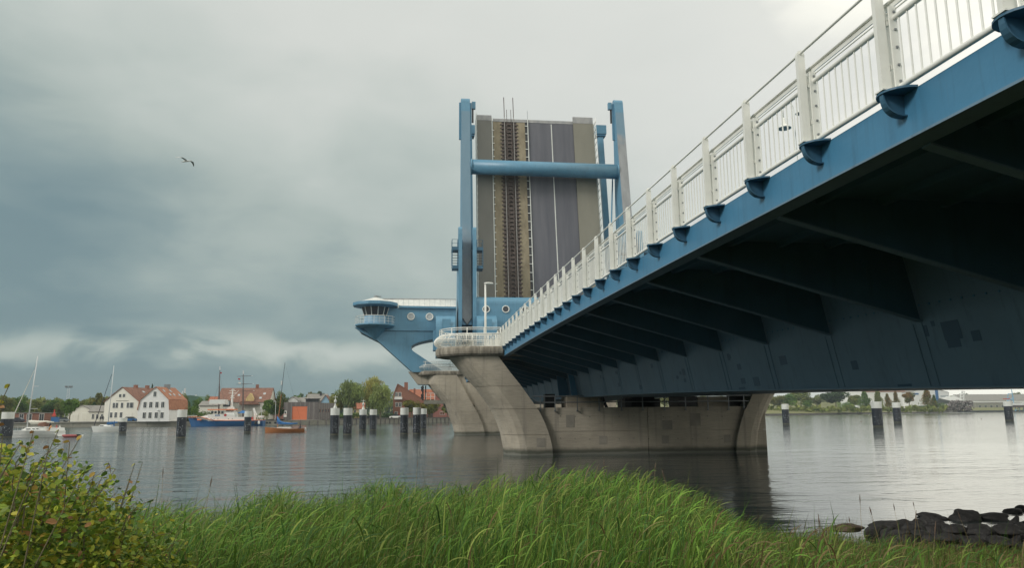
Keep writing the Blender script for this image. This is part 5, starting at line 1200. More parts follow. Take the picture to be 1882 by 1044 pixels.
MB().tube([n0, n1], [.085, .05], 6).build('mast', 'mast', yv, smooth_=True); MB().tube([at(173, 783, vY), at(205.5, 688, vY)], [.075, .04], 5).build('furled_jib', 'cloth_dark', yv)
p = n0.lerp(n1, .62); MB().tube([(p.x-.55, vY, p.z), (p.x+.2, vY, p.z)], .025, 4).build('spreader', 'mast', yv)
MB().tube([at(199, 777.5, vY), at(216, 776.5, vY)], [.16, .12], 6).build('sail_cover', 'cover_blue', yv, smooth_=True)
MB().box((at(199, 780, vY).x, vY-.8, zv+.4), (at(207, 780, vY).x, vY+.8, zv+.85)).build('sprayhood', 'ship_blue', yv)
# --- square rigged ship: masts above the roofs
tY = 265; tl = thing('square_rigged_ship', 'old sailing ship whose two dark masts with yards rise behind the service ship', 'ship', (at(425, 780, tY).x, tY, 0))
hull(tl, at(392, 782, tY).x, at(470, 782, tY).x, tY, 5, lambda u: 2.3-.6*math.sin(u*math.pi), 'mast_brown', 'l')
for xb_, xt_, pt_, yds in ((401, 404.3, 673.5, []), (446, 447.2, 681.5, [(691, 435, 462), (705.5, 434, 464), (718.5, 434, 465)])):
    zb_ = 1.5; m0, m1 = at(xb_, 780, tY), at(xt_, pt_, tY); m0.z = zb_; mm_ = m0.lerp(m1, .62)
    MB().tube([m0, mm_], [.28, .22], 7).build('lower_mast', 'mast_brown', tl); MB().tube([mm_, m0.lerp(m1, .93)], [.15, .1], 6).build('topmast', 'mast_brown', tl)
    MB().tube([m0.lerp(m1, .93), m1], .16, 6).build('mast_truck', 'mast', tl)
    for py, xa, xb2 in yds:
        p, q = at(xa, py+1.2, tY), at(xb2, py, tY); MB().tube([p, p.lerp(q, .5), q], [.05, .10, .05], 5).build('yard', 'mast_brown', tl)
        MB().tube([q, q+Vector((.5, 0, .02))], .07, 4).build('yard_end', 'mast', tl)
    for s_ in (-1, 1):
        MB().tube([m0.lerp(m1, .7), (m0.x+s_*3.2, tY, 2)], .02, 3).build('shroud', 'dark_metal', tl); MB().tube([m0.lerp(m1, .9), (m0.x+s_*2.4, tY+.5, 2)], .015, 3).build('shroud', 'dark_metal', tl)
for px, py, m_ in ((439.5, 697, 'cloth_red'), (440, 704, 'gelcoat'), (405.5, 685.5, 'cloth_red')):
    p = at(px, py, tY); MB().hexa([(p.x-.35, tY, p.z-.2), (p.x+.35, tY+.1, p.z-.3), (p.x+.35, tY+.13, p.z-.3), (p.x-.35, tY+.03, p.z-.2)], [(p.x-.35, tY, p.z+.25), (p.x+.35, tY+.1, p.z+.2), (p.x+.35, tY+.13, p.z+.2), (p.x-.35, tY+.03, p.z+.25)]).build('flag', m_, tl)
p = atz(495, 781.5); bg_ = thing('moored_barge', 'low grey barge with small dark windows moored between the blue ship and the boathouse', 'barge', (at(497, 781, 236).x, 236, 0))
a, b = at(486, 781, 236), at(512, 781, 236); MB().box((a.x, 236, -.3), (b.x, 239, at(490, 774, 236).z)).build('barge_hull', 'quay', bg_)
MB().box((a.x, 235.9, at(490, 774, 236).z+.002), (b.x, 239, at(490, 773.2, 236).z+.05)).build('deck_edge', 'timber', bg_)
for px in (490.5, 496, 506): q = at(px, 779, 236); MB().box((q.x-.3, 235.93, q.z), (q.x+.3, 235.995, q.z+.5)).build('window', 'glass', bg_)
# shipyard clutter: red and white workboat, blue crane
kY = 560; cb = thing('workboat', 'white workboat with a red stripe and lattice mast hauled out at the shipyard', 'boat', (at(1765, 750, kY).x, kY, 2))
def K(px, py): return at(px, py, kY)
MB().hexa([(K(1722, 740).x, kY-3, K(1, 743).z), (K(1766, 743).x, kY-3, K(1700, 743).z), (K(1766, 743).x, kY+3, K(1700, 743).z), (K(1722, 740).x, kY+3, K(1700, 743).z)], [(K(1742, 729).x, kY-2, K(1742, 729).z), (K(1764, 733).x, kY-2, K(1764, 733).z), (K(1764, 733).x, kY+2, K(1764, 733).z), (K(1742, 729).x, kY+2, K(1742, 729).z)]).build('boat_hull', 'gelcoat', cb)
MB().box((K(1753, 1).x, kY-3.1, K(1753, 735).z), (K(1765, 1).x, kY-2.9, K(1753, 733.6).z)).build('red_stripe', 'red', cb)
MB().box((K(1771, 1).x, kY-3.1, K(1771, 746).z), (K(1795, 1).x, kY+1, K(1771, 741.5).z)).build('deckhouse', 'gelcoat', cb)
MB().box((K(1773, 1).x, kY-3.0, K(1771, 750).z), (K(1795, 1).x, kY+1, K(1771, 746.1).z)).build('under_frame', 'rust', cb)
mb = MB()
for (p_, q_) in (((1764, 734), (1768, 719)), ((1770, 736), (1773, 720)), ((1763, 727), (1773, 723)), ((1768, 719), (1773, 720)), ((1766, 731), (1772, 728)), ((1770, 736), (1774, 742)), ((1768, 719), (1776, 742))): mb.tube([K(*p_), K(*q_)], .35, 5)
mb.build('lattice_mast', 'gelcoat', cb)
cr_ = thing('yard_crane', 'light blue shipyard crane with a boxy cabin and lattice tower behind the right-hand mooring pile', 'crane', (K(1855, 750).x, kY, 2))
MB().box((K(1838, 1).x, kY-2, K(1838, 751).z), (K(1850, 1).x, kY+2, K(1838, 738).z)).build('crane_cabin', 'steel_blue_far', cr_)
mb = MB()
for p_, q_ in (((1850, 745), (1853, 724)), ((1864, 745), (1860, 724)), ((1853, 724), (1860, 724)), ((1851, 738), (1863, 731)), ((1863, 738), (1852, 731)), ((1863, 740), (1859, 716)), ((1859, 716), (1863, 736)), ((1866, 748), (1882, 748)), ((1866, 756), (1866, 748)), ((1874, 756), (1874, 748)), ((1881, 756), (1881, 748)), ((1866, 756), (1874, 748))): mb.tube([K(*p_), K(*q_)], .28, 5)
mb.build('lattice_tower', 'steel_blue_far', cr_)
for nm, lb_, px0, px1, y0, y1, m_ in (('equipment_crate', 'dark container on the shipyard wharf left of the blue crane', 1818, 1837, 745, 755, 'rust'), ('equipment_crate', 'white box on the wharf below the workboat', 1820, 1830, 742, 746, 'gelcoat'), ('equipment_crate', 'dark blue box beside the blue crane at the shipyard', 1800, 1812, 744, 751, 'pile')):
    t__ = thing(nm, lb_, 'container', (K(px0, 1).x, kY-6, 2)); MB().box((K(px0, 1).x, kY-6, K(px0, y1).z), (K(px1, 1).x, kY-3, K(px0, y0).z)).build('box_shell', m_, t__)
    MB().box((K(px0, 1).x+1, kY-6.1, K(px0, y1).z+.3), (K(px0, 1).x+3, kY-6.003, K(px0, y0).z-.4)).build('door_panel', 'grey_metal', t__)
# rubble mound on the right bank
mb = MB(); rnd = random.Random(5)
for _ in range(420):
    px = rnd.uniform(1726, 1772); f = min(1, (px-1722)/12)*min(1, (1778-px)/8+.3); py = 757-rnd.random()*18*f; p = K(px, py); s_ = rnd.uniform(.5, 1.5); y = kY-8+rnd.uniform(-3, 3)
    mb.hexa([(p.x+rnd.uniform(-s_, s_), y+rnd.uniform(-s_, s_), p.z) for _ in range(4)], [(p.x+rnd.uniform(-s_, s_), y+rnd.uniform(-s_, s_), p.z+s_) for _ in range(4)])
tag(mb.build('rubble_heap', mat('mixed_rubble', (.16, .12, .12), .9, .5, 1.2, c2=(.42, .38, .36)), ), 'heap of mixed rubble and scrap on the shipyard bank', 'rubble', kind='stuff')

# ================================================================ small street things on the quay
lm = thing('floodlight_mast', 'slim lattice floodlight mast rising over the trees behind the garage', 'floodlight mast', (at(126, 770, 300).x, 300, GZ))
p = at(126.3, 714, 300); mb = MB()
for dx in (-.35, .35): mb.tube([(p.x+dx*1.6, 300, GZ), (p.x+dx, 300, p.z)], .06, 4)
for k in range(12): z = GZ+(p.z-GZ)*k/12; mb.tube([(p.x-.5, 300, z), (p.x+.5, 300, z+(p.z-GZ)/12)], .035, 3)
mb.build('lattice_tower', 'mast', lm); mb = MB()
mb.tube([(p.x-1.1, 300, p.z+.3), (p.x+1.1, 300, p.z+.3)], .1, 4)
for dx in (-1.1, -.6, .2, .7, 1.1): mb.box((p.x+dx-.2, 299.8, p.z+.3), (p.x+dx+.2, 300.2, p.z+.9))
mb.build('floodlights', 'grey_metal', lm)
ry = 236; p = at(99, 765, ry); rs = thing('beacon_sign', 'red triangular river beacon on a dark base by the quay', 'beacon', (p.x, ry, GZ))
MB().prism_y([(p.x-.55, at(99, 765, ry).z), (p.x+.55, at(99, 765, ry).z), (p.x+.12, at(99, 758, ry).z), (p.x+.12, at(99, 753, ry).z), (p.x-.12, at(99, 753, ry).z), (p.x-.12, at(99, 758, ry).z)], ry, ry+.2).build('red_topmark', 'red', rs)
MB().box((p.x-.7, ry-.1, GZ), (p.x+1.2, ry+1, at(99, 767, ry).z)).build('dark_base', 'ship_blue', rs)
def lampq(px, pyt, pyb, Y, label):
    p, q = at(px, pyt, Y), at(px, pyb, Y); t_ = thing('street_lamp', label, 'street lamp', (p.x, Y, GZ))
    MB().tube([(p.x, Y, GZ), (p.x, Y, p.z)], .07, 5).build('pole', 'mast', t_); MB().lathe([(0, -.1), (.3, -.05), (.2, .1), (0, .15)], (p.x-.25, Y, p.z), 8).build('lamp_head', 'mast', t_)
lampq(292, 754, 776, 231, 'thin quay lamp in front of the white gambrel house'); lampq(481, 751, 775, 240, 'quay lamp right of the blue ship stern'); lampq(507, 738, 775, 238, 'tall thin pole between the ship and the boathouse')
def car(px, pyb, Y, m_, label, w=4.2):
    p = at(px, pyb, Y); t_ = thing('parked_car', label, 'car', (p.x, Y, GZ), 'cars parked along the quay'); x, z = p.x, GZ
    MB().prism_y([(x-w/2, z+.3), (x-w/2, z+.75), (x-w/2+.7, z+.88), (x+w/2-.3, z+.9), (x+w/2, z+.7), (x+w/2, z+.3)], Y-.85, Y+.85).build('car_body', m_, t_)
    MB().prism_y([(x-w/2+.75, z+.882), (x-w/2+1.4, z+1.42), (x+w/2-1.1, z+1.42), (x+w/2-.35, z+.902)], Y-.72, Y+.72).build('cabin_glass', 'glass', t_)
    for dx in (-w/2+.8, w/2-.8):
        MB().tube([(x+dx, Y-.9, z+.32), (x+dx, Y+.9, z+.32)], .32, 12).build('wheel', 'black', t_)
car(30, 777, 246, 'cloth_dark', 'dark car parked before the brick workshop'); car(22, 776, 252, 'gelcoat', 'white van-like car behind the dark car at the far left'); car(112, 777, 244, 'grey_metal', 'grey car parked left of the round tree'); car(727, 767, 268, 'gelcoat', 'white car parked on the quay before the brick house'); car(238, 777, 234, 'ship_blue', 'blue car beside the cream house gate')
# hedge by the willows
def hedge(px0, px1, y0, y1, Y, label, tint=(.035, .075, .02)):
    pass

# ================================================================ people
def person(label, loc, pose='stand', shirt='cloth_dark', legs='cloth_dark', face=0, s=1.0, group=None, lean=0):
    t_ = thing('person', label, 'person', loc, group)
    if pose == 'stand':
        J = [(0, 0, .95), (0, 0, 1.2), (0, 0, 1.42), (0, 0, 1.52), (.2, 0, 1.40), (.27, .03, 1.12), (.24, .16, .9), (-.2, 0, 1.40), (-.27, .03, 1.12), (-.25, .12, .88), (.1, 0, .9), (.12, .02, .48), (.12, -.02, .06), (.12, .14, .03), (-.1, 0, .9), (-.12, .02, .48), (-.12, -.02, .06), (-.12, .14, .03), (0, .01, 1.6), (0, .02, 1.72)]
    else:
        J = [(0, 0, .18), (0, .02, .45), (0, .05, .66), (0, .06, .76), (.19, .05, .64), (.26, .12, .4), (.2, .33, .34), (-.19, .05, .64), (-.26, .12, .4), (-.2, .33, .34), (.1, .06, .16), (.13, .45, .24), (.13, .5, -.15), (.13, .62, -.18), (-.1, .06, .16), (-.13, .45, .24), (-.13, .5, -.15), (-.13, .62, -.18), (0, .07, .84), (0, .08, .97)]
    E_ = [(0, 1), (1, 2), (2, 3), (2, 4), (4, 5), (5, 6), (2, 7), (7, 8), (8, 9), (0, 10), (10, 11), (11, 12), (12, 13), (0, 14), (14, 15), (15, 16), (16, 17), (3, 18), (18, 19)]
    R_ = [.15, .14, .15, .06, .07, .05, .04, .07, .05, .04, .10, .07, .05, .045, .10, .07, .05, .045, .10, .10]
    me = bpy.data.meshes.new('body'); me.from_pydata([(x*s, y*s, z*s) for x, y, z in J], E_, []); o = bpy.data.objects.new('body', me); col.objects.link(o); o.parent = t_
    md = o.modifiers.new('skin', 'SKIN'); lay = me.skin_vertices[0] if me.skin_vertices else None
    if lay is None:
        bpy.context.view_layer.objects.active = o
        bm = bmesh.new(); bm.from_mesh(me); bm.verts.layers.skin.verify(); bm.to_mesh(me); bm.free(); lay = me.skin_vertices[0]
    for i, r in enumerate(R_): lay.data[i].radius = (r*s, r*s*.8)
    lay.data[0].use_root = True
    sub = o.modifiers.new('sub', 'SUBSURF'); sub.levels = 1; sub.render_levels = 1
    me.materials.append(MT[shirt])
    hz_ = J[19][2]*s; hy = J[19][1]*s
    MB().lathe([(.0, -.15), (.07, -.10), (.085, 0), (.07, .09), (0, .12)], (0, 0, 0), 8).build('head', 'skin', t_, smooth_=True).location = (0, hy, hz_)
    MB().lathe([(.095, -.02), (.10, .05), (.07, .12), (0, .145)], (0, 0, 0), 8).build('hair', 'mast_brown', t_, smooth_=True).location = (0, hy-.015, hz_)
    t_.rotation_euler = (0, 0, face); return t_
zc2 = at(95, 795, yY).z
person('person in an orange jacket sitting in the yacht cockpit', (at(96, 795, yY).x, yY-.5, zdk-.25), 'sit', 'cloth_orange', face=1.2)
person('person in a red jacket sitting at the stern of the large yacht', (at(104, 795, yY).x, yY-.3, zdk-.2), 'sit', 'cloth_red', face=-1.5)
person('person in dark clothes standing behind the mast boom of the large yacht', (at(89, 795, yY).x, yY+.4, zdk-.5), 'stand', 'cloth_dark', face=1.5, s=.95)
person('person in a white shirt at the yacht helm', (at(108, 795, yY).x, yY+.3, zdk-.25), 'sit', 'cloth_white', face=1.6)
person('person in dark clothes steering the varnished wooden boat', (at(552.5, 788, wY).x, wY-.2, .42), 'sit', 'cloth_dark', face=1.5)
person('person in dark clothes standing on the smaller yacht', (at(209, 790, vY).x, vY, zv-.5), 'stand', 'ship_blue', face=1.5, s=.95)
for px, lb_ in ((184, 'left of two people in dark clothes walking on the quay by the cream house'), (189, 'right of two people in dark clothes walking on the quay by the cream house')):
    person(lb_, (at(px, 778, 236).x, 236, GZ), 'stand', 'cloth_dark', group='people on the quay')
person('person in a red jacket standing on the quay before the brick house', (at(733, 767, 268).x, 268, GZ), 'stand', 'cloth_red')

# ================================================================ trees
def crown_mesh(name, kind, n, seed, tints, leaf=.036):
    r = np.random.default_rng(seed); P = []
    nb = 26
    if kind == 'cone':
        bz = r.uniform(.05, .95, nb); bc = np.stack([r.normal(0, .10, nb)*(1.1-bz), r.normal(0, .10, nb)*(1.1-bz), bz], 1); br = .06+.30*(1-bz)**.8*r.uniform(.7, 1.1, nb)
    elif kind == 'willow':
        bc = r.normal(0, 1, (nb, 3)); bc /= np.linalg.norm(bc, axis=1)[:, None]; bc *= r.uniform(.15, .36, nb)[:, None]; bc[:, 2] = bc[:, 2]*1.0+.52; br = r.uniform(.12, .2, nb)
    elif kind == 'bush':
        bc = np.stack([r.uniform(-.4, .4, nb), r.uniform(-.4, .4, nb), r.uniform(.1, .7, nb)], 1); br = r.uniform(.12, .22, nb)
    else:
        bc = r.normal(0, 1, (nb, 3)); bc /= np.linalg.norm(bc, axis=1)[:, None]; bc *= r.uniform(.1, .36, nb)[:, None]; bc[:, 2] = bc[:, 2]*.95+.52; br = r.uniform(.10, .19, nb)
    bi = r.integers(0, nb, n); d = r.normal(0, 1, (n, 3)); d /= np.linalg.norm(d, axis=1)[:, None]
    rad = br[bi]*r.uniform(.45, 1.08, n)**.6
    p = bc[bi]+d*rad[:, None]
    if kind == 'willow': p[:, 2] -= np.abs(r.normal(0, .06, n))
    if kind == 'bush': p[:, 2] = np.abs(p[:, 2])
    a = r.normal(0, 1, (n, 3)); a /= np.linalg.norm(a, axis=1)[:, None]; b = np.cross(a, r.normal(0, 1, (n, 3))); b /= np.linalg.norm(b, axis=1)[:, None]
    s1_ = leaf*r.uniform(.5, 1.2, n)[:, None]; s2_ = leaf*r.uniform(.4, .9, n)[:, None]
    if kind == 'willow': a[:, 2] -= 1.2; a /= np.linalg.norm(a, axis=1)[:, None]; s1_ = s1_*1.5; s2_ = s2_*.7
    V = np.stack([p-a*s1_, p+b*s2_, p+a*s1_, p-b*s2_], 1).reshape(-1, 3)
    me = bpy.data.meshes.new(name); me.vertices.add(4*n); me.vertices.foreach_set('co', V.ravel().astype(np.float32))
    me.loops.add(4*n); me.loops.foreach_set('vertex_index', np.arange(4*n, dtype=np.int32)); me.polygons.add(n); me.polygons.foreach_set('loop_start', np.arange(0, 4*n, 4, dtype=np.int32)); me.update(calc_edges=True)
    tb = np.array(tints); ct = tb[r.integers(0, len(tb), nb)]*r.uniform(.75, 1.25, (nb, 1)); c = ct[bi]*r.uniform(.75, 1.3, (n, 1))
    c = np.concatenate([np.repeat(c, 4, 0), np.ones((4*n, 1))], 1); at_ = me.color_attributes.new('tint', 'FLOAT_COLOR', 'POINT'); at_.data.foreach_set('color', c.ravel().astype(np.float32))
    me.materials.append(MT['crown']); return me
T = {'green': [(.11, .20, .035), (.14, .23, .045)], 'dark': [(.045, .085, .028), (.055, .10, .03)], 'yellow': [(.20, .19, .035), (.16, .17, .04)], 'autumn': [(.26, .15, .03), (.15, .15, .03)], 'olive': [(.17, .21, .05), (.21, .23, .06)], 'willow': [(.24, .31, .10), (.27, .32, .10)], 'willowy': [(.42, .39, .10), (.33, .34, .11)], 'pale': [(.15, .18, .06), (.18, .19, .08)]}
CM = {}
def crown(kind, tint, v):
    k = (kind, tint, v)
    if k not in CM: CM[k] = crown_mesh('crown', kind, {'willow': 5200, 'round': 3600, 'cone': 2600, 'bush': 1800}[kind], hash(kind) % 7+v*13+len(tint) if False else (len(kind)*31+len(tint)*7+v*13), T[tint], .030 if kind == 'willow' else .038)
    return CM[k]
TRK = mesh_of(MB().tube([(0, 0, 0), (.02, 0, .35), (0, .01, .7)], [.035, .026, .012], 7).tube([(.02, 0, .3), (.14, .03, .55)], [.018, .006], 5).tube([(.01, 0, .33), (-.13, -.02, .58)], [.018, .006], 5), 'trunk', 'bark')
def tree(px, pyt, pyb, wpx, Y, kind, tint, v, label, gz=GZ, nm=None, trunk=.22, group=None):
    p = at(px, pyt, Y); q = at(px, pyb, Y); W_ = at(px+wpx/2, pyt, Y).x-at(px-wpx/2, pyt, Y).x
    base = gz if gz is not None else q.z; H_ = (p.z-base)*(1.10 if kind == 'round' else 1.0)
    t_ = thing(nm or ('bush' if kind == 'bush' else 'tree'), label, 'bush' if kind == 'bush' else 'tree', (p.x, Y, base), group)
    tr_ = 0 if kind == 'bush' else trunk
    c = inst(crown(kind, tint, v), 'foliage' if kind == 'bush' else 'crown', t_, (p.x, Y, base+H_*tr_*.75), scale=(W_*.98, W_*.98, H_*(1-tr_*.75)), rot=(0, 0, px*1.7))
    if kind != 'bush': inst(TRK, 'trunk', t_, (p.x, Y, base), scale=(min(W_, H_), min(W_, H_), H_), rot=(0, 0, px))
    return t_
TL = [ # left town
 (8, 727, 772, 46, 300, 'round', 'olive', 0, 'olive green tree at the left edge behind the tilted mast'), (40, 731, 772, 44, 310, 'round', 'green', 1, 'green tree behind the large yacht mast'),
 (70, 736, 772, 36, 320, 'round', 'olive', 1, 'olive tree between the yacht mast and the floodlight mast'), (88, 742, 774, 30, 272, 'round', 'dark', 0, 'dark green tree right of the brick workshop'),
 (96, 733, 770, 34, 330, 'round', 'green', 2, 'tall green tree behind the dark one near the red beacon'), (131, 734, 775, 40, 250, 'round', 'green', 0, 'bright green round tree in front of the pale garage'),
 (112, 738, 770, 30, 325, 'round', 'olive', 2, 'olive tree left of the bright green round tree'), (160, 735, 770, 34, 330, 'round', 'olive', 0, 'olive tree behind the garage'),
 (184, 725, 772, 36, 300, 'round', 'yellow', 0, 'yellow green tree behind the left corner of the cream house'), (173, 740, 772, 24, 290, 'round', 'dark', 1, 'dark tree behind the low annex'),
 (280, 708, 740, 12, 290, 'round', 'dark', 1, 'small treetop poking up between the cream and white houses'), (347, 737, 776, 40, 244, 'bush', 'green', 0, 'dense green shrubbery right of the white house'),
 (338, 728, 770, 26, 262, 'round', 'olive', 1, 'olive tree above the shrubbery beside the white house'), (372, 752, 776, 30, 243, 'bush', 'green', 1, 'green bushes behind the bow of the blue ship'),
 (365, 735, 770, 30, 300, 'round', 'green', 1, 'green tree between the white house and the service ship'), (382, 730, 770, 24, 350, 'round', 'olive', 1, 'olive tree left of the tall ship mast'),
 (412, 722, 770, 26, 360, 'round', 'dark', 0, 'dark treetop between the two old masts'), (475, 727, 770, 26, 350, 'round', 'dark', 1, 'dark treetop right of the brown roof'),
 (492, 733, 776, 30, 262, 'round', 'green', 2, 'green tree left of the wooden boat mast'), (515, 724, 774, 34, 300, 'round', 'olive', 1, 'rounded olive tree behind the wooden boat mast'),
 (505, 745, 778, 24, 246, 'round', 'dark', 1, 'darker green tree left of the boathouse'), (484, 750, 778, 20, 246, 'bush', 'olive', 0, 'low olive bush behind the stern of the blue ship'),
 (516, 748, 778, 16, 248, 'round', 'dark', 0, 'slim dark tree against the boathouse corner'),
 (545, 727, 755, 28, 420, 'round', 'green', 0, 'green treetops on the slope above the boathouse'), (590, 716, 740, 26, 480, 'round', 'dark', 0, 'dark green treetops on the hill left of the willows'), (572, 720, 742, 26, 500, 'round', 'yellow', 1, 'yellowish treetops on the hill above the tan roof'),
 (643, 690, 770, 66, 286, 'willow', 'willow', 0, 'large willow, leftmost of the willow clump on the quay'), (684, 690, 770, 58, 296, 'willow', 'willowy', 1, 'yellowish willow in the middle of the willow clump'),
 (701, 697, 771, 56, 282, 'willow', 'willow', 2, 'greener willow on the right of the willow clump'), (617, 718, 770, 32, 290, 'willow', 'willowy', 0, 'small willow low at the left of the willow clump'),
 (757, 735, 768, 48, 282, 'round', 'yellow', 1, 'yellow green tree before the red brick house'), (790, 737, 768, 44, 284, 'round', 'yellow', 0, 'yellow green tree before the pink building'), (822, 742, 768, 34, 284, 'round', 'olive', 1, 'olive tree at the edge of the farther pier'),
 (716, 757, 769, 30, 276, 'bush', 'dark', 1, 'clipped dark hedge under the right willow'), (640, 755, 772, 50, 300, 'bush', 'green', 0, 'green bushes behind the boathouse end')]
for a in TL: tree(*a[:8], a[8], group=None)
def zr(px):   # ground of the right bank under a tree
    return None
TR = [(1428, 727, 752, 38, 540, 'round', 'yellow', 1, 'yellow green tree at the left end of the right bank, by the pier leg'), (1452, 726, 752, 34, 535, 'round', 'green', 1, 'round green tree second from the pier leg'),
 (1470, 718, 750, 44, 575, 'round', 'olive', 0, 'tall olive tree behind the round green one on the right bank'), (1482, 735, 752, 26, 530, 'round', 'green', 2, 'small green tree left of the big dark one'),
 (1534, 716, 748, 56, 560, 'round', 'dark', 0, 'big dark round tree on the right bank'), (1500, 727, 750, 26, 620, 'round', 'pale', 0, 'pale treetops behind the bank left of the big dark tree'),
 (1553, 735, 752, 28, 535, 'bush', 'green', 0, 'light green bush right of the big dark tree'), (1567, 725, 750, 34, 590, 'round', 'olive', 2, 'olive tree behind the light green bush'),
 (1588, 720, 750, 30, 545, 'cone', 'green', 0, 'slim loose tree left of the largest mooring pile'), (1612, 718, 750, 24, 548, 'cone', 'olive', 1, 'slim tree right above the largest mooring pile'), (1630, 724, 752, 18, 540, 'cone', 'autumn', 0, 'thin brownish young tree right of the largest mooring pile'),
 (1645, 719, 749, 18, 545, 'cone', 'autumn', 1, 'slim autumn coloured tree before the long pale hall'), (1669, 720, 748, 24, 545, 'round', 'autumn', 1, 'round tree with orange tinted leaves before the boat hall'), (1702, 715, 748, 28, 540, 'cone', 'autumn', 2, 'tallest conical tree in front of the boat hall'),
 (1716, 726, 748, 14, 542, 'cone', 'green', 1, 'small conical tree right of the tallest one'), (1570, 748, 754, 12, 520, 'bush', 'dark', 0, 'small dark bush on the meadow'), (1500, 750, 755, 10, 515, 'bush', 'dark', 1, 'tiny dark bush on the meadow near the left'), (1720, 739, 751, 30, 545, 'bush', 'green', 1, 'green bushes at the foot of the boat hall'),
 (1690, 744, 751, 40, 540, 'bush', 'green', 0, 'low undergrowth under the conical trees'), (1775, 722, 744, 30, 800, 'round', 'dark', 0, 'dark trees behind the white lattice mast'), (1790, 728, 744, 22, 820, 'round', 'dark', 1, 'small dark tree right of the lattice mast'),
 (1815, 727, 744, 18, 830, 'round', 'olive', 0, 'distant olive tree above the long shed'), (1870, 722, 744, 26, 830, 'round', 'pale', 1, 'distant pale tree above the long shed at the right'), (1231, 722, 752, 44, 420, 'round', 'yellow', 0, 'yellow green tree seen through the gap under the girder')]
for a in TR:
    tree(*a[:8], a[8], gz=None, trunk=.10)
# distant wood edges: one mass each
def wood(name, label, x0, x1, Y, ptop, pbase, n, tint, seed):
    r = random.Random(seed); mb = MB(); cols_ = []
    for _ in range(n):
        px = r.uniform(x0, x1); top = ptop(px)+3*math.sin(px*.21+seed)+2*math.sin(px*.53); py = top+(pbase-top)*r.random()**1.3; Yy = Y+r.uniform(-14, 14)
        p = at(px, py, Yy); s_ = Y*.0024*r.uniform(.5, 1.5); v = [Vector((r.uniform(-1, 1), r.uniform(-1, 1), r.uniform(-1, 1)))*s_ for _ in range(4)]
        mb.face([p+v[0]-Vector((s_*.5, 0, 0)), p+v[1]+Vector((0, 0, s_*.5)), p+v[2]+Vector((s_*.5, 0, 0)), p+v[3]-Vector((0, 0, s_*.5))]); c = T[tint][r.randrange(2)]; k = r.uniform(.7, 1.3); cols_ += [(c[0]*k, c[1]*k, c[2]*k, 1)]*4
    o = mb.build(name, 'crown'); at_ = o.data.color_attributes.new('tint', 'FLOAT_COLOR', 'POINT'); at_.data.foreach_set('color', np.array(cols_, dtype=np.float32).ravel())
    tag(o, label, 'woodland', kind='stuff')
wood('woodland', 'distant wooded slope behind the town on the left', -150, 260, 420, lambda x: 738, 772, 7000, 'olive', 1)
wood('woodland', 'distant wooded hill behind the town roofs', 250, 860, 640, lambda x: 738-8*math.exp(-((x-585)/60)**2), 768, 7000, 'dark', 2)
wood('woodland', 'distant treeline behind the right bank', 1130, 1900, 900, lambda x: 733, 750, 7000, 'pale', 3)
wood('hedgerow', 'low weedy hedgerow along the top of the meadow', 1400, 1740, 530, lambda x: 750+1*math.sin(x*.1), 754.5, 1500, 'olive', 4)

# ================================================================ gull
gY = 42; g = at(343, 296, gY); gu = thing('gull', 'grey white gull gliding in the sky at the left', 'bird', g)
MB().tube([g+Vector((-.24, 0, -.045)), g+Vector((-.19, 0, -.035)), g+Vector((-.08, 0, -.0)), g+Vector((.08, .0, .015)), g+Vector((.2, .0, .02)), g+Vector((.27, 0, .03))], [.012, .034, .05, .045, .022, .03], 8).build('body', 'feather', gu, smooth_=True)
def wing(pts, nm):
    rings = [[(g.x+x-c/2, g.y+y, g.z+z), (g.x+x, g.y+y, g.z+z+.012), (g.x+x+c/2, g.y+y, g.z+z-.005), (g.x+x, g.y+y, g.z+z-.008)] for x, y, z, c in pts]
    MB().loft(rings).build(nm, 'feather', gu)
wing([(0, 0, .01, .14), (-.10, -.15, .09, .15), (-.20, -.30, .12, .13), (-.30, -.46, .07, .08), (-.40, -.62, 0.0, .02)], 'wing')
wing([(0, 0, .01, .14), (.09, .18, .08, .16), (.18, .36, .10, .15), (.21, .52, .02, .10), (.19, .66, -.08, .03)], 'wing')
MB().tube([g+Vector((-.24, 0, -.045)), g+Vector((-.285, 0, -.058))], [.010, .003], 5).build('beak', 'orange', gu)
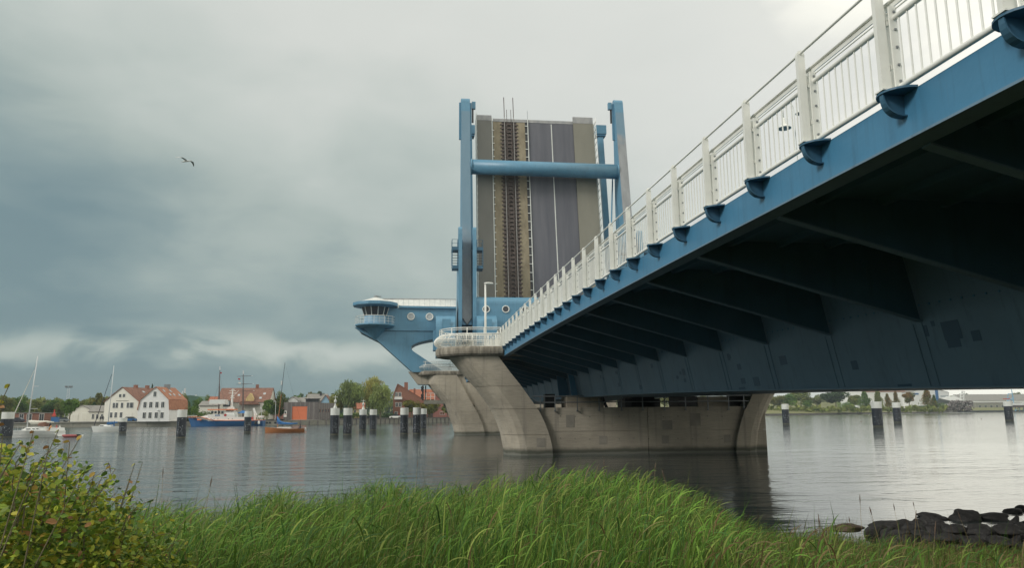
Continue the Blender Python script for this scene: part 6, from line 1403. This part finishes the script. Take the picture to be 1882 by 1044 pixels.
# ================================================================ boulders on the right shore
def rock_mesh(seed, m_):
    r = np.random.default_rng(seed); bm = bmesh.new(); bmesh.ops.create_icosphere(bm, subdivisions=3, radius=.5)
    k = r.normal(0, 1, (7, 3)); ph = r.uniform(0, 6, 7)
    for v in bm.verts:
        p = np.array(v.co)*2; d = sum(.07*math.sin(float(k[i]@p)*2.4+ph[i]) for i in range(7)); f = 1+d
        q = Vector(v.co)*f; q.z = q.z*.78 if q.z > 0 else q.z*.5; v.co = q
    me = bpy.data.meshes.new('boulder'); bm.to_mesh(me); bm.free(); me.shade_smooth(); me.materials.append(MT[m_]); return me
RM = [rock_mesh(s, 'rock') for s in range(5)]; RB = rock_mesh(9, 'rock_brown')
RK = [ # px, py waterline/base, width px, height px, label
 (1716, 951, 46, 14, 'flat dark boulder in the water at the left of the rock group'), (1767, 945, 24, 13, 'small rounded dark boulder farthest out in the water'), (1735, 956, 26, 9, 'small low boulder between two larger ones at the water edge'),
 (1785, 957, 64, 24, 'broad humped dark boulder in the middle of the rock group'), (1838, 956, 60, 22, 'broad dark boulder right of the middle one'), (1868, 943, 40, 14, 'dark boulder behind, near the right edge'), (1882, 938, 26, 13, 'dark boulder cut by the right edge, farthest back'),
 (1664, 962, 26, 10, 'small dark boulder left of the flat one'), (1636, 968, 70, 13, 'long low dark boulder at the left of the shore'), (1682, 968, 40, 14, 'dark boulder in front of the small one on the shore'), (1563, 976, 76, 17, 'brown boulder alone at the left end of the rocks'),
 (1725, 971, 40, 16, 'dark boulder in front of the low small one'), (1762, 978, 50, 18, 'dark boulder in the front row, left of centre'), (1810, 980, 56, 20, 'dark boulder in the front row under the broad humped one'), (1858, 978, 54, 22, 'large dark boulder at the right edge of the front row'),
 (1700, 984, 44, 14, 'dark boulder low in the grass under the shore'), (1748, 994, 50, 16, 'dark boulder among the dry stems'), (1798, 1000, 54, 18, 'dark boulder among dry stems nearer the right edge'), (1850, 1002, 60, 20, 'lowest dark boulder at the right edge')]
for i, (px, py, w, h, lb_) in enumerate(RK):
    zz = .0 if py < 972 else .25
    c = atz(px, py, zz); s_ = (at(px+1, py, c.y)-at(px, py, c.y)).x; W_, H_ = w*s_*.82, h*s_*.78
    me = RB if 'brown' in lb_ else RM[i % 5]
    o = inst(me, 'boulder', None, (c.x, c.y+W_*.25, zz+H_*.05), rot=(.1*math.sin(i), .1*math.cos(i*2), i*1.3), scale=(W_*1.12, W_*.9, H_*1.55)); tag(o, lb_, 'boulder')
rr = random.Random(3)
for k in range(64):
    px = rr.uniform(1600, 1990); py = rr.uniform(962, 1010) + max(0, (1700-px)*.12); c = atz(px, py, .1); W_ = rr.uniform(.22, .55)
    o = inst(RM[k % 5], 'boulder', None, (c.x, c.y, .04), rot=(rr.random(), rr.random(), rr.random()*6), scale=(W_*1.3, W_, W_*.9)); tag(o, 'small dark stone packed between the larger boulders on the right shore', 'boulder', 'small dark stones of the right shore')

# ================================================================ reeds and grass
def blades(name, label, n, sampler, hfun, wfun, tints, seed, seg=5, bend=(.25, .9), wind=.35):
    r = np.random.default_rng(seed); X_, Y_ = sampler(r, n)
    gz = np.array([ground_z(float(x), float(y)) for x, y in zip(X_, Y_)]); gz = np.maximum(gz, -.2)
    H_ = hfun(X_, Y_, r)-gz; ok = H_ > .15; X_, Y_, gz, H_ = X_[ok], Y_[ok], gz[ok], H_[ok]; n = len(X_)
    W_ = wfun(X_, Y_, r)
    az = r.normal(wind, 1.3, n); dx, dy = np.cos(az), np.sin(az)*.8; bd = r.uniform(bend[0], bend[1], n)*r.uniform(.3, 1, n)
    fa = r.uniform(0, math.pi, n); sx_, sy_ = np.cos(fa), np.sin(fa)*.55
    V = np.zeros((n, seg+1, 2, 3)); t = np.linspace(0, 1, seg+1)
    droop = r.uniform(0, 1, n)**2
    for i, u in enumerate(t):
        out = bd*H_*.55*u**2.2; up = H_*(u-(.12+.30*droop)*bd*u**4)/(1-0*u)
        w = W_*(np.clip(1.1-u, 0, 1)**.55)*(.6+.8*min(u*3, 1)*(1-.3*u)) if u < 1 else W_*.03
        cx, cy, cz = X_+dx*out, Y_+dy*out, gz+up
        for k, s in ((0, -1), (1, 1)):
            V[:, i, k, 0] = cx+s*sx_*w/2; V[:, i, k, 1] = cy+s*sy_*w/2; V[:, i, k, 2] = cz
    V = V.reshape(-1, 3); base = (np.arange(n)*(seg+1)*2)[:, None, None]; ii = (np.arange(seg)*2)[None, :, None]; q = np.array([0, 1, 3, 2])[None, None, :]
    F = (base+ii+q).reshape(-1).astype(np.int32); nf = n*seg
    me = bpy.data.meshes.new(name); me.vertices.add(len(V)); me.vertices.foreach_set('co', V.ravel().astype(np.float32)); me.loops.add(nf*4); me.loops.foreach_set('vertex_index', F)
    me.polygons.add(nf); me.polygons.foreach_set('loop_start', np.arange(0, nf*4, 4, dtype=np.int32)); me.update(calc_edges=True); me.shade_smooth()
    tb = np.array(tints(X_, Y_, r)); c = tb*r.uniform(.45, 1.0, (n, 1)); c = np.repeat(c, (seg+1)*2, 0); c = np.concatenate([c, np.ones((len(c), 1))], 1)
    at_ = me.color_attributes.new('tint', 'FLOAT_COLOR', 'POINT'); at_.data.foreach_set('color', c.ravel().astype(np.float32)); me.materials.append(MT['reed'])
    o = bpy.data.objects.new(name, me); col.objects.link(o); return tag(o, label, 'reeds' if 'reed' in name else 'grass', kind='stuff')
# silhouette of the reed tops against the water, as elevation below eye level for each bearing
SIL = [(-100, 900), (150, 930), (225, 912), (260, 915), (330, 908), (400, 925), (450, 895), (520, 880), (560, 900), (640, 885), (680, 868), (745, 868), (790, 880), (860, 876), (900, 862), (960, 866), (1000, 846), (1080, 850), (1150, 852), (1200, 862), (1240, 880), (1290, 900), (1330, 930), (1370, 950), (1420, 962), (1480, 962), (1510, 950), (1540, 972), (1600, 976), (1700, 985), (1800, 990), (1900, 994), (2200, 1010)]
sxp = np.array([p[0] for p in SIL], float); syp = np.array([p[1] for p in SIL], float)
bear = np.array([math.atan2(at(x, 870, 10).x, 10) for x in sxp]); elev = np.array([(CAMZ-at(x, y, 10).z)/math.hypot(at(x, y, 10).x, 10) for x, y in SIL])
def tipmax(X_, Y_):
    b = np.arctan2(X_, Y_); e = np.interp(b, bear, elev); return CAMZ-e*np.hypot(X_, Y_)
def samp(x0, x1, y0, y1):
    def f(r, n):
        Y_ = y0+(y1-y0)*r.random(n)**1.15; X_ = (x0+(x1-x0)*r.random(n))*Y_/10; return X_, Y_
    return f
def hreed(X_, Y_, r):
    patch = .5+.5*np.sin(X_*1.9+1)*np.cos(Y_*1.3+X_*.6)
    top = tipmax(X_, Y_)-np.abs(r.normal(0, 1, len(X_)))*(.05+.15*patch)*np.minimum(Y_, 9)*.5; top += (r.random(len(X_)) < .05)*r.uniform(0, .30, len(X_))*np.minimum(Y_/6, 1.3)
    return np.minimum(top, 2.75+r.normal(0, .08, len(X_)))
def pn(X_, Y_): return .5+.25*np.sin(X_*2.3+1.7*np.sin(Y_*1.1))+.25*np.sin(X_*5.1+Y_*2.7+1.3)*np.cos(Y_*3.3-X_)
def tgreen(X_, Y_, r):
    n = len(X_); b = np.arctan2(X_, Y_); pal = np.array([(.108, .225, .034), (.14, .28, .04), (.20, .325, .055), (.085, .19, .045), (.26, .32, .075)]); c = pal[r.integers(0, 5, n)]
    dry = np.array([(.24, .19, .085), (.17, .11, .05)]); pd = np.interp(b, [-.45, -.3, .1, .25, .42, .6], [.12, .05, .05, .10, .25, .40]); k = r.random(n) < pd; c = c*(.62+.72*pn(X_, Y_))[:, None]; c[k] = dry[r.integers(0, 2, k.sum())]
    return c
blades('reed_bed', 'dense tall green reeds covering the near bank in the foreground', 80000, samp(-8.0, 9.5, 3.0, 14.0), hreed, lambda X_, Y_, r: r.uniform(.0035, .010, len(X_))*(.8+.05*Y_), tgreen, 5)
def hlow(X_, Y_, r): return np.minimum(tipmax(X_, Y_)-.35-np.abs(r.normal(0, .3, len(X_))), 2.2)
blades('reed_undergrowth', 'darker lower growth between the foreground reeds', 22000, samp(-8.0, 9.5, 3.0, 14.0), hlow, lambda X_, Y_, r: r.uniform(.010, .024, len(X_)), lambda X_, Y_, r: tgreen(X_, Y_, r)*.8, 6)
# arching leaves of the reed canopy
def arch(name, label, n, seed):
    r = np.random.default_rng(seed); X_, Y_ = samp(-8.0, 9.5, 3.0, 13.0)(r, n); top = np.minimum(tipmax(X_, Y_)-.06*np.minimum(Y_/6, 1.3), 2.70+.0*X_)
    b = np.arctan2(X_, Y_); dep = np.abs(r.normal(0, .34, n))*np.minimum(Y_/5, 1.2); z0 = top-dep-r.uniform(.10, .24, n); gz = np.array([ground_z(float(x), float(y)) for x, y in zip(X_, Y_)])
    ok = (z0 > gz+.1) & (r.random(n) < .30+.85*pn(X_*1.3+2, Y_*1.2)); X_, Y_, z0, gz = X_[ok], Y_[ok], z0[ok], gz[ok]; n = len(X_); seg = 7; L_ = r.uniform(.10, .25, n)*(.75+.05*Y_); W_ = r.uniform(.003, .0095, n)*(.75+.05*Y_)
    az = np.where(r.random(n) < .65, r.normal(.1, .8, n), r.uniform(0, 6.28, n)); a0 = r.uniform(.9, 1.45, n); cur = r.uniform(.8, 2.6, n); V = np.zeros((n, seg+1, 2, 3)); cx, cy, cz = X_.copy(), Y_.copy(), z0.copy(); a = a0.copy()
    for i in range(seg+1):
        u = i/seg; w = W_*math.sin(math.pi*min(1, .12+u*.88))**.7 if i < seg else W_*.02
        px_, py_ = -np.sin(az), np.cos(az)
        for k, s in ((0, -1), (1, 1)): V[:, i, k, 0] = cx+s*px_*w/2; V[:, i, k, 1] = cy+s*py_*w/2; V[:, i, k, 2] = cz+s*w*.25
        cx = cx+np.cos(az)*np.cos(a)*L_/seg; cy = cy+np.sin(az)*np.cos(a)*L_/seg; cz = cz+np.sin(a)*L_/seg; a = a-cur/seg*(.5+u)
    V = V.reshape(-1, 3); base = (np.arange(n)*(seg+1)*2)[:, None, None]; F = (base+(np.arange(seg)*2)[None, :, None]+np.array([0, 1, 3, 2])[None, None, :]).reshape(-1).astype(np.int32); nf = n*seg
    me = bpy.data.meshes.new(name); me.vertices.add(len(V)); me.vertices.foreach_set('co', V.ravel().astype(np.float32)); me.loops.add(nf*4); me.loops.foreach_set('vertex_index', F)
    me.polygons.add(nf); me.polygons.foreach_set('loop_start', np.arange(0, nf*4, 4, dtype=np.int32)); me.update(calc_edges=True); me.shade_smooth()
    c = tgreen(X_, Y_, r)*r.uniform(.55, 1.25, (n, 1)); c = np.repeat(c, (seg+1)*2, 0); c = np.concatenate([c, np.ones((len(c), 1))], 1)
    at_ = me.color_attributes.new('tint', 'FLOAT_COLOR', 'POINT'); at_.data.foreach_set('color', c.ravel().astype(np.float32)); me.materials.append(MT['reed'])
    o = bpy.data.objects.new(name, me); col.objects.link(o); tag(o, label, 'reeds', kind='stuff')
arch('reed_leaves', 'arching bright reed leaves at the top of the foreground growth', 60000, 8)
# flowering stems
st = thing('flowering_grass_stems', 'thin dry grass stems with feathery heads rising above the reeds', 'grass stems', (3, 7, 1)); rs = random.Random(9)
for i, (px, py) in enumerate([(1580, 908), (1598, 932), (1642, 926), (1678, 922), (1684, 938), (1760, 940), (1504, 945), (1205, 850), (1216, 862), (768, 846), (200, 850), (300, 858), (390, 875), (1720, 958), (1560, 950), (1110, 842)]):
    Y = rs.uniform(4.5, 8); p = at(px, py, Y); b = Vector((p.x+rs.uniform(-.15, .7), Y+.2, ground_z(p.x, Y))); m_ = b.lerp(p, .6)+Vector((rs.uniform(-.05, .05), 0, 0)); hd = rs.uniform(.05, .10)
    d_ = (p-m_).normalized()
    MB().tube([b, m_, p], [.0025, .002, .001], 4).build('stem', mat('straw', (.30, .23, .11), .8) if 'straw' not in bpy.data.materials else bpy.data.materials['straw'], st)
    MB().tube([p-d_*hd, p-d_*hd*.5, p+d_*.0], [.0015, .0045, .001], 5).build('seed_head', MT['rock_brown'], st)

# ================================================================ bush at the left
def leaf_mesh(nm, tint):
    mb = MB(); L_, w = 1.0, .36
    pts = [(0, 0, 0), (.25, w*.8, .05), (.55, w, .06), (.85, w*.5, .03), (1.0, 0, -.06), (.85, -w*.5, .03), (.55, -w, .06), (.25, -w*.8, .05)]; mid = [(.3, 0, -.03), (.65, 0, -.05)]
    mb.v = pts+mid; mb.f = [(0, 1, 2, 8), (0, 8, 6, 7), (8, 2, 3, 9), (8, 9, 5, 6), (9, 3, 4), (9, 4, 5)]
    me = mesh_of(mb, nm, 'leaf'); at_ = me.color_attributes.new('tint', 'FLOAT_COLOR', 'POINT'); at_.data.foreach_set('color', np.array([tint+(1,)]*len(me.vertices), dtype=np.float32).ravel()); return me
LT = [(.25, .35, .045), (.38, .43, .055), (.16, .27, .04), (.47, .44, .06), (.46, .31, .07), (.36, .19, .08), (.10, .18, .035)]
LM = [leaf_mesh('leaf', t_) for t_ in LT]
bs = thing('leafy_bush', 'leafy bush with green, yellow and reddish leaves at the lower left, nearest the camera', 'bush', (at(60, 1040, 2.9).x, 2.9, ground_z(-1.5, 2.9)))
rb = random.Random(21); segs = []
tips = [(18, 706, 2.5), (8, 740, 2.6), (62, 792, 2.5), (108, 790, 2.6), (150, 800, 2.9), (128, 812, 2.7), (200, 852, 3.0), (248, 852, 3.1), (262, 850, 3.3), (212, 862, 2.8), (175, 868, 2.7), (90, 820, 2.4), (40, 812, 2.3), (5, 800, 2.4), (150, 872, 2.5),
        (230, 905, 3.2), (270, 935, 3.2), (200, 930, 2.9), (120, 865, 2.6), (70, 850, 2.4), (20, 845, 2.3), (255, 965, 3.1), (285, 985, 3.2), (300, 1010, 3.2), (180, 900, 3.0), (240, 880, 3.3), (50, 880, 2.8), (140, 920, 2.6), (100, 900, 2.9)]
for px, py, Y in tips:
    p = at(px, py, Y); b = Vector((p.x*.8-.45+rb.uniform(-.25, .25), Y+rb.uniform(-.1, .3), max(1.2, p.z-1.5))); m_ = b.lerp(p, .55)+Vector((-.12*rb.random(), rb.uniform(-.06, .06), .08)); path = [b, b.lerp(m_, .5), m_, m_.lerp(p, .5)+Vector((0, 0, .01)), p]
    o = MB().tube(path, [.0045, .0038, .003, .0022, .0012], 5).build('branch', 'bark', bs); segs.append((path, py < 870))
def along(path, t_):
    k = min(int(t_*4), 3); f = t_*4-k; return path[k].lerp(path[k+1], f), (path[k+1]-path[k]).normalized()
cnt = 0
for path, hi in segs:
    n_ = 11
    for i in range(n_):
        if cnt >= 298: break
        t_ = 1.0 if i == 0 else 1-.055*i-rb.uniform(0, .02)
        p, d = along(path, max(0, t_)); side = 1 if i % 2 else -1
        red = i < 3 and rb.random() < (.75 if hi else .5); me = LM[rb.choice((4, 5, 3))] if red else LM[rb.choice((0, 1, 2, 0, 1, 6, 3))]
        L_ = rb.uniform(.020, .036)*(.7 if i < 2 else 1)
        o = inst(me, 'leaf', bs, p, rot=(rb.uniform(-.9, .9), rb.uniform(-.3, .9), (0 if side > 0 else math.pi)+rb.uniform(-.8, .8)+.3), scale=(L_, L_, L_)); cnt += 1
# inner mass of leaves
r = np.random.default_rng(4); n = 27000
px = -70+430*r.random(n)**1.1; lim = np.interp(px, [-70, 0, 60, 130, 200, 260, 300, 370], [832, 838, 864, 880, 922, 972, 1012, 1050]); py = lim+(1180-lim)*r.random(n)**.8+r.normal(0, 12, n)-16*np.sin(px*.11)*np.sin(px*.037+1)-12*np.sin(px*.29+2); Yd = 2.5+1.1*r.random(n)+.5*np.maximum(0, (px-150)/200)
keep = py > lim-26; px, py, Yd = px[keep], py[keep], Yd[keep]; n = len(px)
P = np.array([tuple(at(a, b, c)) for a, b, c in zip(px, py, Yd)])
# sprays standing out of the mass: leaves set along many thin curved twigs
ex = []
for k in range(46):
    x0_ = rb.uniform(-30, 330); l0 = float(np.interp(x0_, [-70, 0, 60, 130, 200, 260, 300, 370], [832, 838, 864, 880, 922, 972, 1012, 1050])); Yk = 2.5+rb.random()*1.0+max(0, (x0_-150)/400)
    a_ = at(x0_-rb.uniform(10, 70), l0+rb.uniform(60, 130), Yk); e_ = at(x0_+rb.uniform(-5, 25), l0-rb.uniform(4, 62), Yk); m2 = a_.lerp(e_, .55)+Vector((-.03, 0, .035))
    pth = [a_, a_.lerp(m2, .5)+Vector((-.01, 0, .01)), m2, m2.lerp(e_, .5)+Vector((-.004, 0, .008)), e_]
    MB().tube(pth, [.0026, .0022, .0018, .0014, .0008], 4).build('branch', 'bark', bs)
    for j in range(16):
        q_, d_ = along(pth, 1-j*.05); o_ = Vector((rb.uniform(-1, 1), rb.uniform(-1, 1), rb.uniform(-.6, .9))).normalized()*.016; ex.append(tuple(q_+o_))
P = np.concatenate([P, np.array(ex)]); n = len(P)
a = r.normal(0, 1, (n, 3)); a[:, 2] *= .6; a /= np.linalg.norm(a, axis=1)[:, None]; b = np.cross(a, r.normal(0, 1, (n, 3))*[.5, .5, 1]); b /= np.linalg.norm(b, axis=1)[:, None]; s = r.uniform(.007, .015, n)[:, None]
V = np.stack([P-a*s, P-a*s*.3+b*s*.6, P+a*s*.4+b*s*.5, P+a*s, P+a*s*.4-b*s*.5, P-a*s*.3-b*s*.6], 1).reshape(-1, 3)-np.array(bs.location)
me = bpy.data.meshes.new('foliage'); me.vertices.add(6*n); me.vertices.foreach_set('co', V.ravel().astype(np.float32)); me.loops.add(6*n); me.loops.foreach_set('vertex_index', np.arange(6*n, dtype=np.int32)); me.polygons.add(n); me.polygons.foreach_set('loop_start', np.arange(0, 6*n, 6, dtype=np.int32)); me.update(calc_edges=True)
clus = .5+.5*np.sin(P[:, 0]*9+2)*np.sin(P[:, 2]*11+P[:, 0]*4)
pal = np.array(LT); w1 = r.random(n); idx = np.where(w1 < .52, r.choice([0, 2, 6], n), np.where(w1 < .93, r.choice([0, 1, 1, 3], n), r.choice([3, 4, 5], n))); c = pal[idx]*(r.uniform(.6, 1.25, n))[:, None]
c = np.concatenate([np.repeat(c, 6, 0), np.ones((6*n, 1))], 1); at_ = me.color_attributes.new('tint', 'FLOAT_COLOR', 'POINT'); at_.data.foreach_set('color', c.ravel().astype(np.float32)); me.materials.append(MT['leaf'])
o = bpy.data.objects.new('foliage', me); col.objects.link(o); o.parent = bs; tag(o, kind='stuff')

if HAZE: haze_box()
